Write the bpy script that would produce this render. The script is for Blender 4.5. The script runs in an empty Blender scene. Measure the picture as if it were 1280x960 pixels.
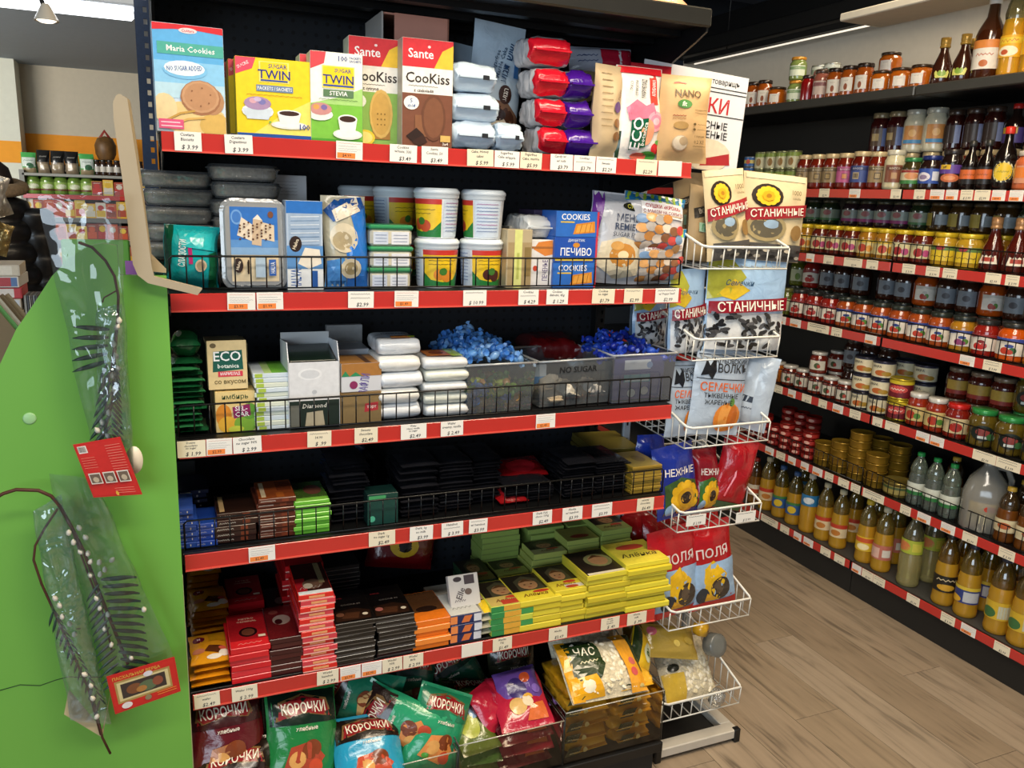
import bpy, bmesh, math, random
from mathutils import Vector, Matrix, noise

random.seed(7)
SC = bpy.context.scene
COL = SC.collection
PI = math.pi

# ------------------------------------------------------------------ camera
FPX = 1027.14
CAM = Vector((-0.0122, -1.7728, 1.615))
RM = Matrix(((0.92045731, 0.05381333, -0.38712073),
             (-0.38914, 0.21854564, -0.89487869),
             (0.03644714, 0.97434179, 0.22210285)))
cd = bpy.data.cameras.new('camera')
cam = bpy.data.objects.new('camera', cd)
COL.objects.link(cam)
cam.matrix_world = Matrix.Translation(CAM) @ RM.to_4x4()
cd.sensor_fit = 'HORIZONTAL'
cd.sensor_width = 36.0
cd.lens = FPX / 1280 * 36.0
cd.clip_start = 0.02
SC.camera = cam

# ------------------------------------------------------------------ world, lights, exposure
w = bpy.data.worlds.new('world')
SC.world = w
w.use_nodes = True
w.node_tree.nodes['Background'].inputs[0].default_value = (0.80, 0.85, 1.0, 1)
w.node_tree.nodes['Background'].inputs[1].default_value = 0.16

def area(name, loc, target, sx, sy, power, col):
    l = bpy.data.lights.new(name, 'AREA')
    l.shape = 'RECTANGLE'; l.size = sx; l.size_y = sy; l.energy = power; l.color = col
    o = bpy.data.objects.new(name, l); COL.objects.link(o)
    o.location = loc
    o.rotation_euler = (Vector(target) - Vector(loc)).to_track_quat('-Z', 'Y').to_euler()
    return o

# the shop front's windows lie behind the camera to the left; fluorescent rows hang over the aisles
area('shop_window_light', (-3.0, -4.2, 1.9), (0.4, 0.0, 1.2), 3.6, 2.0, 126, (0.72, 0.87, 1.0))
area('ceiling_lamp_row', (0.55, -1.7, 3.12), (0.55, -1.45, 0), 2.6, 0.35, 54, (1.0, 0.90, 0.76))
area('ceiling_lamp_aisle', (1.85, -0.3, 3.12), (1.95, -0.25, 0), 0.35, 3.4, 104, (1.0, 0.82, 0.58))
area('rear_wall_fill', (-2.3, 2.6, 2.2), (-0.5, 5.2, 1.7), 1.4, 0.7, 75, (1.0, 0.95, 0.86))  # unseen fill light, added out of frame at left to brighten the rear wall

vs = SC.view_settings
vs.view_transform = 'Standard'
vs.look = 'None'
vs.gamma = 1.0
vs.use_curve_mapping = False
vs.exposure = 0.0

# ------------------------------------------------------------------ measuring: where a viewing ray meets a plane of the shop
def _row(i, k):
    return Vector((RM[0][i] + k * RM[0][2], RM[1][i] + k * RM[1][2], RM[2][i] + k * RM[2][2]))
def xu(u, y, z):
    a = _row(0, (u - 640) / FPX)
    return CAM.x - (a.y * (y - CAM.y) + a.z * (z - CAM.z)) / a.x
def yu(u, x, z):
    a = _row(0, (u - 640) / FPX)
    return CAM.y - (a.x * (x - CAM.x) + a.z * (z - CAM.z)) / a.y
def zv(v, x, y):
    a = _row(1, (480 - v) / FPX)
    return CAM.z - (a.x * (x - CAM.x) + a.y * (y - CAM.y)) / a.z
def at(u, v, axis, val):
    d = RM @ Vector(((u - 640) / FPX, -(v - 480) / FPX, -1.0))
    t = (val - CAM[axis]) / d[axis]
    return CAM + d * t

# ------------------------------------------------------------------ materials
def lin(h):
    h = h.lstrip('#')
    out = []
    for i in (0, 2, 4):
        c = int(h[i:i + 2], 16) / 255
        out.append(c / 12.92 if c <= 0.04045 else ((c + 0.055) / 1.055) ** 2.4)
    return (*out, 1.0)
_MC = {}
def M(hx, rough=0.5, metal=0.0, coat=0.0, var=0.05, scale=30.0, bump=0.0, bscale=40.0, emit=0.0, spec=0.5):
    key = (hx, rough, metal, coat, var, scale, bump, bscale, emit, spec)
    if key in _MC: return _MC[key]
    m = bpy.data.materials.new('mat_' + hx.lstrip('#')); m.use_nodes = True
    nt = m.node_tree; b = nt.nodes['Principled BSDF']
    c = lin(hx)
    b.inputs['Roughness'].default_value = rough
    b.inputs['Metallic'].default_value = metal
    b.inputs['Coat Weight'].default_value = coat
    b.inputs['Coat Roughness'].default_value = 0.08
    b.inputs['Specular IOR Level'].default_value = spec
    b.inputs['Base Color'].default_value = c
    tc = nt.nodes.new('ShaderNodeTexCoord')
    if var:
        nz = nt.nodes.new('ShaderNodeTexNoise'); nz.inputs['Scale'].default_value = scale; nz.inputs['Detail'].default_value = 2
        nt.links.new(tc.outputs['Object'], nz.inputs['Vector'])
        mx = nt.nodes.new('ShaderNodeMix'); mx.data_type = 'RGBA'
        mx.inputs['A'].default_value = tuple(x * (1 - var) for x in c[:3]) + (1,)
        mx.inputs['B'].default_value = tuple(min(1, x * (1 + var)) for x in c[:3]) + (1,)
        nt.links.new(nz.outputs['Fac'], mx.inputs['Factor'])
        nt.links.new(mx.outputs['Result'], b.inputs['Base Color'])
    if bump:
        n2 = nt.nodes.new('ShaderNodeTexNoise'); n2.inputs['Scale'].default_value = bscale; n2.inputs['Detail'].default_value = 2
        n2.inputs['Distortion'].default_value = 1.2
        nt.links.new(tc.outputs['Object'], n2.inputs['Vector'])
        bp = nt.nodes.new('ShaderNodeBump'); bp.inputs['Strength'].default_value = bump; bp.inputs['Distance'].default_value = 0.004
        nt.links.new(n2.outputs['Fac'], bp.inputs['Height'])
        nt.links.new(bp.outputs['Normal'], b.inputs['Normal'])
    if emit:
        b.inputs['Emission Color'].default_value = c
        b.inputs['Emission Strength'].default_value = emit
    _MC[key] = m
    return m
def card(hx): return M(hx, 0.42, coat=0.15, var=0.04)
def foil(hx): return M(hx, 0.22, coat=0.35, var=0.08, bump=0.6, bscale=32)
def matte(hx): return M(hx, 0.75, var=0.06)
def film(hx, fac=0.10, rough=0.06, bump=0.0, bscale=30, milk=0.0):
    key = ('film', hx, fac, rough, bump, bscale, milk)
    if key in _MC: return _MC[key]
    m = bpy.data.materials.new('clear_' + hx.lstrip('#')); m.use_nodes = True
    nt = m.node_tree; nt.nodes.remove(nt.nodes['Principled BSDF']); out = nt.nodes['Material Output']
    tr = nt.nodes.new('ShaderNodeBsdfTransparent'); tr.inputs[0].default_value = lin(hx)
    gl = nt.nodes.new('ShaderNodeBsdfGlossy'); gl.inputs['Roughness'].default_value = rough
    lw = nt.nodes.new('ShaderNodeFresnel'); lw.inputs['IOR'].default_value = 1.35
    ad = nt.nodes.new('ShaderNodeMath'); ad.operation = 'ADD'; ad.use_clamp = True; ad.inputs[1].default_value = fac
    nt.links.new(lw.outputs[0], ad.inputs[0])
    mx = nt.nodes.new('ShaderNodeMixShader')
    nt.links.new(ad.outputs[0], mx.inputs[0]); nt.links.new(tr.outputs[0], mx.inputs[1]); nt.links.new(gl.outputs[0], mx.inputs[2])
    last = mx
    if milk:
        df = nt.nodes.new('ShaderNodeBsdfDiffuse'); df.inputs[0].default_value = lin(hx)
        m2 = nt.nodes.new('ShaderNodeMixShader'); m2.inputs[0].default_value = milk
        nt.links.new(mx.outputs[0], m2.inputs[1]); nt.links.new(df.outputs[0], m2.inputs[2]); last = m2
    if bump:
        tc = nt.nodes.new('ShaderNodeTexCoord')
        n2 = nt.nodes.new('ShaderNodeTexNoise'); n2.inputs['Scale'].default_value = bscale; n2.inputs['Detail'].default_value = 1
        n2.inputs['Distortion'].default_value = 2.0
        nt.links.new(tc.outputs['Object'], n2.inputs['Vector'])
        bp = nt.nodes.new('ShaderNodeBump'); bp.inputs['Strength'].default_value = bump; bp.inputs['Distance'].default_value = 0.01
        nt.links.new(n2.outputs['Fac'], bp.inputs['Height'])
        nt.links.new(bp.outputs['Normal'], gl.inputs['Normal'])
    nt.links.new(last.outputs[0], out.inputs[0])
    _MC[key] = m
    return m

# ------------------------------------------------------------------ mesh building
class MB:
    def __init__(s): s.V = []; s.F = []; s.I = []; s.S = []; s.mats = []
    def mi(s, m):
        if m not in s.mats: s.mats.append(m)
        return s.mats.index(m)
    def add(s, V, F, m, smooth=False):
        o = len(s.V); s.V += [tuple(v) for v in V]; i = s.mi(m)
        for f in F: s.F.append(tuple(a + o for a in f)); s.I.append(i); s.S.append(smooth)
    def box(s, x0, x1, y0, y1, z0, z1, m, bev=0.0):
        if bev <= 0:
            V = [(x0, y0, z0), (x1, y0, z0), (x1, y1, z0), (x0, y1, z0), (x0, y0, z1), (x1, y0, z1), (x1, y1, z1), (x0, y1, z1)]
            s.add(V, [(0, 3, 2, 1), (4, 5, 6, 7), (0, 1, 5, 4), (1, 2, 6, 5), (2, 3, 7, 6), (3, 0, 4, 7)], m)
        else:
            b = bev; V = []; F = []
            X = (x0, x1); Y = (y0, y1); Z = (z0, z1)
            idx = {}
            for i in (0, 1):
                for j in (0, 1):
                    for k in (0, 1):
                        sx, sy, sz = (b if i == 0 else -b), (b if j == 0 else -b), (b if k == 0 else -b)
                        idx[i, j, k, 0] = len(V); V.append((X[i], Y[j] + sy, Z[k] + sz))
                        idx[i, j, k, 1] = len(V); V.append((X[i] + sx, Y[j], Z[k] + sz))
                        idx[i, j, k, 2] = len(V); V.append((X[i] + sx, Y[j] + sy, Z[k]))
            def q(*a): F.append(tuple(a))
            for i in (0, 1):
                a = [idx[i, 0, 0, 0], idx[i, 1, 0, 0], idx[i, 1, 1, 0], idx[i, 0, 1, 0]]; q(*(a if i else a[::-1]))
                a = [idx[0, i, 0, 1], idx[1, i, 0, 1], idx[1, i, 1, 1], idx[0, i, 1, 1]]; q(*(a[::-1] if i else a))
                a = [idx[0, 0, i, 2], idx[1, 0, i, 2], idx[1, 1, i, 2], idx[0, 1, i, 2]]; q(*(a if i else a[::-1]))
            for i in (0, 1):
                for j in (0, 1):
                    q(idx[i, j, 0, 0], idx[i, j, 1, 0], idx[i, j, 1, 1], idx[i, j, 0, 1])
                    q(idx[i, 0, j, 0], idx[i, 1, j, 0], idx[i, 1, j, 2], idx[i, 0, j, 2])
                    q(idx[0, i, j, 1], idx[1, i, j, 1], idx[1, i, j, 2], idx[0, i, j, 2])
            for i in (0, 1):
                for j in (0, 1):
                    for k in (0, 1): q(idx[i, j, k, 0], idx[i, j, k, 1], idx[i, j, k, 2])
            s.add(V, F, m)
    def tube(s, pts, r, m, n=6, close=False, taper=None):
        pts = [Vector(p) for p in pts]; V = []; F = []; N = len(pts)
        up = None
        for i, p in enumerate(pts):
            if close: d = pts[(i + 1) % N] - pts[i - 1]
            else: d = pts[min(i + 1, N - 1)] - pts[max(i - 1, 0)]
            if d.length < 1e-9: d = Vector((0, 0, 1))
            d.normalize()
            if up is None:
                up = Vector((0, 0, 1)) if abs(d.z) < 0.9 else Vector((1, 0, 0))
            a = d.cross(up)
            if a.length < 1e-4: a = d.cross(Vector((0, 1, 0.3)))
            a.normalize(); b = a.cross(d)
            up = b
            rr = r if taper is None else r * taper[i]
            for k in range(n):
                t = 2 * PI * k / n
                V.append(p + a * (rr * math.cos(t)) + b * (rr * math.sin(t)))
        for i in range(N if close else N - 1):
            for k in range(n):
                j = (i + 1) % N
                F.append((i * n + k, i * n + (k + 1) % n, j * n + (k + 1) % n, j * n + k))
        if not close:
            F.append(tuple(range(n))[::-1]); F.append(tuple(range((N - 1) * n, N * n)))
        s.add(V, F, m, True)
    def lathe(s, prof, m, n=18, cx=0, cy=0, smooth=True, sq=0.0):
        V = []; F = []
        for r, z in prof:
            for k in range(n):
                t = 2 * PI * k / n
                c, d = math.cos(t), math.sin(t)
                if sq:
                    e = 1 - sq; c = math.copysign(abs(c) ** e, c); d = math.copysign(abs(d) ** e, d)
                V.append((cx + r * c, cy + r * d, z))
        for i in range(len(prof) - 1):
            for k in range(n):
                F.append((i * n + k, i * n + (k + 1) % n, (i + 1) * n + (k + 1) % n, (i + 1) * n + k))
        s.add(V, F, m, smooth)
        if prof[0][0] > 1e-5: s.add([V[k] for k in range(n)], [tuple(range(n))[::-1]], m)
        if prof[-1][0] > 1e-5: s.add([V[(len(prof) - 1) * n + k] for k in range(n)], [tuple(range(n))], m)
    def sheet(s, fn, nu, nv, m, smooth=True, flip=False):
        V = [fn(i / nu, j / nv) for j in range(nv + 1) for i in range(nu + 1)]
        F = []
        for j in range(nv):
            for i in range(nu):
                a = j * (nu + 1) + i
                f = (a, a + 1, a + nu + 2, a + nu + 1)
                F.append(f[::-1] if flip else f)
        s.add(V, F, m, smooth)
    def prism(s, pts, d0, d1, m, axis='y'):
        # outline pts in the two other axes, extruded along axis
        n = len(pts)
        def P(a, b, d):
            return (a, d, b) if axis == 'y' else ((d, a, b) if axis == 'x' else (a, b, d))
        V = [P(a, b, d0) for a, b in pts] + [P(a, b, d1) for a, b in pts]
        F = [tuple(range(n)), tuple(range(n, 2 * n))[::-1]] + [(i, n + i, n + (i + 1) % n, (i + 1) % n) for i in range(n)]
        s.add(V, F, m)
    def mesh(s, name):
        me = bpy.data.meshes.new(name)
        me.from_pydata(s.V, [], s.F)
        for m in s.mats: me.materials.append(m)
        me.polygons.foreach_set('material_index', s.I)
        me.polygons.foreach_set('use_smooth', s.S)
        me.update()
        return me
    def build(s, name, parent=None, loc=None, rot=None):
        return ob(name, s.mesh(name), parent, loc, rot)

def ob(name, me, parent=None, loc=None, rot=None):
    o = bpy.data.objects.new(name, me); COL.objects.link(o)
    if parent: o.parent = parent
    if loc is not None: o.location = loc
    if rot is not None: o.rotation_euler = rot
    return o
def empty(name, loc=(0, 0, 0), rz=0):
    return ob(name, None, None, loc, (0, 0, rz))
def tag(o, label, cat, group=None, kind=None):
    o['label'] = label
    if cat: o['category'] = cat
    if group: o['group'] = group
    if kind: o['kind'] = kind
    return o
def struct(o, label=None):
    o['kind'] = 'structure'
    if label: o['label'] = label
    return o
def dup(root, loc=None, rot=None):
    r = root.copy(); COL.objects.link(r)
    if loc is not None: r.location = loc
    if rot is not None: r.rotation_euler = rot
    for ch in root.children:
        c = ch.copy(); COL.objects.link(c); c.parent = r
        for g in ch.children:
            d = g.copy(); COL.objects.link(d); d.parent = c
    return r
# every countable thing is registered; labels that single it out are written at the end
REG = []
def reg(o, desc, cat, where, group, order='from left'):
    o['category'] = cat; o['group'] = group
    REG.append((o, desc, where, order))
    return o
ORD = 'first second third fourth fifth sixth seventh eighth ninth tenth eleventh twelfth thirteenth fourteenth fifteenth sixteenth seventeenth eighteenth nineteenth twentieth'.split() + ['%dth' % i for i in range(21, 90)]
def finish_labels():
    g = {}
    for o, d, wv, od in REG: g.setdefault((d, wv, od), []).append(o)
    for (d, wv, od), L in g.items():
        for i, o in enumerate(L):
            o['label'] = (d + ' ' + wv) if len(L) == 1 else '%s, %s %s %s' % (d, ORD[i], od, wv)

# ------------------------------------------------------------------ printed decoration laid on a surface
_TC = {}
def text_mesh(s, res=2):
    if (s, res) in _TC: return _TC[s, res]
    c = bpy.data.curves.new('lettering', 'FONT'); c.body = s; c.resolution_u = res; c.offset = 0.012
    o = bpy.data.objects.new('lettering', c); COL.objects.link(o)
    dg = bpy.context.evaluated_depsgraph_get()
    me = bpy.data.meshes.new_from_object(o.evaluated_get(dg))
    V = [(v.co.x, v.co.y) for v in me.vertices]; F = [tuple(p.vertices) for p in me.polygons]
    bpy.data.objects.remove(o); bpy.data.curves.remove(c); bpy.data.meshes.remove(me)
    if not V: V = [(0, 0)]; F = []
    x0 = min(v[0] for v in V); x1 = max(v[0] for v in V); y0 = min(v[1] for v in V); y1 = max(v[1] for v in V)
    V = [((x - (x0 + x1) / 2), (y - (y0 + y1) / 2)) for x, y in V]
    _TC[s, res] = (V, F, x1 - x0, y1 - y0)
    return _TC[s, res]
def R(u0, v0, u1, v1, c): return ('r', u0, v0, u1, v1, c)
def E(cu, cv, ru, rv, c): return ('e', cu, cv, ru, rv, c)
def P(pts, c): return ('p', pts, c)
def T(s, u, v, h, c, w=None, rot=0.0, shear=0.0): return ('t', s, u, v, h, c, w, rot, shear)
def L(pts, wd, c): return ('l', pts, wd, c)      # a drawn line, width as a fraction of the face's width

def decorate(mb, surface, W, H, elems, gloss=False, curved=0, base=0.0004, step=0.00012, clamp=True):
    mk = (lambda c: M(c, 0.24, coat=0.3, var=0.16, scale=85, bump=0.25, bscale=30)) if gloss else (lambda c: M(c, 0.45, coat=0.1, var=0.13, scale=85))
    surf0 = surface
    def surf(u, v, h, _c=True):
        if clamp: u = min(max(u, 0.004), 0.996); v = min(max(v, 0.004), 0.996)
        return surf0(u, v, h)
    for i, e in enumerate(elems):
        h = base + step * i
        k = e[0]
        if k == 'r':
            _, u0, v0, u1, v1, c = e
            nu = max(1, int(abs(u1 - u0) * curved)) ; nv = max(1, int(abs(v1 - v0) * curved))
            mb.sheet(lambda a, b: surf(u0 + (u1 - u0) * a, v0 + (v1 - v0) * b, h), nu, nv, mk(c))
        elif k == 'e':
            _, cu, cv, ru, rv, c = e
            n = 16; V = [surf(cu, cv, h)]; F = []
            rings = 1 if not curved else 3
            for q in range(1, rings + 1):
                for a in range(n):
                    t = 2 * PI * a / n
                    V.append(surf(cu + ru * q / rings * math.cos(t), cv + rv * q / rings * math.sin(t), h))
            for a in range(n): F.append((0, 1 + a, 1 + (a + 1) % n))
            for q in range(1, rings):
                o = 1 + (q - 1) * n; p = 1 + q * n
                for a in range(n): F.append((o + a, p + a, p + (a + 1) % n, o + (a + 1) % n))
            mb.add(V, F, mk(c), True)
        elif k == 'p':
            pts = e[1]; c = e[2]
            bm = bmesh.new()
            bm.faces.new([bm.verts.new((x, y, 0)) for x, y in pts])
            bmesh.ops.triangulate(bm, faces=bm.faces[:])
            if curved:
                for _ in range(3):
                    ed = [x for x in bm.edges if x.calc_length() > 1.5 / curved]
                    if not ed: break
                    bmesh.ops.subdivide_edges(bm, edges=ed, cuts=1)
                    bmesh.ops.triangulate(bm, faces=bm.faces[:])
            bm.verts.index_update()
            V = [surf(v.co.x, v.co.y, h) for v in bm.verts]; F = [tuple(v.index for v in f.verts) for f in bm.faces]
            bm.free()
            mb.add(V, F, mk(c))
        elif k == 'l':
            pts, wd, c = e[1], e[2], e[3]
            V = []; F = []
            asp = W / H
            for j, (x, y) in enumerate(pts):
                a = pts[max(0, j - 1)]; b = pts[min(len(pts) - 1, j + 1)]
                dx, dy = (b[0] - a[0]) * W, (b[1] - a[1]) * H
                ln = math.hypot(dx, dy) or 1
                nx, ny = -dy / ln * wd / 2, dx / ln * wd / 2 * asp
                V += [surf(x + nx, y + ny, h), surf(x - nx, y - ny, h)]
                if j: F.append((2 * j - 2, 2 * j - 1, 2 * j + 1, 2 * j))
            mb.add(V, F, mk(c))
        elif k == 't':
            _, s, u, v, hh, c, wmax, rot, shear = e
            tv, tf, tw, th = text_mesh(s, 2 if hh * H > 0.012 else 1)
            cap = 0.73
            sc = hh * H / cap; sx = sc
            if wmax and tw * sc > wmax * W: sx = wmax * W / tw
            cr, sr = math.cos(rot), math.sin(rot)
            V = []
            if curved: h += 0.0012
            for x, y in tv:
                X = (x + shear * y) * sx; Y = y * sc
                V.append(surf(u + (X * cr - Y * sr) / W, v + (X * sr + Y * cr) / H, h))
            mb.add(V, tf, mk(c))
def scribble(u0, u1, v, amp, n=9, rnd=random):
    return [(u0 + (u1 - u0) * i / n, v + amp * (1 if i % 2 else -1) * rnd.uniform(0.4, 1)) for i in range(n + 1)]

def front_of(Wd, Hd, y): return lambda u, v, h: ((u - 0.5) * Wd, y - h, v * Hd)
def top_of(Wd, Dp, z): return lambda u, v, h: ((u - 0.5) * Wd, (v - 0.5) * Dp, z + h)
def cyl_of(r, z0, z1, a0=-1.9, a1=1.9):
    # u runs left to right as seen from the local -y side
    return lambda u, v, h: ((r + h) * math.sin(a0 + (a1 - a0) * u), -(r + h) * math.cos(a0 + (a1 - a0) * u), z0 + (z1 - z0) * v)

# ------------------------------------------------------------------ kinds of packaging
def carton(name, Wd, Dp, Hd, body, elems, side=None, top=None, loc=(0, 0, 0), rz=0, rx=0):
    mb = MB(); mb.box(-Wd / 2, Wd / 2, -Dp / 2, Dp / 2, 0, Hd, card(body), 0.0012)
    o = mb.build(name, None, loc, (rx, 0, rz))
    if elems:
        pb = MB(); decorate(pb, front_of(Wd, Hd, -Dp / 2), Wd, Hd, elems)
        pb.build('front_print', o)
        if top: pb = MB(); decorate(pb, top_of(Wd, Dp, Hd), Wd, Dp, top); pb.build('top_print', o)
        if side:
            pb = MB(); decorate(pb, lambda u, v, h: (Wd / 2 + h, (u - 0.5) * Dp, v * Hd), Dp, Hd, [R(0.02, 0.01, 0.98, 0.99, side)])
            pb.build('side_print', o); pb = MB()
            decorate(pb, lambda u, v, h: (-Wd / 2 - h, (0.5 - u) * Dp, v * Hd), Dp, Hd, [R(0.02, 0.01, 0.98, 0.99, side)]); pb.build('side_print', o)
    return o
def pouch_shape(Wd, Hd, Dp, seed=0, standup=False, wr=0.0035, crimp=0.05):
    off = Vector((seed * 3.17, seed * 1.3, 0.5))
    def f(u, v, side, h=0.0):
        a = abs(2 * u - 1)
        b = max(0.0, 1 - a ** 2.6) ** 0.62
        if standup: e = max(0.0, 1 - max(0.0, v) ** 2.2) ** 0.8 * min(1, 0.55 + v * 5)
        else:
            q = (v - crimp) / (1 - 2 * crimp)
            e = max(0.0, 1 - abs(2 * q - 1) ** 3.2) ** 0.6 if 0 < q < 1 else 0.0
        nz = noise.noise(Vector((u * 3.2, v * 4.0, side * 2.0)) + off) + 0.5 * noise.noise(Vector((u * 9, v * 7, side)) + off)
        edge = min(1.0, 6 * (1 - a) + 0.15)
        yy = side * (Dp / 2 * b * e + 0.0008 + h) + wr * nz * edge * (0.3 + e)
        sway = 0.006 * noise.noise(Vector((0.3, v * 3, 4)) + off)
        nar = 1 - 0.05 * e * (Dp / max(Wd, 1e-3))
        return ((u - 0.5) * Wd * nar + sway, yy, v * Hd)
    return f
def pouch(name, Wd, Hd, Dp, body, elems, seed=0, standup=False, gloss=True, back=None, wr=0.0035, nu=14, nv=18, bodymat=None, extra=None):
    f = pouch_shape(Wd, Hd, Dp, seed, standup, wr)
    m = bodymat or (foil(body) if gloss else M(body, 0.6, var=0.06, bump=0.2, bscale=35))
    mb = MB()
    mb.sheet(lambda u, v: f(u, v, -1), nu, nv, m)
    mb.sheet(lambda u, v: f(u, v, 1), nu, nv, m, flip=True)
    o = mb.build(name)
    if elems:
        pb = MB(); decorate(pb, lambda u, v, h: f(u, v, -1, h), Wd, Hd, elems, gloss, curved=14, base=0.0014, step=0.0002)
        if back: decorate(pb, lambda u, v, h: f(1 - u, v, 1, h), Wd, Hd, back, gloss, curved=14, base=0.0014, step=0.0002)
        pb.build('front_print', o)
    return o
def squash(o, loc, rot=(0, 0, 0)):
    o.location = loc; o.rotation_euler = rot
    return o
# ================================================================== THE SHOP ITSELF
ZA = [1.7137, 1.4025, 1.0950, 0.8404, 0.5043]      # left unit: top edges of the five red price strips
LA = 1.22                                          # bay length
XB = 2.6436; YJ = 0.6404                           # right unit: plane of the strips, joint between two bays
ZB = [2.073, 1.697, 1.418, 1.119, 0.796, 0.488, 0.150]
BLK = M('0b0c0e', 0.42, var=0.1); BLKM = M('141619', 0.3, metal=0.4, var=0.1)
RED = M('c0322b', 0.24, coat=0.5, var=0.07, scale=9)
WOODB = ['8f7f6c', '948471', '8a7a67', '978876', '8d7d69']

def plank_mat(i):
    m = bpy.data.materials.new('floor_plank'); m.use_nodes = True
    nt = m.node_tree; b = nt.nodes['Principled BSDF']
    b.inputs['Roughness'].default_value = 0.38
    tc = nt.nodes.new('ShaderNodeTexCoord'); mp = nt.nodes.new('ShaderNodeMapping')
    mp.inputs['Scale'].default_value = (26, 2.2, 1); mp.inputs['Location'].default_value = (i * 3.1, i * 7.7, 0)
    nt.links.new(tc.outputs['Object'], mp.inputs['Vector'])
    nz = nt.nodes.new('ShaderNodeTexNoise'); nz.inputs['Scale'].default_value = 1.0; nz.inputs['Detail'].default_value = 7; nz.inputs['Distortion'].default_value = 1.6
    nt.links.new(mp.outputs[0], nz.inputs['Vector'])
    n2 = nt.nodes.new('ShaderNodeTexNoise'); n2.inputs['Scale'].default_value = 5; n2.inputs['Detail'].default_value = 3
    nt.links.new(tc.outputs['Object'], n2.inputs['Vector'])
    ad = nt.nodes.new('ShaderNodeMath'); ad.operation = 'MULTIPLY_ADD'; ad.inputs[1].default_value = 0.35
    nt.links.new(n2.outputs['Fac'], ad.inputs[0]); nt.links.new(nz.outputs['Fac'], ad.inputs[2])
    cr = nt.nodes.new('ShaderNodeValToRGB')
    base = lin(WOODB[i % 5]); dk = tuple(c * 0.42 for c in base[:3]) + (1,); lt = tuple(min(1, c * 1.25) for c in base[:3]) + (1,)
    cr.color_ramp.elements[0].position = 0.42; cr.color_ramp.elements[0].color = dk
    cr.color_ramp.elements[1].position = 0.95; cr.color_ramp.elements[1].color = lt
    e = cr.color_ramp.elements.new(0.62); e.color = base
    nt.links.new(ad.outputs[0], cr.inputs[0]); nt.links.new(cr.outputs[0], b.inputs['Base Color'])
    return m
PLM = [plank_mat(i) for i in range(5)]

# ---- floor: slab, with single vinyl planks where they can be told apart
mb = MB(); mb.box(-6, 6, -5, 8, -0.08, -0.004, PLM[0])
floor = struct(mb.build('floor'), 'grey brown wood-look vinyl floor')
PW, PLN = 0.184, 1.22
plm = []
for k in range(5):
    q = MB(); q.box(-PW / 2 + 0.0008, PW / 2 - 0.0008, -PLN / 2 + 0.0008, PLN / 2 - 0.0008, -0.004, 0.0, PLM[k], 0.0006)
    plm.append(q.mesh('plank'))
for i in range(13):
    x = 0.42 + PW * i
    offy = (i * 0.43) % PLN
    for j in range(5):
        y = -1.6 + offy + PLN * j
        if -1.9 < y < 3.4: ob('plank', plm[(i * 3 + j * 2 + i * j) % 5], floor, (x, y, 0))

# ---- walls and ceiling
YW = 5.4
mb = MB(); mb.box(-0.95, 0.95, YW, YW + 0.1, 0, 3.2, matte('cfc4ae'))
wb = struct(mb.build('wall_back'), 'beige rear wall with orange band')
zo1 = at(60, 168, 1, YW).z; zo0 = at(60, 206, 1, YW).z
mb = MB(); mb.box(-0.95, 0.95, YW - 0.004, YW, zo0, zo1, matte('f39a1e')); mb.build('orange_band', wb)
xl = at(27, 120, 1, YW).x
mb = MB(); mb.box(-4, xl, YW - 0.25, YW + 0.1, 0, 3.2, matte('dfe0d0'))
wl = struct(mb.build('wall_left'), 'pale wall return at the far left')
zq1 = at(10, 176, 1, YW - 0.25).z; zq0 = at(10, 203, 1, YW - 0.25).z
mb = MB(); mb.box(-4, xl, YW - 0.254, YW - 0.25, zq0, zq1, matte('f5a228')); mb.build('orange_band', wl)
zt = at(100, 86, 1, YW).z
mb = MB(); mb.box(-4, 0.6, 1.3, YW, zt, zt + 0.1, matte('93a0ae'))
struct(mb.build('trim_1'), 'blue grey soffit over the far left aisle')
mb = MB(); mb.box(-6, 6, -5, 8, 3.25, 3.35, M('0a0b0d', 0.9))
struct(mb.build('ceiling'), 'dark painted open ceiling')
mb = MB(); mb.box(0.6, 5, 4.2, 4.3, 0, 3.25, M('3a434b', 0.8))
struct(mb.build('wall_rear_dark'), 'dark slate wall at the end of the right aisle')
mb = MB(); mb.box(3.14, 3.24, -3.2, 2.95, 0, 2.50, matte('c9c3b6'))
struct(mb.build('wall_right'), 'off-white wall behind the right unit')
# ceiling steel over the right aisle: runners along the wall and joists across
for nm, x0, x1, z0, z1 in (('trim_2', 3.04, 3.14, 2.50, 2.58), ('trim_3', 3.2, 3.3, 2.60, 2.74)):
    mb = MB(); mb.box(x0, x1, -3.2, 2.95, z0, z1, BLK, 0.004); struct(mb.build(nm), 'black steel runner above the right wall')
for i in range(5):
    y = 3.7 - i * 0.75
    mb = MB(); mb.box(0.5, 4.6, y, y + 0.09, 2.92, 3.12, M('2b3034', 0.7)); mb.box(0.5, 4.6, y - 0.04, y + 0.13, 3.12, 3.15, M('2b3034', 0.7))
    struct(mb.build('trim_%d' % (4 + i)), 'black ceiling joist')
for u, nm in ((947, 'cable'), (905, 'cable')):
    p = at(u, 40, 1, 3.9)
    mb = MB(); mb.tube([(p.x, 3.9, 3.2), (p.x + 0.02, 3.9, 2.8), (p.x - 0.01, 3.9, 2.3), (p.x + 0.01, 3.9, 1.9)], 0.006, BLK)
    reg(mb.build('cable'), 'thin black cable hanging down the dark rear wall', 'cable', 'above right unit', 'hanging cables')
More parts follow.
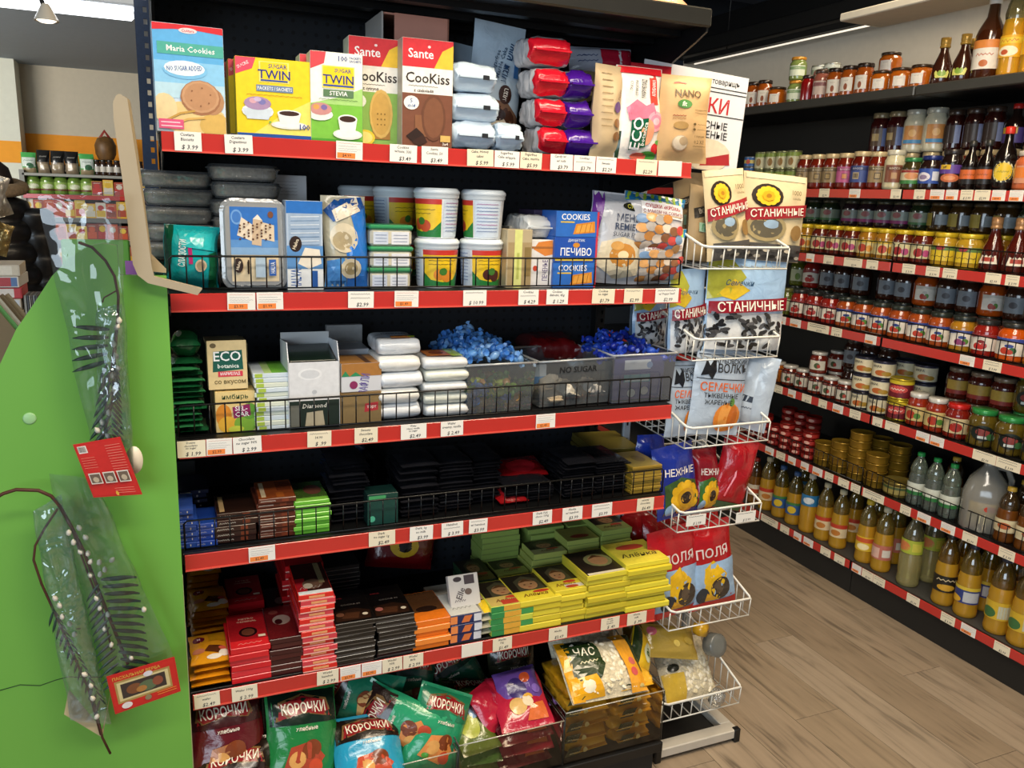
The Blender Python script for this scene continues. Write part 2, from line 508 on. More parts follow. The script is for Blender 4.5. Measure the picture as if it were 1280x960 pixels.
# rail lamp along the right wall
mb = MB(); mb.box(-0.02, 0.02, -1.3, 1.3, 0, 0.03, BLK, 0.003)
rl = mb.build('rail_lamp', None, (3.06, 1.5, 2.455))
mb = MB(); mb.tube([(-0.005, -1.2, -0.012), (-0.005, 1.2, -0.012)], 0.0045, M('fff3df', 0.4, var=0, emit=0.9), 8); mb.build('tube', rl)
for yy in (-0.9, 0.0, 0.9):
    mb = MB(); mb.tube([(0, yy, 0.03), (0, yy, 0.62)], 0.004, BLK); mb.build('hanger', rl)
tag(rl, 'slim black rail lamp running along the top of right wall', 'lamp')
# hanging white ceiling baffle
c1 = at(1049, 27, 0, 2.55)
ZBF = c1.z
mb = MB(); mb.box(c1.x, c1.x + 0.22, c1.y - 2.2, c1.y, ZBF, ZBF + 0.03, matte('dcd4c2'), 0.004)
bf = mb.build('ceiling_baffle')
for q in (0.35, 1.2):
    mb = MB(); mb.tube([(c1.x + 0.2, c1.y - q, ZBF + 0.03), (c1.x + 0.2, c1.y - q, 3.25)], 0.005, BLK); mb.build('hanger', bf)
tag(bf, 'flat off-white panel hung from dark ceiling above right shelves', 'ceiling panel')

# ---- strip light and spot at top left
p0 = at(0, 10, 1, 1.5); p1 = at(171, 20, 1, 1.5)
mb = MB(); mb.box(p0.x - 0.9, p1.x, 1.44, 1.56, p1.z + 0.02, p1.z + 0.07, matte('d8dde2'), 0.006)
sl = mb.build('strip_light')
mb = MB(); mb.box(p0.x - 0.88, p1.x - 0.01, 1.455, 1.545, p1.z - 0.012, p1.z + 0.02, M('f4f9ff', 0.4, var=0, emit=4.0), 0.008); mb.build('diffuser', sl)
tag(sl, 'long white fluorescent strip light glowing at top left', 'light')
sp = at(58, 24, 1, 1.35)
so = empty('spot_lamp', sp)
mb = MB(); mb.tube([(-0.03, 0, 0.20), (-0.022, 0, 0.10), (-0.004, 0, 0.035)], 0.007, M('2a2d31', 0.4), 8); mb.build('arm', so)
mb = MB(); mb.lathe([(0.010, 0.045), (0.016, 0.035), (0.034, 0.0), (0.036, -0.006), (0.030, -0.004)], M('cfc8ba', 0.35), 18); mb.build('shade', so)
mb = MB(); mb.lathe([(0.030, -0.003), (0.018, -0.010), (0.0, -0.012)], M('fff0d8', 0.4, var=0, emit=2.5), 14); mb.build('bulb', so)
tag(so, 'small white spot lamp hanging below the strip light', 'lamp')

# ================================================================== LEFT SHELF UNIT
def peg_mat():
    m = bpy.data.materials.new('black_pegboard'); m.use_nodes = True
    nt = m.node_tree; b = nt.nodes['Principled BSDF']; b.inputs['Roughness'].default_value = 0.5
    tc = nt.nodes.new('ShaderNodeTexCoord')
    mp = nt.nodes.new('ShaderNodeMapping'); mp.inputs['Scale'].default_value = (36, 1, 36)
    fr = nt.nodes.new('ShaderNodeVectorMath'); fr.operation = 'FRACTION'
    sb = nt.nodes.new('ShaderNodeVectorMath'); sb.operation = 'SUBTRACT'; sb.inputs[1].default_value = (0.5, 0, 0.5)
    ml = nt.nodes.new('ShaderNodeVectorMath'); ml.operation = 'MULTIPLY'; ml.inputs[1].default_value = (1, 0, 1)
    ln = nt.nodes.new('ShaderNodeVectorMath'); ln.operation = 'LENGTH'
    lt = nt.nodes.new('ShaderNodeMath'); lt.operation = 'LESS_THAN'; lt.inputs[1].default_value = 0.17
    mx = nt.nodes.new('ShaderNodeMix'); mx.data_type = 'RGBA'
    mx.inputs['A'].default_value = lin('1b1f26'); mx.inputs['B'].default_value = lin('020202')
    nt.links.new(tc.outputs['Object'], mp.inputs[0]); nt.links.new(mp.outputs[0], fr.inputs[0]); nt.links.new(fr.outputs[0], sb.inputs[0])
    nt.links.new(sb.outputs[0], ml.inputs[0]); nt.links.new(ml.outputs[0], ln.inputs[0]); nt.links.new(ln.outputs['Value'], lt.inputs[0])
    nt.links.new(lt.outputs[0], mx.inputs['Factor']); nt.links.new(mx.outputs['Result'], b.inputs['Base Color'])
    return m
PEG = peg_mat()
YB = 0.42
ga = empty('shelf_unit', (0, 0, 0))
tag(ga, 'black shop shelf unit with red price strips, filled with sweets and biscuits', 'shelf unit')
mb = MB(); mb.box(0, LA - 0.03, YB, YB + 0.02, 0.1, 2.06, PEG); mb.build('back_panel', ga)
POST = M('24344e', 0.35, metal=0.2, var=0.25, scale=160)
for x0 in (-0.034, LA - 0.03):
    mb = MB(); mb.box(x0, x0 + 0.018, YB - 0.03, YB + 0.045, 0, 2.4 if x0 < 0 else 2.05, POST if x0 < 0 else BLK)
    mb.box(x0 + 0.026, x0 + 0.031, YB - 0.03, YB + 0.045, 0, 2.4 if x0 < 0 else 2.05, POST if x0 < 0 else BLK)
    for k in range(94 if x0 < 0 else 80): mb.box(x0 + 0.018, x0 + 0.026, YB - 0.03, YB - 0.024, 0.02 + k * 0.0254, 0.034 + k * 0.0254, POST if x0 < 0 else BLK)
    mb.build('upright', ga)
for i, z in enumerate(ZA):
    mb = MB(); mb.box(0, LA, 0.006, YB, z - 0.028, z - 0.001, BLK, 0.002)
    sh = mb.build('shelf', ga)
    mb = MB(); mb.box(0.003, LA - 0.002, -0.001, 0.006, z - 0.038, z - 0.0008, BLK); mb.box(0.004, LA - 0.004, -0.0045, -0.001, z - 0.036, z - 0.001, RED, 0.0008)
    mb.box(0.004, LA - 0.004, -0.0065, -0.0045, z - 0.038, z - 0.0345, M('e0574a', 0.2, coat=0.5)); mb.build('price_strip', sh)
    for x in (0.004, LA - 0.007):
        mb = MB(); mb.prism([(0.01, z - 0.028), (YB, z - 0.028), (YB, z - 0.10), (YB - 0.06, z - 0.10), (0.03, z - 0.04)], x, x + 0.003, BLK, 'x'); mb.build('bracket', sh)
# base deck, kick plate
ZK = 0.135; YK = -0.09
mb = MB(); mb.box(0.008, LA, YK, YB, ZK - 0.03, ZK, BLK, 0.002); mb.build('base_deck', ga)
mb = MB(); mb.box(0.01, LA - 0.01, YK + 0.03, YK + 0.045, 0, ZK - 0.03, M('17181a', 0.6)); mb.build('kick_plate', ga)
# top shelf: black underside, bright front lip, sloped end brackets
ZT = 2.052
mb = MB(); mb.box(0, LA, -0.02, YB, ZT - 0.020, ZT, BLK, 0.002)
for y in (0.08, 0.2, 0.32): mb.box(0.01, LA - 0.01, y, y + 0.03, ZT - 0.034, ZT - 0.02, BLK)
sh = mb.build('top_shelf', ga)
mb = MB(); mb.box(-0.004, LA, -0.034, -0.02, ZT - 0.030, ZT + 0.012, M('5c5b56', 0.22, metal=0.85, var=0.15, scale=14), 0.004); mb.build('front_lip', sh)
for x in (0.0, LA - 0.006):
    mb = MB(); mb.prism([(-0.02, ZT - 0.02), (-0.02, ZT - 0.038), (0.02, ZT - 0.055), (0.24, ZT - 0.135), (YB, ZT - 0.15), (YB, ZT - 0.02)], x, x + 0.006, BLK, 'x'); mb.build('bracket', sh)

# wire fences along the shelf fronts
def fence(lenx, h, step, name='wire_fence'):
    root = empty(name)
    WIRE = M('08090a', 0.3, metal=0.3)
    r = 0.0016
    mb = MB(); mb.tube([(0, 0.012, 0.004), (0, 0, 0.004), (0, 0, h - 0.006), (0.006, 0, h), (lenx - 0.006, 0, h), (lenx, 0, h - 0.006), (lenx, 0, 0.004), (lenx, 0.012, 0.004)], 0.0022, WIRE); mb.build('frame', root)
    mb = MB(); mb.tube([(0, 0, 0.005), (lenx, 0, 0.005)], 0.002, WIRE); mb.build('rail', root)
    mb = MB()
    n = int(lenx / step)
    for i in range(1, n): mb.tube([(lenx * i / n, 0, 0.004), (lenx * i / n, 0, h)], r, WIRE, 5)
    o = mb.build('uprights', root); o['kind'] = 'stuff'
    return root
FA = fence(LA - 0.012, 0.070, 0.0305)
SHELFNAME = ['top shelf', 'second shelf', 'third shelf', 'fourth shelf', 'fifth shelf']
for k, i in enumerate((1, 2, 3)):
    o = FA if k == 0 else dup(FA)
    o.location = (0.006, 0.006, ZA[i] + 0.003)
    tag(o, 'black wire fence along the front of left unit\'s %s' % SHELFNAME[i], 'wire fence', 'wire shelf fences')

# ================================================================== RIGHT SHELF UNIT (two bays and a third further off)
XD = 0.44
BAYS = [(YJ - LA, YJ, 'near bay of the right unit'), (YJ, YJ + LA, 'middle bay of the right unit'), (YJ + LA, YJ + 2 * LA, 'far bay of the right unit')]
GREYL = M('4a4945', 0.35, metal=0.5, var=0.1)
FB = None
FBN = 0
for bi, (y0, y1, nm) in enumerate(BAYS):
    g = empty('shelf_unit', (XB, y0, 0))
    tag(g, 'tall black grocery shelf bay with red strips, %s' % nm, 'shelf unit')
    g.parent = None
    ln = y1 - y0
    mb = MB(); mb.box(XD, XD + 0.02, 0, ln, 0, 2.1, BLK); mb.build('back_panel', g)
    for i, z in enumerate(ZB):
        mb = MB(); mb.box(0.006, XD, 0.003, ln - 0.003, z - 0.03, z - 0.0008, BLK if i < 6 else M('3d3d3c', 0.5), 0.002)
        sh = mb.build('shelf' if i < 6 else 'base_deck', g)
        mb = MB()
        if i == 0:
            mb.box(-0.012, 0.006, 0.003, ln - 0.003, z - 0.034, z + 0.004, GREYL, 0.004); mb.build('front_lip', sh)
        else:
            mb.box(-0.002, 0.006, 0.004, ln - 0.004, z - 0.038, z - 0.0004, BLK); mb.box(-0.006, -0.002, 0.006, ln - 0.006, z - 0.036, z - 0.001, RED, 0.0008); mb.build('price_strip', sh)
    mb = MB(); mb.box(0.012, 0.02, 0.002, ln - 0.002, 0.0, ZB[6] - 0.03, M('191816', 0.6)); mb.build('kick_plate', g)
    if bi < 2:
        for i in (2, 3, 4, 5):
            if FB is None:
                FB = fence(LA - 0.02, 0.072, 0.028); o = FB
            else: o = dup(FB)
            o.location = (XB + 0.006, y1 - 0.01, ZB[i] + 0.003); o.rotation_euler = (0, 0, -PI / 2)
            tag(o, 'black wire fence on the %s, shelf %s from top' % (nm, ('third', 'fourth', 'fifth', 'sixth')[i - 2]), 'wire fence', 'wire shelf fences')
# ================================================================== PRICE TAGS
INK = '2b2d33'
def price_tag(w_, lines, style, rnd, hgt=0.036):
    """a paper card, local -y is its face; lines are its writing"""
    paper = {'hand': 'f1eee6', 'print': 'eeebe4', 'blank': 'efe9dc', 'cream': 'ece2c8'}[style]
    mb = MB(); mb.box(-w_ / 2, w_ / 2, -0.0007, 0.0, 0, hgt, M(paper, 0.35, coat=0.2, var=0.03), 0.0002)
    o = mb.build('price_tag')
    el = []
    if style == 'print':
        el.append(R(0.04, 0.05, 0.72, 0.36, 'f0873f'))
        el.append(T(lines[-1], 0.40, 0.20, 0.17, '4a3a30'))
        for k, v in enumerate((0.88, 0.72, 0.58, 0.46)): el.append(L(scribble(0.08, 0.92 - 0.14 * (k % 2), v, 0.018, 14, rnd), 0.010, '8d8f94' if k else 'd98a7a'))
    elif style in ('hand', 'cream'):
        n = len(lines)
        for k, s in enumerate(lines):
            if s.startswith('$'): el.append(T(s, 0.56, 0.19, 0.24, INK, 0.8, shear=0.15))
            elif s == '~': el.append(L(scribble(0.1, 0.85, 0.84 - k * 0.24, 0.05, 16, rnd), 0.016, INK))
            else: el.append(T(s, 0.48, (0.88 - k * 0.18 if n > 3 else (0.85 - k * 0.25 if n == 3 else 0.70)), 0.12 if n > 3 else 0.16, INK, 0.9, rot=rnd.uniform(-0.03, 0.03), shear=0.1))
    if el:
        pb = MB(); decorate(pb, front_of(w_, hgt, -0.0007), w_, hgt, el, base=0.0002, step=0.00003); pb.build('writing', o)
    return o
TAGS_A = [
 [(218, 252, 'hand', ['Cuetara', 'Biscuits', '$ 3.99']), (281, 316, 'hand', ['Cuetara', 'Digestives', '$ 3.99']), (420, 453, 'print', ['$4.99']),
  (487, 521, 'hand', ['Cookies', 'w/nuts, 335', '$3.49']), (527, 560, 'hand', ['Sante', 'Cookiss, 50', '$3.49']), (584, 617, 'cream', ['Cake, Honey', 'cakes', '$ 5.99']),
  (618, 649, 'hand', ['Sugarfree', 'Cake w/apple', '$ 5.99']), (650, 677, 'cream', ['Sugarfree', 'Cake, marble', '$5.99']), (688, 716, 'hand', ['Candy w/ ..', 'w/ nuts', '$3.79']),
  (717, 744, 'hand', ['Cookies', '~', '$3.79']), (745, 770, 'hand', ['~', 'Sweets', '$2.29']), (795, 821, 'cream', ['~', '$2.29']), (823, 852, 'blank', [])],
 [(284, 319, 'print', ['$3.99']), (321, 354, 'print', ['$1.99']), (435, 467, 'hand', ['~', '~', '$2.99']), (493, 523, 'print', ['$1.49']), (579, 608, 'hand', ['~', '$ 10.99']),
  (648, 673, 'hand', ['Cookies', '~', '$ 4.29']), (683, 710, 'hand', ['Cookies', 'diabetic, 45g', '$ 1.29']), (740, 768, 'cream', ['Cookies', 'no sugar', '$1.79']), (780, 803, 'cream', ['~', '$2.99']),
  (819, 848, 'hand', ['~', 'w/ Poppy Seed', '$2.99'])],
 [(221.5, 257, 'cream', ['Doxina', 'chocolates', 'no sugar', '$ 1.99']), (258, 290, 'print', ['$2.99']), (291.5, 327, 'hand', ['Chocolate', 'no sugar 90%', '$ 2.99']), (384, 414, 'cream', ['~', '14.90', '$ .99']),
  (443, 472, 'cream', ['Sweets', 'chocolate', '$2.49']), (501, 533, 'hand', ['Wafer', 'Hazel, vanilla', 'no sugar', '$2.49']), (551, 579, 'hand', ['Wafer', 'creamy, vanilla', '$ 2.49']), (670, 694, 'print', ['$2.49'])],
 [(311, 344, 'print', ['$2.49']), (461, 494, 'cream', ['Dark', 'no sugar 1g', '$2.49']), (512, 541, 'hand', ['Dark, 1g', 'no milk', '$3.99']), (552, 579, 'hand', ['Hazelnut', '~', '$ 3.99']), (586, 609, 'hand', ['~', 'w/ hazelnut', '$3.99']),
  (666, 690, 'hand', ['Dark 72%', 'choco 100g', '$2.49']), (703, 728, 'hand', ['Alenka', 'w/ hazelnut', '$3.99']), (740, 765, 'hand', ['~', '~', '$3.99']), (796, 817, 'cream', ['natural', 'chocolate', '$6.49'])],
 [(243, 275, 'cream', ['~', 'wafer', '$2.49']), (290, 322, 'cream', ['Wafer 100g', '$ 2.99']), (396, 423, 'cream', ['Wedel', 'hazelnut', '$ 2.99']), (425.5, 451, 'print', ['$2.99']), (452, 477, 'print', ['$2.99']),
  (478, 503, 'cream', ['Wedel', '90%', '$ 2.99']), (504, 529, 'cream', ['Wedel', '80%', '$ 2.99']), (577, 603, 'blank', []), (616, 640, 'cream', ['Alenka', '15g', '$1.49']), (686, 709, 'cream', ['Alenka', '$2.69']),
  (751, 774, 'cream', ['Alenka', 'n.s. with', 'hazelnut', '$ .49']), (784, 808, 'cream', ['Alenka', 'milk', '$ .99'])]]
rnd = random.Random(3)
STY = {'hand': 'white handwritten price tag', 'cream': 'cream handwritten price tag', 'print': 'printed price tag with orange band', 'blank': 'blank cream shelf tag'}
for i, tags in enumerate(TAGS_A):
    for u0, u1, st, ln in tags:
        z = ZA[i] - 0.036
        x0, x1 = xu(u0, -0.007, z + 0.018), xu(u1, -0.007, z + 0.018)
        o = price_tag(x1 - x0, ln, st, rnd); o.location = ((x0 + x1) / 2, -0.0070, z + 0.0005)
        o.rotation_euler = (0, rnd.uniform(-0.02, 0.02), 0)
        reg(o, STY[st], 'price tag', 'on left unit\'s %s edge' % SHELFNAME[i], 'price tags on the left unit')
TAGS_B = {
 1: [(1024, 1037), (1062, 1075), (1113, 1127), (1142, 1157), (1163, 1180), (1182, 1198), (1201, 1216), (1219, 1237), (1240, 1257), (1262, 1279)],
 2: [(1008, 1018), (1030, 1042), (1055, 1078), (1083, 1098), (1128, 1144), (1158, 1174), (1179, 1196), (1232, 1251), (1256, 1275)],
 3: [(970, 982), (988, 1001), (1010, 1036), (1039, 1053), (1081, 1096), (1200, 1218), (1229, 1252)],
 4: [(968, 978), (985, 995), (1003, 1014), (1023, 1034), (1041, 1054), (1062, 1076), (1091, 1103), (1107, 1124), (1145, 1162), (1163, 1180), (1216, 1245), (1246, 1275)],
 5: [(957, 967), (971, 981), (985, 995), (1001, 1011), (1016, 1028), (1031, 1042), (1048, 1061), (1064, 1075), (1079, 1105), (1125, 1139), (1147, 1163), (1176, 1194), (1203, 1222), (1249, 1268)],
 6: [(952, 972), (976, 986), (992, 1002), (1005, 1016), (1026, 1038), (1043, 1056), (1065, 1077), (1078, 1091), (1092, 1106), (1134, 1149), (1176, 1194), (1201, 1220), (1242, 1263)]}
RN = {1: 'second shelf', 2: 'third shelf', 3: 'fourth shelf', 4: 'fifth shelf', 5: 'sixth shelf', 6: 'base shelf', 0: 'top shelf'}
_pt = {}
for i, tags in TAGS_B.items():
    for u0, u1 in tags:
        z = ZB[i] - 0.036
        ya, yb = yu(u0, XB - 0.007, z + 0.018), yu(u1, XB - 0.007, z + 0.018)
        wid = round(abs(ya - yb) / 0.01) * 0.01
        wid = max(0.03, min(wid, 0.13))
        v = rnd.randrange(3)
        if (wid, v) not in _pt:
            o = price_tag(wid, [['~', '~', '$ 3.99'], ['~', '$2.99'], ['$4.49']][v], 'cream' if v < 2 else 'print', rnd); _pt[wid, v] = o
        else: o = dup(_pt[wid, v])
        o.location = (XB - 0.0075, (ya + yb) / 2, z + 0.0005); o.rotation_euler = (0, 0, -PI / 2)
        reg(o, 'small cream price tag', 'price tag', 'on right unit\'s %s edge' % RN[i], 'price tags on the right unit')
# ================================================================== LEFT UNIT: TOP SHELF
GA = 'goods on the left unit'
def span(u0, u1, y, z): return xu(u0, y, z), xu(u1, y, z)
def put(o, u, y, z, rz=0, rx=0): o.location = (xu(u, y, z), y, z); o.rotation_euler = (rx, 0, rz); return o
def dims(u0, u1, vt, y, z):
    a, b = span(u0, u1, y, z); c = (a + b) / 2
    return b - a, zv(vt, c, y) - z, c
z = ZA[0]
# blue biscuit box
W_, H_, c = dims(196, 283, 31, 0.02, z)
o = carton('biscuit_box', W_, 0.07, H_, 'cfe0ee', [
    R(0, 0.32, 1, 1, '5fb0e6'), R(0, 0.42, 1, 0.66, '8cc9ee'), R(0, 0.32, 1, 0.46, 'b9dbea'),
    P([(0, 0.93), (0, 1), (1, 1), (1, 0.935), (0.6, 0.955), (0.3, 0.95)], 'd8232e'), E(0.50, 0.945, 0.13, 0.026, 'f2dadb'), T('Cuétara', 0.5, 0.945, 0.026, 'c41f2c'),
    P([(0.06, 0.72), (0.06, 0.83), (1, 0.83), (1, 0.72)], '4fae9d'), T('Maria Cookies', 0.53, 0.777, 0.055, 'ffffff', 0.72),
    E(0.44, 0.585, 0.32, 0.085, '7dbfe8'), E(0.43, 0.60, 0.29, 0.07, 'e6f2fa'), T('NO SUGAR ADDED', 0.43, 0.60, 0.045, '1d4e9c', 0.5, rot=0.07),
    E(0.5, 0.14, 0.5, 0.16, 'e6c98a'), E(0.85, 0.08, 0.24, 0.12, 'd9b25f'), E(0.12, 0.22, 0.18, 0.14, 'e8d3a2'),
    E(0.80, 0.31, 0.18, 0.13, 'b98a62'), E(0.64, 0.335, 0.29, 0.165, 'a4714d'), E(0.64, 0.345, 0.27, 0.15, 'c99a72'), E(0.64, 0.345, 0.235, 0.128, 'bf8e66')]
    + [E(0.64 + 0.15 * math.cos(a), 0.345 + 0.085 * math.sin(a), 0.012, 0.008, '8f6040') for a in (0.3, 1.4, 2.5, 3.6, 4.7, 5.6)]
    + [L([(0.12, 0.1), (0.34, 0.18), (0.55, 0.21)], 0.03, 'c69c4c'), L([(0.2, 0.06), (0.45, 0.13), (0.7, 0.15)], 0.03, 'd6ad5e'),
       R(0.03, 0.03, 0.38, 0.12, 'e25b86'), L([(0.06, 0.09), (0.33, 0.09)], 0.016, 'f7d5df'), L([(0.06, 0.055), (0.36, 0.055)], 0.016, 'f7d5df')], side='7fbfe6', loc=(c, 0.055, z), rz=0.02)
tag(o, 'tall light blue biscuit box with round cookie picture at shelf left end', 'biscuit box', GA)
# sweetener boxes
def cup(u, v, s, body='f4f1ea'):
    return [E(u, v - 0.10 * s, 0.26 * s, 0.055 * s, 'e6e4de'), E(u, v - 0.095 * s, 0.22 * s, 0.04 * s, 'f6f4ee'), P([(u - 0.17 * s, v + 0.06 * s), (u - 0.13 * s, v - 0.08 * s), (u + 0.13 * s, v - 0.08 * s), (u + 0.17 * s, v + 0.06 * s)], body),
            E(u, v + 0.06 * s, 0.17 * s, 0.045 * s, 'f9f7f2'), E(u, v + 0.058 * s, 0.145 * s, 0.033 * s, '3b2013')]
W_, H_, c = dims(297, 389, 74, 0.03, z)
twin = [R(0, 0.045, 1, 1, 'f6d21c'), P([(0.22, 0.045), (1, 0.045), (1, 0.5), (0.6, 0.3)], 'fae26a'), R(0, 0, 1, 0.05, '1c4f9e'), P([(0, 0.78), (0, 1), (0.27, 1), (0.22, 0.86)], 'e14a62'), T('SUCRE', 0.1, 0.90, 0.04, 'f7dfe2', rot=0.5),
        R(0.31, 0.70, 0.71, 0.96, 'f3e27e'), R(0.33, 0.71, 0.69, 0.95, 'f7d21a'), T('SUGAR', 0.56, 0.905, 0.055, '1d3f8f'), T('TWIN', 0.51, 0.80, 0.115, '1d2f86'), R(0.33, 0.715, 0.69, 0.735, '2b4fa4'),
        R(0.27, 0.585, 0.76, 0.665, '6f86a8'), T('PACKETS / SACHETS', 0.515, 0.625, 0.045, 'f5f5f0', 0.46), L(scribble(0.14, 0.88, 0.54, 0.006, 20), 0.006, 'b07a2a'),
        E(0.28, 0.33, 0.21, 0.10, 'dfe7ee'), P([(0.08, 0.36), (0.14, 0.23), (0.42, 0.23), (0.48, 0.36)], 'cfdbe6'), E(0.28, 0.43, 0.18, 0.085, 'a98bb0'), E(0.22, 0.46, 0.05, 0.035, 'd8a6b4'), E(0.34, 0.45, 0.05, 0.035, '7c79b5'), E(0.28, 0.48, 0.05, 0.03, 'c9b6d6')] + cup(0.70, 0.27, 0.95) + [T('100', 0.91, 0.16, 0.075, '1d3f8f'), E(0.44, 0.2, 0.02, 0.015, '84b04a')]
o = carton('sweetener_box', W_, 0.05, H_, 'ecc81a', twin, side='d8b91c', loc=(c, 0.05, z), rz=-0.03)
tag(o, 'yellow sweetener packets box with coffee cup picture, front of its row', 'sweetener box', 'sweetener boxes on the top shelf')
for k in (1, 2):
    q = dup(o, (c - 0.010 * k, 0.05 + 0.056 * k, z), (0, 0, 0.01))
    tag(q, 'yellow sweetener packets box %s behind the front yellow one' % ('standing directly', 'standing last, two rows')[k - 1], 'sweetener box', 'sweetener boxes on the top shelf')
W_, H_, c = dims(389, 453, 66, 0.025, z)
stev = [R(0, 0, 1, 0.42, '7cc142'), R(0, 0.42, 1, 1, 'f1f4ea'), P([(0, 0.42), (1, 0.42), (1, 0.62), (0.5, 0.5)], 'a9d67c'), R(0, 0.0, 1, 0.03, '4f9e2c'), P([(0, 0.80), (0, 1), (0.3, 1), (0.26, 0.87)], 'e0464f'), T('100', 0.62, 0.935, 0.06, '1d3f8f'), T('PACKETS', 0.86, 0.95, 0.025, '1d3f8f'), T('SACHETS', 0.86, 0.915, 0.025, '1d3f8f'),
        R(0.22, 0.60, 0.84, 0.85, 'f3e27e'), R(0.24, 0.61, 0.82, 0.84, 'f7d21a'), T('SUGAR', 0.62, 0.80, 0.045, '1d3f8f'), T('TWIN', 0.53, 0.70, 0.10, '1d2f86'), R(0.24, 0.62, 0.82, 0.64, '2b4fa4'),
        R(0.24, 0.505, 0.82, 0.585, '5b7d58'), T('STEVIA', 0.53, 0.545, 0.05, 'ffffff'), L(scribble(0.15, 0.9, 0.475, 0.005, 20), 0.008, '3c6a2c'),
        E(0.16, 0.30, 0.26, 0.07, 'e8ece8'), E(0.18, 0.36, 0.22, 0.07, 'c98d8a'), E(0.10, 0.38, 0.06, 0.03, 'd9a255'), E(0.25, 0.38, 0.06, 0.03, '7c6aa8')] + cup(0.70, 0.20, 1.1)
o = carton('sweetener_box', W_, 0.05, H_, 'e9efe0', stev, side='d9e8c6', loc=(c, 0.045, z), rz=-0.02)
tag(o, 'white and green stevia sweetener box with coffee cup picture', 'sweetener box', 'sweetener boxes on the top shelf')
q = dup(o, (c - 0.012, 0.104, z), (0, 0, 0.0)); tag(q, 'second stevia box hidden right behind the front green and white one', 'sweetener box', 'sweetener boxes on the top shelf')
# oat biscuit cartons
def oat(body, low, txt2):
    return [R(0, 0, 1, 0.50, low), R(0, 0.50, 1, 0.74, 'f2efe8'), P([(0, 0.74), (0, 1), (1, 1), (1, 0.78), (0.75, 0.74)], 'd52b35'), P([(0.62, 0.74), (1, 0.74), (1, 0.96), (0.78, 0.90)], 'efc33a'), T('Sante', 0.36, 0.865, 0.085, 'ffffff', 0.6), E(0.52, 0.93, 0.03, 0.012, 'f6dcdc'),
            T('CooKiss', 0.5, 0.645, 0.095, '2e2622', 0.86), L(scribble(0.12, 0.7, 0.57, 0.004, 20), 0.008, '6a5d50'), T(txt2, 0.42, 0.525, 0.03, '4a3d34', 0.7),
            E(0.18, 0.41, 0.15, 0.065, 'eef1ea'), T('5', 0.18, 0.43, 0.04, '2d5a9e'), T('zbóż', 0.18, 0.385, 0.03, '2d5a9e')]
z2 = z
W_, H_, c = dims(437, 500, 47, 0.075, z)
o = carton('cookie_carton', W_, 0.06, H_, 'd9d5c8', oat('d9d5c8', '8db85a', 'z cytryną') + [R(0.45, 0.06, 0.8, 0.3, 'a97a3c'), E(0.62, 0.30, 0.23, 0.23, 'd8b263'), E(0.62, 0.30, 0.19, 0.20, 'cda253')] + [E(0.55 + 0.07 * (k % 3), 0.2 + 0.05 * (k // 3), 0.015, 0.008, '8a6a2c') for k in range(9)] + [E(0.30, 0.07, 0.2, 0.075, 'e9cf3c'), E(0.30, 0.07, 0.15, 0.055, 'f4e58a'), E(0.12, 0.1, 0.12, 0.06, 'd9563f')], side='c9cbb4', loc=(c, 0.105, z), rz=-0.02)
tag(o, 'green and white oat cookie carton with red header, lemon flavour', 'cookie carton', GA)
W_, H_, c = dims(503, 565, 49, 0.03, z)
o = carton('cookie_carton', W_, 0.06, H_, 'cfc8bd', oat('cfc8bd', '7a4a35', 'z czekoladą') + [R(0.25, 0.1, 0.6, 0.3, '8a5a3c'), E(0.62, 0.28, 0.24, 0.22, '6b412c'), E(0.62, 0.28, 0.20, 0.19, '7d4f36'), P([(0.08, 0.10), (0.28, 0.18), (0.42, 0.12), (0.25, 0.03)], '2b1710'), P([(0.2, 0.05), (0.42, 0.12), (0.5, 0.05), (0.3, 0.0)], '3a2016'), T('3x4', 0.86, 0.04, 0.03, 'f0e6d8'), R(0.76, 0.06, 0.96, 0.12, 'd8b263')], side='b5aca0', loc=(c, 0.062, z), rz=-0.02)
tag(o, 'brown and white chocolate oat cookie carton with red header', 'cookie carton', GA)
W_, H_, c = dims(478, 560, 18, 0.14, z)
mb = MB(); t = 0.004; bm_ = card('94604e'); bd = card('c98e7c')
Wd, Dd, Hd = W_, 0.16, H_
mb.box(-Wd / 2, Wd / 2, -Dd / 2, -Dd / 2 + t, 0, Hd * 0.40, bm_); mb.box(-Wd / 2, Wd / 2, Dd / 2 - t, Dd / 2, 0, Hd, bm_)
mb.box(Wd / 2 - t, Wd / 2, -Dd / 2, Dd / 2, 0, Hd, bm_); mb.box(-Wd / 2, -Wd / 2 + t, -Dd / 2, Dd / 2, 0, Hd, card('b9b4ae')); mb.box(-Wd / 2, Wd / 2, -Dd / 2, Dd / 2, 0, t, bm_)
mb.box(-Wd / 2 + 0.03, Wd / 2 - t, -Dd / 2, -Dd / 2 + t, Hd * 0.40, Hd, bd); mb.box(-Wd / 2 + t, Wd / 2 - t, -Dd / 2 + t, Dd / 2 - t, Hd - t, Hd, bd)
o = mb.build('display_carton', None, (c, 0.23, z)); tag(o, 'tall brown display carton standing behind the cookie cartons', 'carton', GA)
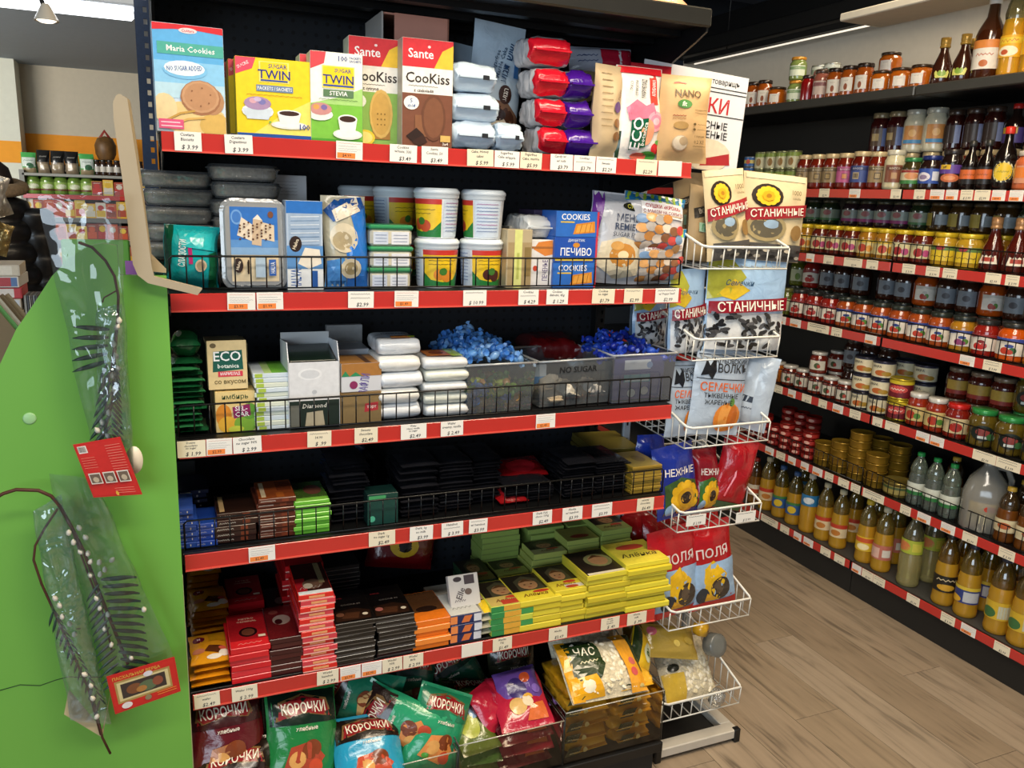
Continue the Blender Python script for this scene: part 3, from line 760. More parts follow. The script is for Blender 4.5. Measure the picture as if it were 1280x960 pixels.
# light blue cake packs
def cakepack(Wd, Hd, Dp, seed, front=True):
    el = [P([(0, 0), (0, 0.28), (0.3, 0.42), (0.7, 0.40), (1, 0.3), (1, 0)], '7c5a44'), E(0.55, 0.27, 0.36, 0.10, '4b2d20'), E(0.45, 0.22, 0.3, 0.08, 'd9cbb4'), E(0.66, 0.18, 0.2, 0.06, '8a6446'), E(0.5, 0.30, 0.2, 0.05, '2f1a13'),
          E(0.64, 0.46, 0.13, 0.075, '3a2018'), T('עוגה', 0.64, 0.46, 0.04, 'e9e2d8', rot=1.4), T('Sugarfree', 0.42, 0.70, 0.035, '33516f', rot=1.35), T('Marble Cake', 0.52, 0.70, 0.035, '33516f', rot=1.35), T('עוגת שיש', 0.66, 0.70, 0.06, '24456b', rot=1.35), R(0.80, 0.60, 0.90, 0.84, '3c78b8'), E(0.85, 0.08, 0.1, 0.05, 'c9a36a')]
    return pouch('cake_pack', Wd, Hd, Dp, 'c3d6e6', el if front else [E(0.7, 0.5, 0.06, 0.03, '23262b')], seed)
W_, H_, c = dims(582, 646, 24, 0.17, z)
o = squash(cakepack(W_ * 0.98, H_ * 0.97, 0.045, 3), (c - 0.002, 0.19, z + 0.002), (0.0, 0.09, 0.0)); tag(o, 'pale blue cake pack with marble cake picture, standing tall', 'cake pack', 'pale blue cake packs')
o = squash(cakepack(0.08, H_ * 0.75, 0.06, 8, False), (c - 0.066, 0.26, z + 0.03), (0.0, 0.12, 0)); tag(o, 'pale blue cake pack leaning behind the tall standing one', 'cake pack', 'pale blue cake packs')
# packs lying with their ends to the front
def endpack(name, Wd, Hd, Dp, body, endcol, seed, patch='23262b', el=None):
    """a wrapped loaf lying down, its crimped end towards -y"""
    mb = MB(); m = foil(body); me_ = foil(endcol)
    offv = Vector((seed, 0.3, 0.7)); NK = 26
    def ring(t, k):
        a = 2 * PI * k / NK
        c_, s_ = math.cos(a), math.sin(a)
        e = 0.45
        cx_ = math.copysign(abs(c_) ** e, c_); cz_ = math.copysign(abs(s_) ** e, s_)
        sw, sh_ = (1, 1)
        if t < 0.16: sw, sh_ = 0.90 + 0.1 * (t / 0.16), 0.18 + 0.82 * (t / 0.16) ** 0.6
        if t > 0.84: sw, sh_ = 0.90 + 0.1 * ((1 - t) / 0.16), 0.18 + 0.82 * ((1 - t) / 0.16) ** 0.6
        nz = 0.006 * noise.noise(Vector((cx_ * 2, t * 8, cz_ * 2)) + offv) + 0.0045 * noise.noise(Vector((cx_ * 5, t * 19, cz_ * 6)) + offv)
        return ((Wd / 2 + nz) * cx_ * sw, (t - 0.5) * Dp, Hd / 2 + (Hd / 2 + nz) * cz_ * sh_ * 0.98)
    NT = 26; V = [ring(i / NT, k) for i in range(NT + 1) for k in range(NK)]
    F1 = []; F2 = []
    for i in range(NT):
        for k in range(NK):
            (F2 if i < 4 else F1).append((i * NK + k, i * NK + (k + 1) % NK, (i + 1) * NK + (k + 1) % NK, (i + 1) * NK + k)[::-1])
    mb.add(V, F1, m, True); mb.add(V, F2 + [tuple(range(NK))], me_, True); mb.add([V[NT * NK + k] for k in range(NK)], [tuple(range(NK))[::-1]], m)
    o = mb.build(name)
    pb = MB()
    def front(u, v, h): return ((u - 0.5) * Wd * 0.9, -Dp / 2 - 0.0012 - h, Hd / 2 + (v - 0.5) * Hd * 0.5)
    pb.box(-Wd * 0.42, Wd * 0.42, -Dp / 2 - 0.012, -Dp / 2 + 0.002, Hd * 0.44, Hd * 0.50, me_)
    if patch: pb.box(Wd * 0.10, Wd * 0.24, -Dp / 2 - 0.0135, -Dp / 2 - 0.012, Hd * 0.40, Hd * 0.56, M(patch, 0.4))
    pb.build('end_seal', o)
    return o
first = None
for k, (u0, u1, v0, v1) in enumerate([(566, 620, 152, 183), (566, 626, 117, 153), (567, 622, 80, 117), (622, 655, 150, 184)]):
    y = 0.03
    zz = z + (0.0 if k in (0, 3) else 0.063 * k)
    a, b = span(u0, u1, y, zz)
    o = squash(endpack('cake_pack', b - a, 0.060, 0.10, 'bcd0e2', 'c9dae8', k + 1), ((a + b) / 2, y + 0.05, zz), (0, 0, 0.03 * (-1) ** k))
    tag(o, ['pale blue cake pack at the bottom of the stack of three', 'pale blue cake pack in the middle of the stack of three', 'pale blue cake pack on top of the stack of three', 'pale blue cake pack lying alone right of the three stacked'][k], 'cake pack', 'pale blue cake packs')
for k, (u0, u1) in enumerate([(676, 709), (672, 709), (669, 711), (664, 716)]):
    zz = z + 0.0665 * k; y = 0.035; a, b = span(u0, u1, y, zz)
    o = squash(endpack('biscuit_roll', b - a, 0.062, 0.12, 'd6d3d4', 'd8172c', k + 11, None), ((a + b) / 2, y + 0.06, zz), (0, 0, 0.02 * (-1) ** k))
    reg(o, 'white biscuit roll with crumpled red end', 'biscuit roll', 'in red stack', 'biscuit rolls', 'from bottom')
for k, (u0, u1) in enumerate([(710, 748), (711, 744), (711, 744)]):
    zz = z + 0.0665 * k; y = 0.03; a, b = span(u0, u1, y, zz)
    o = squash(endpack('biscuit_roll', b - a, 0.062, 0.19, 'cfd3dc', '45148c', k + 21, None), ((a + b) / 2, y + 0.1, zz), (0, 0, -0.02 + 0.015 * (-1) ** k))
    reg(o, 'white biscuit roll with shiny purple end', 'biscuit roll', 'in purple stack', 'biscuit rolls', 'from bottom')
a, b = span(716, 800, 0.22, z + 0.2)
o = pouch('biscuit_roll', 0.19, 0.07, 0.05, 'b9bdcc', [R(0.45, 0.05, 0.97, 0.95, 'c4203c'), R(0.74, 0.1, 0.78, 0.9, 'e8e4e8'), T('~', 0.2, 0.6, 0.2, '3a4a7a'), L(scribble(0.1, 0.4, 0.6, 0.03), 0.01, '3f4f80'), L(scribble(0.1, 0.38, 0.4, 0.03), 0.01, '3f4f80')], 31)
squash(o, ((a + b) / 2, 0.25, z + 0.222), (-0.2, -0.05, 0)); tag(o, 'grey and red biscuit roll lying sideways on the red and purple stacks', 'biscuit roll', 'biscuit rolls')
o = squash(endpack('biscuit_roll', 0.07, 0.075, 0.2, 'cbb891', 'bfa878', 41, None), (xu(728, 0.2, z + .18), 0.26, z + 0.145), (0, 0, 0.1)); tag(o, 'beige wrapped roll tucked behind the purple rolls', 'biscuit roll', 'biscuit rolls')
# beige, white and kraft bags at the right end
W_, H_, c = dims(739, 771, 80, 0.03, z)
o = pouch('wafer_bag', W_ * 1.15, H_, 0.05, 'cbb28a', [L(scribble(0.15, 0.5, 0.9 - 0.07 * k, 0.006, 12), 0.02, '8a7148') for k in range(9)] + [E(0.72, 0.55, 0.16, 0.06, '6a4a86'), E(0.72, 0.38, 0.15, 0.05, '8a5f34'), E(0.72, 0.24, 0.15, 0.05, '8a5f34'), T('Sante', 0.72, 0.68, 0.04, '7a4a2c', rot=1.4)], 5, gloss=False)
squash(o, (c + 0.004, 0.045, z), (0.0, 0.02, 0.12)); tag(o, 'beige wafer bag standing edge-on beside the purple rolls', 'wafer bag', GA)
W_, H_, c = dims(773, 829, 82, 0.02, z)
o = pouch('marmalade_bag', W_, H_, 0.05, 'efeae2', [R(0.02, 0.92, 0.98, 0.995, 'd6232b'), R(0.0, 0.0, 0.08, 0.3, '1f3a24'), R(0.66, 0.60, 0.84, 0.95, 'e2483c'), T('КЛУБНИКА', 0.75, 0.78, 0.05, 'ffffff', 0.3, rot=1.5), T('МАРМЕЛАД', 0.52, 0.76, 0.06, '2a2a28', 0.34, rot=1.5), T('со вкусом', 0.36, 0.76, 0.04, '6a6a60', 0.28, rot=1.5), T('ЭКО', 0.24, 0.78, 0.035, '6a6a60', rot=1.5),
      P([(0.14, 0.55), (0.35, 0.64), (0.55, 0.58), (0.72, 0.62), (0.8, 0.45), (0.4, 0.38), (0.2, 0.42)], 'ef7f98'), E(0.78, 0.42, 0.2, 0.11, 'f2a6b4'), E(0.78, 0.42, 0.14, 0.075, 'e88aa0'), E(0.78, 0.42, 0.08, 0.04, 'f5bcc6'), E(0.6, 0.3, 0.16, 0.14, 'f0a27a'),
      P([(0.24, 0.10), (0.24, 0.42), (0.60, 0.45), (0.60, 0.14)], '0f5a3c'), T('ECO', 0.37, 0.28, 0.13, 'ffffff', rot=1.5), T('botanica', 0.53, 0.28, 0.055, 'e8f0e6', rot=1.5), E(0.84, 0.13, 0.10, 0.06, 'd8232e'), E(0.7, 0.05, 0.2, 0.05, '4f9a3e'), E(0.5, 0.04, 0.18, 0.04, 'e86a52'), E(0.9, 0.2, 0.08, 0.025, '5aa648')], 6, nu=16, nv=20)
squash(o, (c, 0.045, z), (-0.03, 0, 0.0)); tag(o, 'white strawberry marmalade bag with green square logo', 'marmalade bag', GA)
W_, H_, c = dims(830, 890, 97, -0.005, z)
o = pouch('kraft_pouch', W_, H_ + 0.008, 0.055, 'cda774', [L([(0.2, 0.90), (0.3, 0.915), (0.45, 0.905)], 0.02, 'b5483a'), T('NANO', 0.46, 0.785, 0.085, '5a4a30', 0.5), T('fit', 0.39, 0.665, 0.06, 'e8f0dc', shear=0.2), E(0.40, 0.665, 0.14, 0.05, '4f8a44'), T('fit', 0.39, 0.665, 0.055, 'eef5e4', shear=0.2),
      L(scribble(0.2, 0.44, 0.53, 0.006), 0.012, '9a4a34'), L(scribble(0.2, 0.44, 0.50, 0.006), 0.01, '9a6a44'), E(0.36, 0.42, 0.14, 0.045, 'a8854e'), E(0.36, 0.22, 0.16, 0.09, 'bfa889'), E(0.36, 0.22, 0.14, 0.08, 'd9c9b0'), E(0.42, 0.24, 0.09, 0.05, 'b39a78'),
      L([(0.6, 0.6), (0.9, 0.61)], 0.008, '7a6238'), L([(0.6, 0.57), (0.9, 0.57)], 0.008, '7a6238'), E(0.62, 0.44, 0.03, 0.015, '6a5530'), E(0.62, 0.38, 0.03, 0.015, '6a5530'), L(scribble(0.68, 0.92, 0.44, 0.004), 0.008, '7a6238'), L(scribble(0.68, 0.92, 0.38, 0.004), 0.008, '7a6238'), T('1 порция', 0.74, 0.30, 0.025, '6a5530'), T('0.2 ХЕ', 0.74, 0.24, 0.04, '6a5530'), L(scribble(0.62, 0.9, 0.19, 0.004), 0.008, '7a6238')], 7, gloss=False)
squash(o, (c, 0.028, z - 0.004), (-0.02, 0, -0.06)); tag(o, 'tan kraft pouch with green oval mark at the shelf\'s right end', 'pouch', GA)
o = pouch('kraft_pouch', 0.13, 0.225, 0.05, 'd0ad7c', [L(scribble(0.2, 0.8, 0.8, 0.01), 0.01, '9a7a4a')], 9, gloss=False)
squash(o, (xu(848, 0.12, z), 0.13, z), (0, 0, -0.1)); tag(o, 'plain tan kraft pouch standing behind the white marmalade bag', 'pouch', GA)
o = pouch('kraft_pouch', 0.12, 0.235, 0.04, 'b5222e', [], 10)
squash(o, (xu(806, 0.10, z), 0.10, z), (0, 0, 0.02)); tag(o, 'red topped bag standing right behind the white marmalade bag', 'pouch', GA)
# bag lying on the very top shelf
o = pouch('rusk_bag', 0.30, 0.13, 0.07, 'd9a680', [E(0.5, 0.5, 0.3, 0.3, 'e2bb94')], 12)
a = xu(858, 0.0, ZT + 0.02); squash(o, (a - 0.06, 0.10, ZT + 0.045), (-1.35, 0, 0.05)); tag(o, 'peach coloured bag lying on the highest shelf of left unit', 'bag', GA)
# ================================================================== LEFT UNIT: SECOND SHELF
def flow_mesh(name, W_, dep, t, body, top=None, seed=0, gloss=True, nu=8, nv=10):
    """a flow-wrapped flat pack lying down, its crimped end towards -y"""
    f = pouch_shape(W_, dep, t * 1.1, seed, wr=0.0016, crimp=0.04)
    g = lambda u, v, s_, h=0.0: (f(u, v, s_, h)[0], (v - 0.5) * dep, t / 2 - f(u, v, s_, h)[1])
    mb = MB(); m = foil(body) if gloss else card(body)
    mb.sheet(lambda u, v: g(u, v, -1), nu, nv, m); mb.sheet(lambda u, v: g(u, v, 1), nu, nv, m, flip=True)
    pm_ = None
    if top:
        pb = MB(); decorate(pb, lambda u, v, h: g(u, v, -1, h), W_, dep, top, gloss, curved=12, base=0.0012, step=0.0002); pm_ = pb.mesh('top_print')
    return mb.mesh(name), pm_
def loaf_mesh(name, W_, dep, t, body, top=None, seed=0):
    offv = Vector((seed, 0.3, 0.7)); mb = MB(); m = foil(body); NT = 12; NK = 20
    def pt(tt, k):
        a = 2 * PI * k / NK; c_, s_ = math.cos(a), math.sin(a)
        cx_ = math.copysign(abs(c_) ** 0.3, c_); cz_ = math.copysign(abs(s_) ** 0.3, s_)
        e = min(tt, 1 - tt); q = 1.0 if e > 0.1 else 0.35 + 0.65 * (e / 0.1) ** 0.5
        nz = 0.0022 * noise.noise(Vector((cx_ * 2, tt * 7, cz_ * 2)) + offv)
        return ((W_ / 2 + nz) * cx_ * (0.96 + 0.04 * q), (tt - 0.5) * dep, t / 2 + (t / 2 + nz - 0.0008) * cz_ * q)
    V = [pt(i / NT, k) for i in range(NT + 1) for k in range(NK)]; F = []
    for i in range(NT):
        for k in range(NK): F.append((i * NK + k, i * NK + (k + 1) % NK, (i + 1) * NK + (k + 1) % NK, (i + 1) * NK + k)[::-1])
    F += [tuple(range(NK)), tuple(range(NT * NK, NT * NK + NK))[::-1]]
    mb.add(V, F, m, True)
    pm_ = None
    if top:
        pb = MB(); decorate(pb, lambda u, v, h: ((u - 0.5) * W_ * 0.84, (v - 0.5) * dep * 0.8, t + h), W_ * 0.84, dep * 0.8, top, True, base=0.0022, step=0.0002); pm_ = pb.mesh('top_print')
    return mb.mesh(name), pm_
def bar_mesh(name, W_, dep, t, body, edge=None, top=None, gloss=False, edgetext=None):
    mb = MB(); m = M(body, 0.26, coat=0.3) if gloss else card(body)
    mb.box(-W_ / 2, W_ / 2, -dep / 2, dep / 2, 0.0002, t - 0.0004, m, min(0.0011, t * 0.2))
    pm_ = None
    pb = MB()
    if edge: decorate(pb, lambda u, v, h: ((u - 0.5) * W_, -dep / 2 - h, v * t), W_, t, edge, gloss, base=0.0003, step=0.00005)
    if top: decorate(pb, top_of(W_, dep, t - 0.0004), W_, dep, top, gloss, base=0.0003, step=0.00005)
    if pb.V: pm_ = pb.mesh('wrapper_print')
    return mb.mesh(name), pm_
SR = random.Random(11)
def stack(name, cat, desc, where, group, u0, u1, vt, n, y, z, dep, body, edge=None, top=None, flow=False, gloss=False, jit=0.002, rz=0.0, alt=None, zoff=0.0, jr=0.018, loaf=False):
    a, b = span(u0, u1, y, z); c = (a + b) / 2; W_ = (b - a) * 0.97; z += 0.0006 + (0.0022 if flow else 0)
    t = (zv(vt, c, y) - z - zoff) / n
    mk = lambda body_, tp: loaf_mesh(name, W_, dep, t, body_, tp, SR.randrange(99)) if loaf else flow_mesh(name, W_, dep, t, body_, tp, SR.randrange(99)) if flow else bar_mesh(name, W_, dep, t, body_, edge, tp, gloss)
    plain = mk(body, None); topm = mk(body, top) if top else plain
    alts = [mk(x, None) for x in (alt or [])]
    out = []
    for k in range(n):
        me, pm_ = topm if k == n - 1 else (alts[k % len(alts)] if alts and k % 2 else plain)
        o = ob(name, me, None, (c + SR.uniform(-jit, jit), y + dep / 2 + SR.uniform(-jit, jit) , z + zoff + t * k), (0, 0, rz + SR.uniform(-jr, jr)))
        if pm_: ob('wrapper_print', pm_, o)
        reg(o, desc, cat, where, group, 'from bottom'); out.append(o)
    return out, c, t
z = ZA[1]; Y0 = 0.03
CLR = film('eef2f4', 0.14, 0.07, bump=0.15, bscale=40, milk=0.12)
CLR2 = film('f2f5f6', 0.16, 0.07, bump=0.15, bscale=40, milk=0.26)
CLRM = film('e8eef2', 0.16, 0.08, bump=0.25, bscale=25)
def clamshell(W_, D_, H_, fill, lid=True):
    root = empty('clear_tub')
    mb = MB(); pr = [(0.86, 0.002), (0.93, H_ * 0.3), (0.98, H_ * 0.72), (1.0, H_ * 0.74)]
    def ringv(s_, z_, n=20):
        out = []
        for k in range(n):
            a = 2 * PI * k / n; c_, d_ = math.cos(a), math.sin(a)
            out.append((W_ / 2 * s_ * math.copysign(abs(c_) ** 0.45, c_), D_ / 2 * s_ * math.copysign(abs(d_) ** 0.45, d_), z_))
        return out
    def loft(mb, prof, m, caps=(True, True)):
        n = 20; V = []; F = []
        for s_, z_ in prof: V += ringv(s_, z_)
        for i in range(len(prof) - 1):
            for k in range(n): F.append((i * n + k, i * n + (k + 1) % n, (i + 1) * n + (k + 1) % n, (i + 1) * n + k))
        if caps[0]: F.append(tuple(range(n))[::-1])
        if caps[1]: F.append(tuple(range((len(prof) - 1) * n, len(prof) * n)))
        mb.add(V, F, m, True)
    loft(mb, pr, CLR, (True, False)); mb.build('tub', root)
    mb = MB(); loft(mb, [(1.0, H_ * 0.74), (1.03, H_ * 0.75), (1.03, H_ * 0.80), (0.98, H_ * 0.82), (0.94, H_ * 0.98), (0.90, H_)], CLR, (False, True)); mb.build('lid', root)
    mb = MB(); loft(mb, [(0.82, 0.006), (0.88, H_ * 0.3), (0.91, H_ * 0.7), (0.86, H_ * 0.88)], M(fill, 0.8, var=0.55, scale=90, bump=0.8, bscale=90)); mb.build('filling', root)
    return root
# stacks of clear tubs behind
proto = clamshell(0.15, 0.13, 0.0365, 'c2b4a0')
for k in range(5):
    o = proto if k == 0 else dup(proto)
    yk = 0.19; o.location = (xu(226 + (k % 2) * 3, yk, z) + 0.0, yk, z + 0.055 + 0.037 * k); o.rotation_euler = (0, 0, SR.uniform(-0.05, 0.05))
    reg(o, 'clear tub of grey sweets', 'tub', 'in stack behind teal bag', 'clear plastic tubs', 'from bottom')
o = endpack('foil_bag', 0.13, 0.048, 0.12, '173d2c', '1d4a36', 71, None); squash(o, (xu(222, 0.2, z), 0.2, z)); tag(o, 'dark green bag lying beneath the left stack of clear tubs', 'bag', GA)
for k in range(7):
    o = dup(proto); yk = 0.17; o.location = (xu(308 + (k % 2) * 3, yk, z), yk, z + 0.037 * k); o.rotation_euler = (0, 0, SR.uniform(-0.05, 0.05))
    reg(o, 'clear tub of grey sweets', 'tub', 'in stack behind halva tray', 'clear plastic tubs', 'from bottom')
# teal bag
W_, H_, c = dims(205, 275, 283, Y0, z)
o = pouch('candy_bag', W_ * 1.02, H_ * 0.98, 0.07, '12a5ab', [P([(0, 0.0), (0, 1), (0.16, 1), (0.1, 0.4)], '0f4a34'), P([(0.80, 0), (0.78, 0.55), (0.95, 0.6), (0.96, 0)], '0f5c3a'), T('СЛАДОСТИ', 0.30, 0.55, 0.10, 'e6f4f4', 0.5, rot=1.45), R(0.40, 0.38, 0.47, 0.68, 'b3226a'), E(0.62, 0.36, 0.11, 0.10, 'c9b59a'), E(0.62, 0.36, 0.08, 0.07, '9a8a70'), P([(0.2, 0.95), (0.3, 0.65), (0.9, 0.6), (0.95, 0.95)], '26b5ba')], 13)
squash(o, (c, 0.075, z), (-0.08, 0.05, 0.1)); tag(o, 'teal candy bag with pink stripe at left end of second shelf', 'candy bag', GA)
# halva tray standing on edge
W_, H_, c = dims(279, 361, 249, Y0, z)
root = empty('halva_tray', (c, 0.06, z)); root.rotation_euler = (-0.06, 0, 0)
def rrect(w2, h2, r, n=6):
    out = []
    for cx_, cz_, a0 in ((w2 - r, h2 - r, 0), (-w2 + r, h2 - r, PI / 2), (-w2 + r, -h2 + r, PI), (w2 - r, -h2 + r, 1.5 * PI)):
        for k in range(n + 1):
            a = a0 + PI / 2 * k / n; out.append((cx_ + r * math.cos(a), cz_ + r * math.sin(a)))
    return out
def loft_y(mb, secs, m, close=True):
    n = len(secs[0][0]); V = []; F = []
    for pts, y in secs: V += [(a, y, b) for a, b in pts]
    for i in range(len(secs) - 1):
        for k in range(n): F.append((i * n + k, i * n + (k + 1) % n, (i + 1) * n + (k + 1) % n, (i + 1) * n + k)[::-1])
    F.append(tuple(range(n)))
    if close: F.append(tuple(range((len(secs) - 1) * n, len(secs) * n))[::-1])
    mb.add(V, F, m, False)
sh_ = lambda pts, dz: [(a, b + dz) for a, b in pts]
w2, h2 = W_ / 2, H_ / 2
mb = MB(); loft_y(mb, [(sh_(rrect(w2 * 0.86, h2 * 0.90, 0.02), h2), -0.03), (sh_(rrect(w2 * 0.90, h2 * 0.93, 0.022), h2), -0.022), (sh_(rrect(w2, h2, 0.026), h2), -0.020), (sh_(rrect(w2, h2, 0.026), h2), -0.014)], CLR2, False); mb.build('lid', root)
mb = MB(); loft_y(mb, [(sh_(rrect(w2 * 0.97, h2 * 0.97, 0.024), h2), -0.012), (sh_(rrect(w2 * 0.84, h2 * 0.88, 0.02), h2), 0.035)], CLR2); mb.build('tray', root)
mb = MB(); loft_y(mb, [(sh_(rrect(w2 * 0.82, h2 * 0.86, 0.018), h2), -0.013), (sh_(rrect(w2 * 0.78, h2 * 0.82, 0.016), h2), 0.03)], M('a89a86', 0.8, var=0.3, scale=80)); mb.build('halva_block', root)
pb = MB(); el = [R(0, 0, 1, 0.36, 'd9c7a4'), R(0, 0.36, 1, 1, '2c6fc0'), R(0, 0.36, 1, 0.5, '7fa6cf'), R(0, 0.46, 1, 0.56, '5a8fca'), E(0.14, 0.86, 0.12, 0.10, '6fa0da'), E(0.14, 0.86, 0.09, 0.075, '3f78c2'),
      P([(0.14, 0.62), (0.24, 0.86), (0.52, 0.74), (0.46, 0.54)], 'e3d3bd'), P([(0.44, 0.5), (0.48, 0.84), (0.68, 0.82), (0.64, 0.48)], 'cbb193'), P([(0.62, 0.58), (0.66, 0.8), (0.92, 0.76), (0.92, 0.54)], 'dcc9ae'), P([(0.48, 0.84), (0.58, 0.90), (0.68, 0.82)], 'efe4d4'), E(0.85, 0.9, 0.06, 0.045, '7a4a30')] + [E(0.2 + 0.09 * (k % 8), 0.57 + 0.06 * (k // 8) + 0.02 * (k % 3), 0.022, 0.013, '5a3826') for k in range(32)] + [E(0.14, 0.22, 0.10, 0.10, '2d1c16'), T('Halva', 0.14, 0.22, 0.04, 'f0e2c8', rot=1.3), L(scribble(0.33, 0.36, 0.2, 0.1), 0.02, '4a3a2a'), R(0.50, 0.06, 0.72, 0.34, 'a9bfd2'), R(0.78, 0.08, 0.93, 0.30, '2f5fae'), T('HALVA', 0.86, 0.19, 0.06, 'e9eef5', 0.24, rot=1.57)]
decorate(pb, lambda u, v, h: ((u - 0.5) * w2 * 1.44, -0.0302 - h, h2 * 0.18 + v * h2 * 1.64), w2 * 1.44, h2 * 1.64, el); pb.build('label', root)
tag(root, 'clear halva tray with blue label standing upright behind wire fence', 'halva tray', GA)
# white carton and halva packs
W_, H_, c = dims(346, 386, 219, 0.20, z)
o = carton('small_carton', W_, 0.06, H_, 'd9dade', [R(0.5, 0.04, 0.92, 0.13, '8fa3c4')] + [R(0.52 + 0.045 * k, 0.05, 0.535 + 0.045 * k, 0.12, '33415e') for k in range(9)] + [L(scribble(0.1, 0.7, 0.94 - 0.03 * k, 0.003), 0.01, '8d8f94') for k in range(5)], loc=(c, 0.235, z)); tag(o, 'white carton with barcode standing behind the halva packs', 'carton', GA)
W_, H_, c = dims(360, 405, 251, Y0, z)
o = carton('halva_pack', W_, 0.05, H_, 'b9c9dc', [R(0, 0.86, 1, 1, '2a72c4'), R(0.06, 0.5, 0.94, 0.86, '9fb4cd')] + [L([(0.12, 0.82 - 0.045 * k), (0.9, 0.83 - 0.045 * k)], 0.02, ('dfe8f0', '6f8db0')[k % 2]) for k in range(8)] + [R(0, 0.0, 1, 0.5, '5b8fc8'), P([(0.3, 0.30), (0.5, 0.48), (0.9, 0.46), (0.95, 0.3), (0.6, 0.24)], 'e9e1d2'), E(0.24, 0.52, 0.17, 0.09, '2d1c16'), T('Halva', 0.24, 0.52, 0.04, 'f0e2c8', rot=1.2), R(0, 0, 1, 0.24, 'dfe3e6'), T('HALVA', 0.24, 0.13, 0.12, '2456a0', 0.55, rot=1.57), R(0.66, 0.03, 0.84, 0.22, '2456a0')], loc=(c, 0.06, z)); tag(o, 'blue and white halva pack between tray and clear halva bag', 'halva pack', GA)
W_, H_, c = dims(407, 462, 245, Y0, z)
o = pouch('halva_bag', W_, H_, 0.05, 'b9b39c', [P([(0.5, 0), (0.45, 0.4), (0.7, 0.55), (0.6, 0.85), (1, 0.9), (1, 0)], '2a74cc'), P([(0, 0.0), (0, 0.3), (0.4, 0.34), (0.5, 0)], '4d8ed2'), E(0.42, 0.55, 0.32, 0.16, 'd8ccb0'), E(0.38, 0.52, 0.22, 0.10, 'b3a27e'), E(0.55, 0.22, 0.24, 0.11, 'c9bfa6'), E(0.55, 0.22, 0.15, 0.07, '9a8a66'),
    P([(0.02, 0.84), (0.2, 0.72), (0.98, 0.88), (0.9, 0.99), (0.3, 0.96)], '1f4f96'), P([(0.2, 0.84), (0.26, 0.72), (0.86, 0.84), (0.8, 0.99)], 'e9dcc6')] + [L([(0.27, 0.86 - 0.03 * k), (0.8, 0.96 - 0.03 * k)], 0.012, 'a07a5a') for k in range(4)], 15)
squash(o, (c, 0.06, z), (-0.05, 0, 0)); tag(o, 'clear halva bag with folded blue header, beside green-lidded tubs', 'halva bag', GA)
# green-lidded tubs
def rtub(W_, D_, H_, lidc, body):
    root = empty('round_tub')
    mb = MB(); mb.box(-W_ / 2 * 0.94, W_ / 2 * 0.94, -D_ / 2 * 0.94, D_ / 2 * 0.94, 0, H_ * 0.8, M(body, 0.35, coat=0.3, var=0.2, scale=50), 0.006); mb.build('tub', root)
    mb = MB(); mb.box(-W_ / 2, W_ / 2, -D_ / 2, D_ / 2, H_ * 0.76, H_ - 0.0005, M(lidc, 0.3, coat=0.2), 0.004); mb.build('lid', root)
    pb = MB(); decorate(pb, lambda u, v, h: ((u - 0.5) * W_ * 0.9, -D_ / 2 * 0.94 - h, v * H_ * 0.74), W_ * 0.9, H_ * 0.74, [R(0.05, 0.12, 0.42, 0.9, 'c9d3e4'), R(0.5, 0.12, 0.94, 0.9, 'dfe2ea')] + [L([(0.1, 0.3 + 0.2 * k), (0.38, 0.3 + 0.2 * k)], 0.012, '6a7a9a') for k in range(3)] + [L([(0.55, 0.3 + 0.2 * k), (0.9, 0.3 + 0.2 * k)], 0.012, '7a86a0') for k in range(3)]); pb.build('label', root)
    return root
a, b = span(462, 517, Y0, z); hh = (zv(281, (a + b) / 2, Y0) - z) / 3
t0 = rtub(b - a, 0.09, hh, '2f8a5a', 'cfc9b4')
for k in range(3):
    o = t0 if k == 0 else dup(t0)
    o.location = ((a + b) / 2 + SR.uniform(-.002, .002), Y0 + 0.05, z + hh * k); reg(o, 'clear tub with green lid', 'tub', 'in the stack beside white buckets', 'green-lidded tubs', 'from bottom')
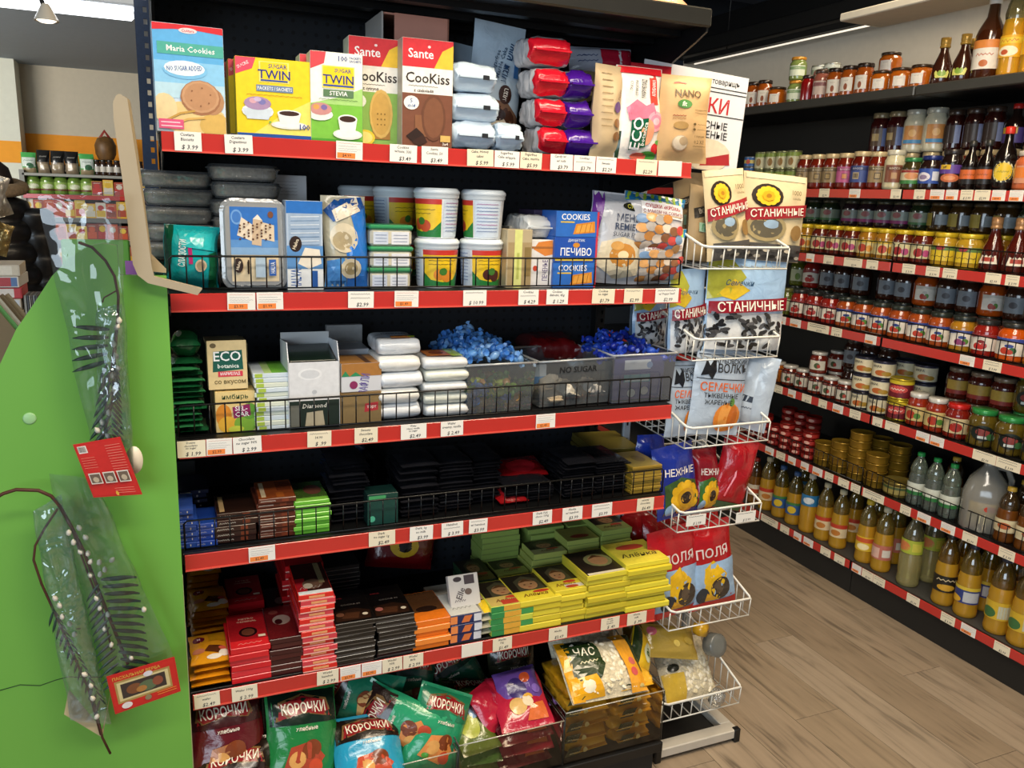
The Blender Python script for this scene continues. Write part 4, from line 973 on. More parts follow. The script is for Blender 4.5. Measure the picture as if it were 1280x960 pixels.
# white buckets
def bucket(r, h, fruit, side):
    root = empty('plastic_bucket')
    mb = MB(); mb.lathe([(r * 0.82, 0), (r * 0.84, 0.002), (r * 0.95, h * 0.82)], M('e8ebee', 0.4), 24); mb.build('pail', root)
    mb = MB(); mb.lathe([(r * 0.98, h * 0.80), (r, h * 0.82), (r, h * 0.88), (r * 1.03, h * 0.89), (r * 1.03, h * 0.93), (r * 0.97, h * 0.97), (r * 0.9, h * 0.995), (0, h * 0.995)], M('dfe8ee', 0.35), 24); mb.build('lid', root)
    cone = lambda u, v, hh_: ((r * (0.835 + 0.11 * v) + hh_) * math.sin((u - 0.5) * 5.2), -(r * (0.835 + 0.11 * v) + hh_) * math.cos((u - 0.5) * 5.2), h * (0.02 + 0.76 * v))
    fr = [R(0.30, 0.0, 0.70, 1, 'f0c81e'), R(0.30, 0.86, 0.70, 1, 'c9342a'), P([(0.30, 0), (0.30, 0.42), (0.38, 0.2), (0.5, 0.14), (0.62, 0.2), (0.70, 0.42), (0.70, 0)], '1f7a34'), E(0.46, 0.34, 0.055, 0.15, fruit), E(0.54, 0.30, 0.06, 0.16, fruit), E(0.50, 0.42, 0.04, 0.1, '3f7a2c'), L(scribble(0.36, 0.64, 0.72, 0.01), 0.004, '6a5a14'), L(scribble(0.36, 0.6, 0.62, 0.01), 0.004, '6a5a14')]
    tx = [R(0.72, 0.02, 0.98, 0.98, 'cfdcea'), R(0.02, 0.02, 0.28, 0.98, 'cfdcea')] + [L(scribble(0.74, 0.95, 0.9 - 0.09 * k, 0.012, 16), 0.005, '5a74a8' if k % 3 else 'a85a9a') for k in range(9)] + [L(scribble(0.05, 0.26, 0.9 - 0.09 * k, 0.012, 16), 0.005, '5a74a8') for k in range(9)]
    pb = MB(); decorate(pb, cone, r * 5.2, h * 0.76, fr + tx, curved=26, base=0.0006); pb.build('label', root)
    root.rotation_euler = (0, 0, side)
    return root
a, b = span(519, 571, Y0, z); r = (b - a) / 2
hb = zv(299, (a + b) / 2, Y0) - z
yk = Y0 + r
B1 = bucket(r * 1.04, hb, 'e08a2a', 0.05); B2 = bucket(r * 1.04, hb, '4a1f1a', 0.25); B3 = bucket(r * 1.04, hb, 'c9502a', -1.1); B4 = bucket(r * 1.04, hb, 'b8402a', -1.9)
for o, u, zz, d in ((B1, 545, z + 0.0004, 'yellow labelled jam bucket with orange fruit, lower left of four'), (B2, 600, z + 0.0004, 'jam bucket with dark berry label, lower right of four'), (B3, 544, z + hb + 0.001, 'white bucket showing text panel, upper left of four'), (B4, 601, z + hb + 0.001, 'white bucket showing text panel, upper right of four')):
    o.location = (xu(u, yk, z), yk, zz); tag(o, d, 'bucket', 'white plastic buckets')
for k, (u, d) in enumerate(((488, 'upper white bucket behind green-lidded tubs, right one'), (458, 'upper white bucket behind green-lidded tubs, left one'), (525, 'white bucket behind the upper front pair of buckets'))):
    for lv in (0, 1):
        o = dup(B1, (xu(u + 8, 0.2, z), (0.224, 0.345, 0.35)[k], z + hb * lv + 0.0008), (0, 0, 0.5 - 0.5 * k))
        tag(o, d if lv else 'lower white bucket in rear row, under the %s' % ('right upper one', 'left upper one', 'one behind the front pair')[k], 'bucket', 'white plastic buckets')
# cartons beside the buckets
W_, H_, c = dims(632, 664, 287, Y0, z)
o = carton('biscuit_carton', W_, 0.05, H_, 'b9a988', [R(0.05, 0.02, 0.98, 0.78, 'a8926a'), R(0.30, 0.0, 0.60, 1, 'd9dd8a'), R(0.4, 0.15, 0.5, 0.6, 'b9bf62'), R(0.7, 0.2, 0.95, 0.7, '8a7446')], loc=(c, 0.06, z), rz=0.05); tag(o, 'brown carton with pale yellow band beside the buckets', 'carton', GA)
W_, H_, c = dims(663, 692, 300, 0.04, z)
o = carton('biscuit_carton', W_, 0.05, H_, 'e3dfda', [R(0.03, 0.0, 0.97, 0.8, 'dedcdc'), P([(0.1, 0.8), (0.3, 0.95), (0.9, 1), (0.97, 0.7), (0.6, 0.66)], 'd9843a'), T('ПЕЧЕНЬЕ', 0.62, 0.36, 0.12, '5a4a7a', 0.8, rot=1.57), E(0.2, 0.4, 0.1, 0.06, 'b8402a'), R(0, 0.82, 1, 0.86, 'a86a34')], loc=(c, 0.07, z)); tag(o, 'white and orange biscuit carton left of the blue boxes', 'carton', GA)
o = endpack('biscuit_pack', 0.075, 0.055, 0.12, 'dcdedd', 'cfd2d2', 51, None); squash(o, (c - 0.01, 0.12, z + H_ + 0.002), (0, 0, 0.1)); tag(o, 'white wrapped pack lying on the white and orange carton', 'biscuit pack', GA)
W_, H_, c = dims(648, 672, 281, 0.12, z)
o = carton('biscuit_carton', W_ * 1.3, 0.06, H_ * 0.97, 'cfc9ba', [R(0.1, 0.1, 0.9, 0.9, 'bdb49c')], loc=(c - 0.02, 0.155, z)); tag(o, 'pale grey carton standing behind the brown banded carton', 'carton', GA)
# blue cookie boxes
a, b = span(692, 745, Y0, z); hh = (zv(264, (a + b) / 2, Y0) - z) / 3
def cookiebox(alt):
    el = [R(0, 0, 1, 1, '2d6cc4')]
    if alt: el = [R(0, 0, 1, 1, '1f4fae'), T('ДИАБЕТИК', 0.5, 0.86, 0.10, 'd9e4f4', 0.6), E(0.5, 0.68, 0.08, 0.1, 'd08a2c'), T('ПЕЧИВО', 0.5, 0.42, 0.30, 'ffffff', 0.72), R(0.02, 0.06, 0.9, 0.12, 'd9c03a')]
    else: el += [T('COOKIES', 0.45, 0.78, 0.24, 'ffffff', 0.66), R(0.1, 0.55, 0.42, 0.60, 'e8c42a'), P([(0.4, 0.1), (0.46, 0.5), (0.9, 0.62), (0.92, 0.18)], 'd98a2a'), P([(0.46, 0.16), (0.5, 0.44), (0.84, 0.54), (0.86, 0.22)], 'e9a544'), L([(0.55, 0.14), (0.6, 0.5)], 0.012, 'a85f18'), L([(0.67, 0.15), (0.72, 0.54)], 0.012, 'a85f18'), L([(0.78, 0.17), (0.82, 0.56)], 0.012, 'a85f18')]
    el += [R(0.95, 0, 1, 1, 'd0384a')]
    return el
for k in range(3):
    o = carton('cookie_box', b - a, 0.08, hh - 0.0005, '2a62bc', cookiebox(k == 1), loc=((a + b) / 2, Y0 + 0.045, z + hh * k), rz=0.02 * (k - 1))
    tag(o, ('lowest of three stacked blue cookie boxes', 'middle blue box of three reading white Cyrillic', 'topmost of three stacked blue cookie boxes')[k], 'cookie box', 'stacked blue cookie boxes')
W_, H_, c = dims(672, 700, 263, 0.14, z)
o = carton('biscuit_carton', W_ * 1.4, 0.1, H_, '5a4a6e', [R(0.1, 0.1, 0.9, 0.9, '6e5a86')], loc=(c, 0.2, z)); tag(o, 'dim purple carton behind the blue cookie boxes', 'carton', GA)
# dried bread ring bags
W_, H_, c = dims(740, 800, 243, 0.03, z)
o = pouch('bread_ring_bag', W_ * 1.15, H_, 0.07, 'c4c6cc', [P([(0, 0.3), (0, 1), (0.2, 1), (0.1, 0.6)], '7a3a9a'), R(0.02, 0.95, 0.98, 1, 'dfe0e4'), E(0.72, 0.86, 0.24, 0.05, '26281e'), T('СУШКИ', 0.72, 0.86, 0.045, 'd9d24a', 0.4), T('МЕНЗ', 0.58, 0.73, 0.08, '3a4660', 0.6), T('REMIEN', 0.58, 0.63, 0.075, '3a4660', 0.62), T('SUGAR FREE', 0.58, 0.545, 0.05, '4a5468', 0.6), P([(0.1, 0.2), (0.15, 0.45), (0.5, 0.52), (0.9, 0.46), (0.95, 0.12), (0.5, 0.05)], 'dfd2b4'), E(0.55, 0.32, 0.24, 0.13, 'c98a3c'), E(0.55, 0.32, 0.10, 0.05, 'f0dcb0'), E(0.42, 0.42, 0.12, 0.05, 'd9a35a')], 16)
squash(o, (c + 0.012, 0.075, z), (-0.06, 0.06, -0.05)); tag(o, 'purple and silver bread ring bag right of blue boxes', 'snack bag', GA)
W_, H_, c = dims(792, 872, 262, 0.0, z)
kro = [P([(0, 0.84), (0, 1), (1, 1), (1, 0.84), (0.5, 0.9)], '2d7fb0')] + [P([(0.12 * k, 0.86), (0.12 * k + 0.05, 0.86), (0.12 * k + 0.10, 1), (0.12 * k + 0.05, 1)], '9abf3a') for k in range(8)] + [R(0.2, 0.62, 0.9, 0.86, 'ece8e6'), T('СУШКИ «КРОХА»', 0.55, 0.79, 0.06, 'b02a34', 0.62), T('С МАКОМ НА СОРБИТЕ', 0.55, 0.70, 0.05, '8a2a34', 0.66), R(0.22, 0.655, 0.88, 0.665, 'c9a04a')] + [E(0.2 + 0.13 * (k % 6), 0.12 + 0.15 * (k // 6) + 0.03 * (k % 2), 0.085, 0.075, ('c98a4a', 'd9c9b8', '8a5a3a', 'd04a44', '7a9ac0', 'e0a86a', 'b8b0a8')[k % 7]) for k in range(22)]
o = pouch('bread_ring_bag', W_ * 0.95, H_ * 0.80, 0.08, 'cfccce', kro, 17)
squash(o, (c - 0.015, 0.07, z + 0.075), (-0.10, 0.10, -0.02)); tag(o, 'colourful bread ring bag with striped blue green top, upper one', 'snack bag', 'bread ring bags')
o = pouch('bread_ring_bag', W_ * 0.95, H_ * 0.72, 0.07, 'cfccce', kro, 18)
squash(o, (c + 0.012, 0.085, z), (0.05, -0.03, 0.05)); tag(o, 'colourful bread ring bag lower down, peeking past the shelf end', 'snack bag', 'bread ring bags')
o = pouch('bread_ring_bag', 0.13, 0.18, 0.06, '2f6f9a', [P([(0.1 * k, 0.8), (0.1 * k + 0.05, 0.8), (0.1 * k + 0.1, 1), (0.1 * k + 0.05, 1)], '8ab03a') for k in range(9)], 19)
squash(o, (xu(795, 0.2, z), 0.22, z), (0, 0, 0)); tag(o, 'dim blue striped bag behind the purple and silver bag', 'snack bag', 'bread ring bags')

# ================================================================== LEFT UNIT: THIRD SHELF
z = ZA[2]
S3 = 'on third shelf'
stack('wafer_bar', 'sweet bar', 'green foil bar', 'at third shelf left end', 'green foil bars', 215, 258, 452, 13, 0.03, z, 0.11, '14532f', flow=True, gloss=True, alt=['0e3d24', '2f7a4a'], jit=0.006)
stack('wafer_bar', 'sweet bar', 'dark green foil pack', 'atop the green bars', 'green foil bars', 217, 258, 418, 1, 0.05, z, 0.10, '1c5c36', flow=True, zoff=zv(452, 0.03, 0.03) - z, top=[R(0.1, 0.1, 0.9, 0.3, '2a7a48'), E(0.3, 0.2, 0.1, 0.08, 'd9dccf')])
W_, H_, c = dims(265, 319, 490, 0.03, z)
ing = [R(0, 0, 1, 1, 'e3c98a'), T('имбирь', 0.5, 0.86, 0.12, '2f4a2a', 0.7), E(0.2, 0.42, 0.2, 0.28, 'd98a2a'), E(0.3, 0.2, 0.25, 0.2, 'e8b23a'), E(0.75, 0.2, 0.3, 0.22, '7fae3a'), E(0.85, 0.5, 0.2, 0.2, '5f9a34'), P([(0.45, 0.34), (0.42, 0.62), (0.86, 0.68), (0.88, 0.40)], '8a1f5c'), T('SEL-', 0.64, 0.58, 0.12, 'ffffff'), T('CAR', 0.66, 0.44, 0.12, 'ffffff'), E(0.5, 0.08, 0.2, 0.08, 'c9d24a')]
o = carton('marmalade_box', W_ * 0.92, 0.05, H_, 'd9bf7e', ing, loc=(c + 0.006, 0.06, z)); tag(o, 'cream marmalade box with purple patch behind the fence', 'marmalade box', GA)
o = carton('marmalade_box', W_ * 0.9, 0.05, H_ * 1.15, 'dcc793', [R(0, 0, 1, 1, 'dcc592'), E(0.15, 0.9, 0.08, 0.05, '6a5a3a'), P([(0.12, 0.36), (0.15, 0.78), (0.88, 0.80), (0.9, 0.40)], '0f5748'), T('ECO', 0.5, 0.68, 0.20, 'ffffff'), T('botanica', 0.52, 0.48, 0.09, 'eef4ec'), R(0.25, 0.26, 0.88, 0.37, 'd0384a'), T('МАРМЕЛАД', 0.56, 0.315, 0.06, 'ffffff', 0.5), T('со вкусом', 0.55, 0.14, 0.09, '6a5a30')], loc=(c - 0.006, 0.066, z + H_ + 0.001), rx=-0.12); tag(o, 'cream marmalade box with dark green logo, atop the other', 'marmalade box', GA)
stack('marmalade_box', 'marmalade box', 'cream topped box lying flat', 'behind the green logo box', GA, 262, 308, 432, 1, 0.16, z, 0.10, 'd2c29c', zoff=H_ * 1.9, top=[R(0.02, 0.02, 0.98, 0.3, '5f8f7a'), E(0.3, 0.6, 0.1, 0.1, '8a7a5a')])
o = carton('marmalade_box', W_ * 0.9, 0.1, H_ * 1.89, 'c9b88e', [R(0, 0, 1, 1, 'c9b88e')], loc=(xu(288, .2, z), 0.21, z)); tag(o, 'tall cream box hidden behind the marmalade boxes', 'marmalade box', GA)
stack('chocolate_bar', 'chocolate bar', 'white and green slim bar', 'in stack beside marmalade', 'white and green bars', 320, 368, 466, 12, 0.03, z, 0.13, 'cfdce6', edge=[R(0.05, 0.1, 0.25, 0.9, 'a9c24a')], alt=['a9c4de', 'd9e0d2'], jit=0.004, top=[R(0.35, 0, 1, 1, '6fb43c'), R(0.3, 0, 0.5, 1, 'b9d98a')])
# open white display tray with dark green bars
W_, H_, c = dims(362, 424, 452, 0.03, z)
root = empty('display_tray', (c, 0.085, z)); wht = card('dcdee2')
mb = MB(); Dd = 0.12
mb.box(-W_ / 2, W_ / 2, -Dd / 2, -Dd / 2 + 0.002, H_ * 0.42, H_, wht); mb.box(-W_ / 2, W_ / 2, -Dd / 2, -Dd / 2 + 0.003, 0, H_ * 0.42, card('1c2b24'))
for s_ in (-1, 1): mb.prism([(-Dd / 2, 0), (Dd / 2, 0), (Dd / 2, H_ * 1.22), (-Dd / 2 + 0.02, H_ * 1.28), (-Dd / 2, H_ * 1.02)], s_ * W_ / 2 - 0.001, s_ * W_ / 2 + 0.001, wht, 'x')
mb.box(-W_ / 2, W_ / 2, Dd / 2 - 0.002, Dd / 2, 0, H_ * 1.32, card('c8cacb')); mb.box(-W_ / 2, W_ / 2, -Dd / 2, Dd / 2, 0, 0.002, wht); mb.build('tray', root)
pb = MB(); decorate(pb, front_of(W_, H_, -Dd / 2), W_, H_, [R(0, 0.42, 1, 1, 'dcdee2'), R(0, 0, 1, 0.42, '1c2b24'), E(0.42, 0.82, 0.24, 0.09, 'e9ebee'), E(0.42, 0.82, 0.19, 0.065, 'd2d5da'), E(0.5, 0.55, 0.05, 0.03, 'b9bcc2'), T('Diamond', 0.5, 0.34, 0.07, 'e6e6dc', 0.5, shear=0.2), P([(0.3, 0.02), (0.34, 0.24), (0.66, 0.26), (0.7, 0.02)], 'b5aa90'), R(0.02, 0.02, 0.2, 0.36, '6a6b62')]); pb.build('front_print', root)
tag(root, 'open white display tray with dark green front panel', 'display tray', GA)
for k in range(4):
    o = ob('chocolate_bar', bar_mesh('chocolate_bar', W_ * 0.92, 0.1, 0.012, '16261d', top=[R(0.0, 0.0, 1, 0.12, '3f6a54')], gloss=True)[0], None, (c, 0.088, z + H_ * 1.0 - 0.012 * k), (0.2, 0, 0)); reg(o, 'dark green bar', 'chocolate bar', 'inside the open white tray', 'bars in the white tray', 'from top')
W_, H_, c = dims(426, 477, 488, 0.03, z)
o = carton('wafer_carton', W_, 0.09, H_ * 0.95, '8a6f47', [R(0, 0, 1, 0.9, '86704a'), P([(0.58, 0.35), (0.6, 0.62), (0.92, 0.66), (0.92, 0.4)], 'b0323c'), T('торт', 0.76, 0.5, 0.1, 'f2e2d8')], loc=(c, 0.078, z)); tag(o, 'brown wafer carton at the bottom, red label patch', 'wafer carton', GA)
o = carton('wafer_carton', W_ * 0.98, 0.1, H_ * 0.85, 'd0d2d8', [R(0, 0.55, 1, 1, 'a9753a'), P([(0, 0.55), (0.1, 0.75), (0.2, 0.55), (0.35, 0.7), (0.5, 0.55)], '2f8a5a'), E(0.3, 0.25, 0.1, 0.14, '8a2f5c'), T('ВАФЛИ', 0.56, 0.28, 0.3, '6a5aa0', 0.5, rot=1.4)], top=[R(0, 0, 1, 1, 'b07c3c'), R(0.6, 0, 0.75, 1, '5a3a22')], loc=(c, 0.082, z + H_ * 0.955), rz=0.03); tag(o, 'gold topped wafer carton resting on the brown one', 'wafer carton', GA)
stack('chocolate_bar', 'chocolate bar', 'plain white bar', 'behind the gold topped carton', 'plain white bars', 420, 462, 436, 10, 0.15, z, 0.10, 'd3d8e0', jit=0.004)
o = carton('display_tray', 0.09, 0.02, 0.19, 'b4b6ba', [R(0, 0, 1, 1, 'b0b2b4')], loc=(xu(432, .27, z), 0.285, z)); tag(o, 'grey flap of cardboard behind the white bars', 'display tray', GA)
whitetop = [R(0.25, 0.3, 0.8, 0.8, 'cfd9e6'), P([(0.3, 0), (0.3, 0.25), (0.8, 0.3), (0.85, 0)], 'd9904a'), E(0.9, 0.15, 0.1, 0.1, 'a9c93a'), T('кокос', 0.5, 0.55, 0.15, '4a6a9a')]
stack('wafer_pack', 'wafer pack', 'white wafer pack', 'in the tall white stack', 'white wafer packs', 474, 527, 425, 5, 0.035, z, 0.13, 'dfe3e8', loaf=True, top=whitetop, alt=['d4dde8', 'e6e6e2'], jit=0.006)
stack('wafer_pack', 'wafer pack', 'white wafer pack with orange print', 'beside the candy bin', 'white wafer packs', 530, 585, 447, 5, 0.03, z, 0.12, 'dcdfe0', loaf=True, top=[R(0.05, 0.1, 0.7, 0.9, 'c97a3c'), R(0.7, 0.0, 1, 1, 'b4cf4a'), E(0.4, 0.5, 0.2, 0.2, '8a4a2c')], alt=['d6dde4', 'd9dcd0'], jit=0.006)
# clear bins
def bin_(W_, D_, H_, txt=None, flare=1.08):
    root = empty('clear_bin')
    mb = MB(); m = film('dde3e6', 0.07, 0.08, milk=0.10)
    bt = [(-W_ / 2, -D_ / 2), (W_ / 2, -D_ / 2), (W_ / 2, D_ / 2), (-W_ / 2, D_ / 2)]
    V = [(x / flare, y / flare, 0.003) for x, y in bt] + [(x, y, H_) for x, y in bt]
    mb.add(V, [(3, 2, 1, 0), (0, 1, 5, 4), (1, 2, 6, 5), (2, 3, 7, 6), (3, 0, 4, 7)], m); mb.build('walls', root)
    mb = MB(); mb.tube([(x * 1.01, y * 1.01, H_) for x, y in bt], 0.003, film('e6eaec', 0.25, 0.1, milk=0.35), 6, close=True); mb.build('rim', root)
    if txt:
        pb = MB(); decorate(pb, lambda u, v, h: ((u - 0.5) * W_, -D_ / 2 - 0.001 - h + (1 - v) * D_ / 2 * (1 - 1 / flare), v * H_), W_, H_, [T(txt, 0.52, 0.80, 0.13, '1a1a1c', 0.55)]); pb.build('writing', root)
    return root
CND = {}
def candy(col):
    if col in CND: return CND[col]
    mb = MB(); m = foil(col)
    mb.lathe([(0.0005, -0.013), (0.006, -0.012), (0.0095, -0.006), (0.0105, 0), (0.0095, 0.006), (0.006, 0.012), (0.0005, 0.013)], m, 8)
    for s_ in (-1, 1):
        V = [(0, 0, s_ * 0.011)]
        for k in range(9):
            a = 2 * PI * k / 8; V.append((0.010 * math.cos(a), 0.010 * math.sin(a) * 0.75, s_ * (0.019 + 0.003 * (k % 2))))
        mb.add(V, [(0, k + 1, k + 2) for k in range(8)], m)
    CND[col] = mb.mesh('wrapped_candy'); return CND[col]
def heap(n, cx_, cy_, sx, sy, zf, cols, lab, group, rnd):
    for k in range(n):
        x = rnd.uniform(-1, 1); y = rnd.uniform(-1, 1)
        o = ob('wrapped_candy', candy(rnd.choice(cols)), None, (cx_ + x * sx, cy_ + y * sy, zf(x, y) + rnd.uniform(-0.004, 0.006)), (rnd.uniform(0, 3), rnd.uniform(0, 3), rnd.uniform(0, 3)))
        tag(o, lab, 'candy', group)
rc = random.Random(5)
W_, H_, c = dims(582, 668, 455, 0.03, z)
Db = 0.17
b1 = bin_(W_, Db, H_); b1.location = (c, 0.03 + Db / 2, z); b1.rotation_euler = (0, 0, 0.0); tag(b1, 'clear plastic bin heaped with shiny blue candies', 'bin', 'clear plastic bins')
for cs_, nn, cn in ((['5f9a4a', '7aa23a'], 26, 'green'), (['b98a4a', 'a9b43a'], 24, 'golden'), (['3a6aa8', '5a86c4'], 20, 'mid blue')):
    heap(nn, c, 0.03 + Db / 2, W_ * 0.38, Db * 0.37, lambda x, y: z + 0.016 + 0.046 * rc.random(), cs_, cn + ' wrapped candy low inside the heaped clear bin', cn + ' candies low in the heaped bin', rc)
heap(120, c - 0.025, 0.03 + Db / 2 + 0.03, W_ * 0.50, Db * 0.45, lambda x, y: z + H_ + 0.004 + 0.045 * (1 - x * x) * (0.75 + 0.35 * y) - 0.006 * (rc.random()), ['4a86d0', '6aa4e4', '3f7ac8', '8ab8ea', '5a94d8'], 'shiny blue twist-wrapped candy heaped on the clear bin', 'blue candies on the heaped bin', rc)
W_, H_, c = dims(668, 765, 450, 0.045, z)
b2 = bin_(W_ * 0.97, 0.20, H_, 'NO SUGAR'); b2.location = (c, 0.045 + 0.10, z); b2.rotation_euler = (0, 0, 0.04); tag(b2, 'clear plastic bin marked no sugar, half empty', 'bin', 'clear plastic bins')
for k in range(7):
    o = endpack('sweet_pack', 0.044, 0.034, 0.055, ('b9a88e', 'c2b8a6', '8a6a4a', 'b5b0a8')[k % 4], ('b9a88e', 'c9c2b4', '9a7a58', 'bdb9b0')[k % 4], 80 + k, None)
    squash(o, (c - 0.055 + 0.036 * (k % 4), 0.075 + 0.06 * (k // 4), z + 0.006 + 0.022 * (k % 2)), (0.3 * (k % 2), 0.3 * (k % 3), 0.5 * k)); reg(o, 'beige wrapped sweet pack', 'sweet pack', 'inside the half-empty bin', 'packs in the half-empty bin')
o = carton('sweet_pack', 0.05, 0.03, 0.08, 'c9d3de', [R(0.1, 0.3, 0.9, 0.6, '6a9ad0')], loc=(c - 0.045, 0.19, z + 0.005)); tag(o, 'pale blue and white carton standing inside the half-empty bin', 'carton', GA)
W_, H_, c = dims(762, 842, 443, 0.03, z)
b3 = bin_(W_ * 0.98, 0.17, H_); b3.location = (c, 0.03 + 0.085, z); tag(b3, 'clear plastic bin with purple carton inside, at right end', 'bin', 'clear plastic bins')
o = carton('candy_carton', W_ * 0.78, 0.11, H_ * 0.86, '4b4a86', [R(0, 0, 1, 1, '4f4c8c'), R(0.2, 0.72, 0.72, 0.95, 'dfe3ee'), E(0.7, 0.82, 0.06, 0.08, '8aa6d8'), R(0.2, 0.42, 0.72, 0.6, '4a9aa8'), R(0.22, 0.44, 0.7, 0.5, 'dfe9ec'), E(0.36, 0.16, 0.08, 0.1, 'd8d6cc'), E(0.62, 0.2, 0.08, 0.1, 'cfc9c0')], loc=(c, 0.11, z + 0.005)); tag(o, 'purple carton inside the rightmost clear bin', 'carton', GA)
heap(42, c - 0.012, 0.13, W_ * 0.45, 0.07, lambda x, y: z + H_ * 0.92 + 0.03 * (1 - x * x) + 0.012 * y, ['2440b4', '2f50c8', '1c30a0', '3c64d4'], 'deep blue wrapped candy on top of the rightmost clear bin', 'deep blue candies', rc)
o = endpack('foil_bag', 0.17, 0.065, 0.16, '7a1216', '7a1216', 61, None); squash(o, (xu(688, 0.3, z + .1), 0.32, z + 0.075), (0, 0, 1.4)); tag(o, 'glossy dark red bag lying behind the clear bins', 'bag', GA)
o = carton('storage_box', 0.2, 0.12, 0.072, '15181c', [R(0, 0, 1, 1, '15181c')], loc=(xu(690, 0.3, z), 0.32, z)); tag(o, 'black carton beneath the glossy dark red bag', 'carton', GA)
# ================================================================== LEFT UNIT: FOURTH SHELF (dark chocolate)
z = ZA[3]; Y0 = 0.03
def chocotop(a, b): return [R(0.05, 0.05, 0.95, 0.95, a), R(0.05, 0.05, 0.32, 0.95, b), E(0.68, 0.4, 0.2, 0.25, '4a2416')]
lettedge = [L(scribble(0.08, 0.42, 0.5, 0.14, 14), 0.012, 'e9e6e0'), E(0.7, 0.5, 0.03, 0.2, 'dcd6cc')]
stack('chocolate_bar', 'chocolate bar', 'blue wrapped square chocolate bar', 'at fourth shelf left', 'blue chocolate bars', 222, 247, 636, 7, Y0, z, 0.10, '2a4fa8', edge=lettedge, gloss=True, jit=0.004, top=[R(0, 0, 1, 1, '3a5cb8')])
stack('chocolate_bar', 'chocolate bar', 'blue wrapped square chocolate bar', 'right of the taller blue stack', 'blue chocolate bars', 247, 275, 654, 4, Y0, z, 0.10, '2146a0', edge=lettedge, gloss=True, jit=0.005)
stack('chocolate_bar', 'chocolate bar', 'dark navy chocolate bar', 'behind the blue bars', 'dark bars on the fourth shelf', 222, 262, 612, 8, 0.15, z, 0.11, '151c33', edge=lettedge, gloss=True, alt=['3a2a22', '1a1d2c'], jit=0.006)
o = carton('chocolate_bar', 0.075, 0.012, 0.115, '23262c', [R(0, 0, 1, 1, '2a2e36'), L([(0.1, 0.1), (0.1, 0.9)], 0.03, '8a9098')], loc=(xu(226, 0.3, z), 0.29, z), rx=-0.12); tag(o, 'dark glossy bar standing upright behind the blue bars', 'chocolate bar', GA)
brn = [L(scribble(0.06, 0.45, 0.5, 0.14, 14), 0.012, 'e6dccb'), R(0.62, 0.2, 0.8, 0.8, '7a3a24')]
stack('chocolate_bar', 'chocolate bar', 'dark brown square chocolate bar', 'beside the blue bars', 'brown chocolate bars', 270, 323, 641, 5, Y0, z, 0.12, '36201a', edge=brn, gloss=True, jit=0.004, top=[R(0.03, 0.03, 0.97, 0.97, '2c1a14'), R(0.08, 0.1, 0.2, 0.9, 'c9a878')])
stack('chocolate_bar', 'chocolate bar', 'copper brown square chocolate bar', 'in the taller copper stack', 'brown chocolate bars', 322, 370, 622, 8, Y0, z, 0.12, '5c2a1c', edge=brn, gloss=True, jit=0.004, alt=['4a2018', '54261a'], top=[R(0.02, 0.02, 0.98, 0.98, '8a4420'), R(0.1, 0.1, 0.22, 0.9, 'd9c4a0'), R(0.55, 0.4, 0.95, 0.9, '6a3018'), R(0.5, 0.05, 0.7, 0.3, 'a85a24')])
stack('chocolate_bar', 'chocolate bar', 'lime green square chocolate bar', 'in the green stack', 'green chocolate bars', 368, 414, 626, 8, Y0, z, 0.13, '6fc03c', gloss=True, jit=0.004, alt=['5cae34', '7acb48'], edge=[R(0, 0.0, 1, 0.12, '3f8a2a')], top=[R(0.02, 0.15, 0.98, 0.98, '4a6a2a'), E(0.65, 0.55, 0.25, 0.25, '7a4a3a'), R(0.05, 0.02, 0.95, 0.16, '8ad24c')])
for u0, u1, vt, n, y, wh in ((416, 462, 578, 16, 0.06, 'black stack next to green'), (500, 548, 580, 15, 0.05, 'first wide black stack'), (548, 590, 578, 15, 0.06, 'second wide black stack'), (590, 626, 574, 15, 0.08, 'third black stack'), (704, 744, 577, 13, 0.05, 'black stack before gold'), (744, 786, 577, 13, 0.055, 'black stack beside gold')):
    stack('chocolate_bar', 'chocolate bar', 'glossy black bar', 'in ' + wh, 'black chocolate bars', u0, u1, vt, n, y, z, 0.15, '26262b', flow=True, jit=0.006, alt=['32323a', '1c1c21'])
W_, H_, c = dims(460, 498, 618, 0.03, z)
o = carton('chocolate_bar', W_, 0.06, H_, '12332e', [R(0, 0, 1, 1, '15423a'), R(0.05, 0.84, 0.6, 0.95, '4aa86a'), E(0.15, 0.2, 0.1, 0.1, '5ac09a')], loc=(c, 0.065, z)); tag(o, 'dark teal pack between the black bar stacks', 'chocolate pack', GA)
for vt, yy, d in ((597, 0.10, 'flat red pack lying on black bars, upper one'), (630, 0.035, 'flat red pack low behind the fence')):
    a, b = span(628, 688 if yy > 0.05 else 664, yy, z)
    o = pouch('chocolate_pack', b - a, 0.10, 0.02, '8f1016', [E(0.5, 0.4, 0.3, 0.3, 'b0202a')], int(vt)); squash(o, ((a + b) / 2, yy + 0.02, zv(vt, (a + b) / 2, yy) - 0.004), (-1.35, 0, 0)); tag(o, d, 'chocolate pack', GA)
stack('chocolate_bar', 'chocolate bar', 'glossy black bar', 'in the low black stack', 'black chocolate bars', 630, 690, 604, 9, 0.06, z, 0.12, '222227', flow=True, jit=0.004)
stack('chocolate_bar', 'chocolate bar', 'olive gold chocolate box', 'at fourth shelf right end', 'gold chocolate boxes', 788, 826, 582, 9, Y0, z, 0.13, '9a7d2a', edge=[R(0, 0.0, 1, 0.12, '4a3a14')], jit=0.003, alt=['8a6f24', 'a5882f'], top=[R(0.02, 0.02, 0.98, 0.98, '8a7a3c'), E(0.6, 0.5, 0.2, 0.2, '6a5a2a')])
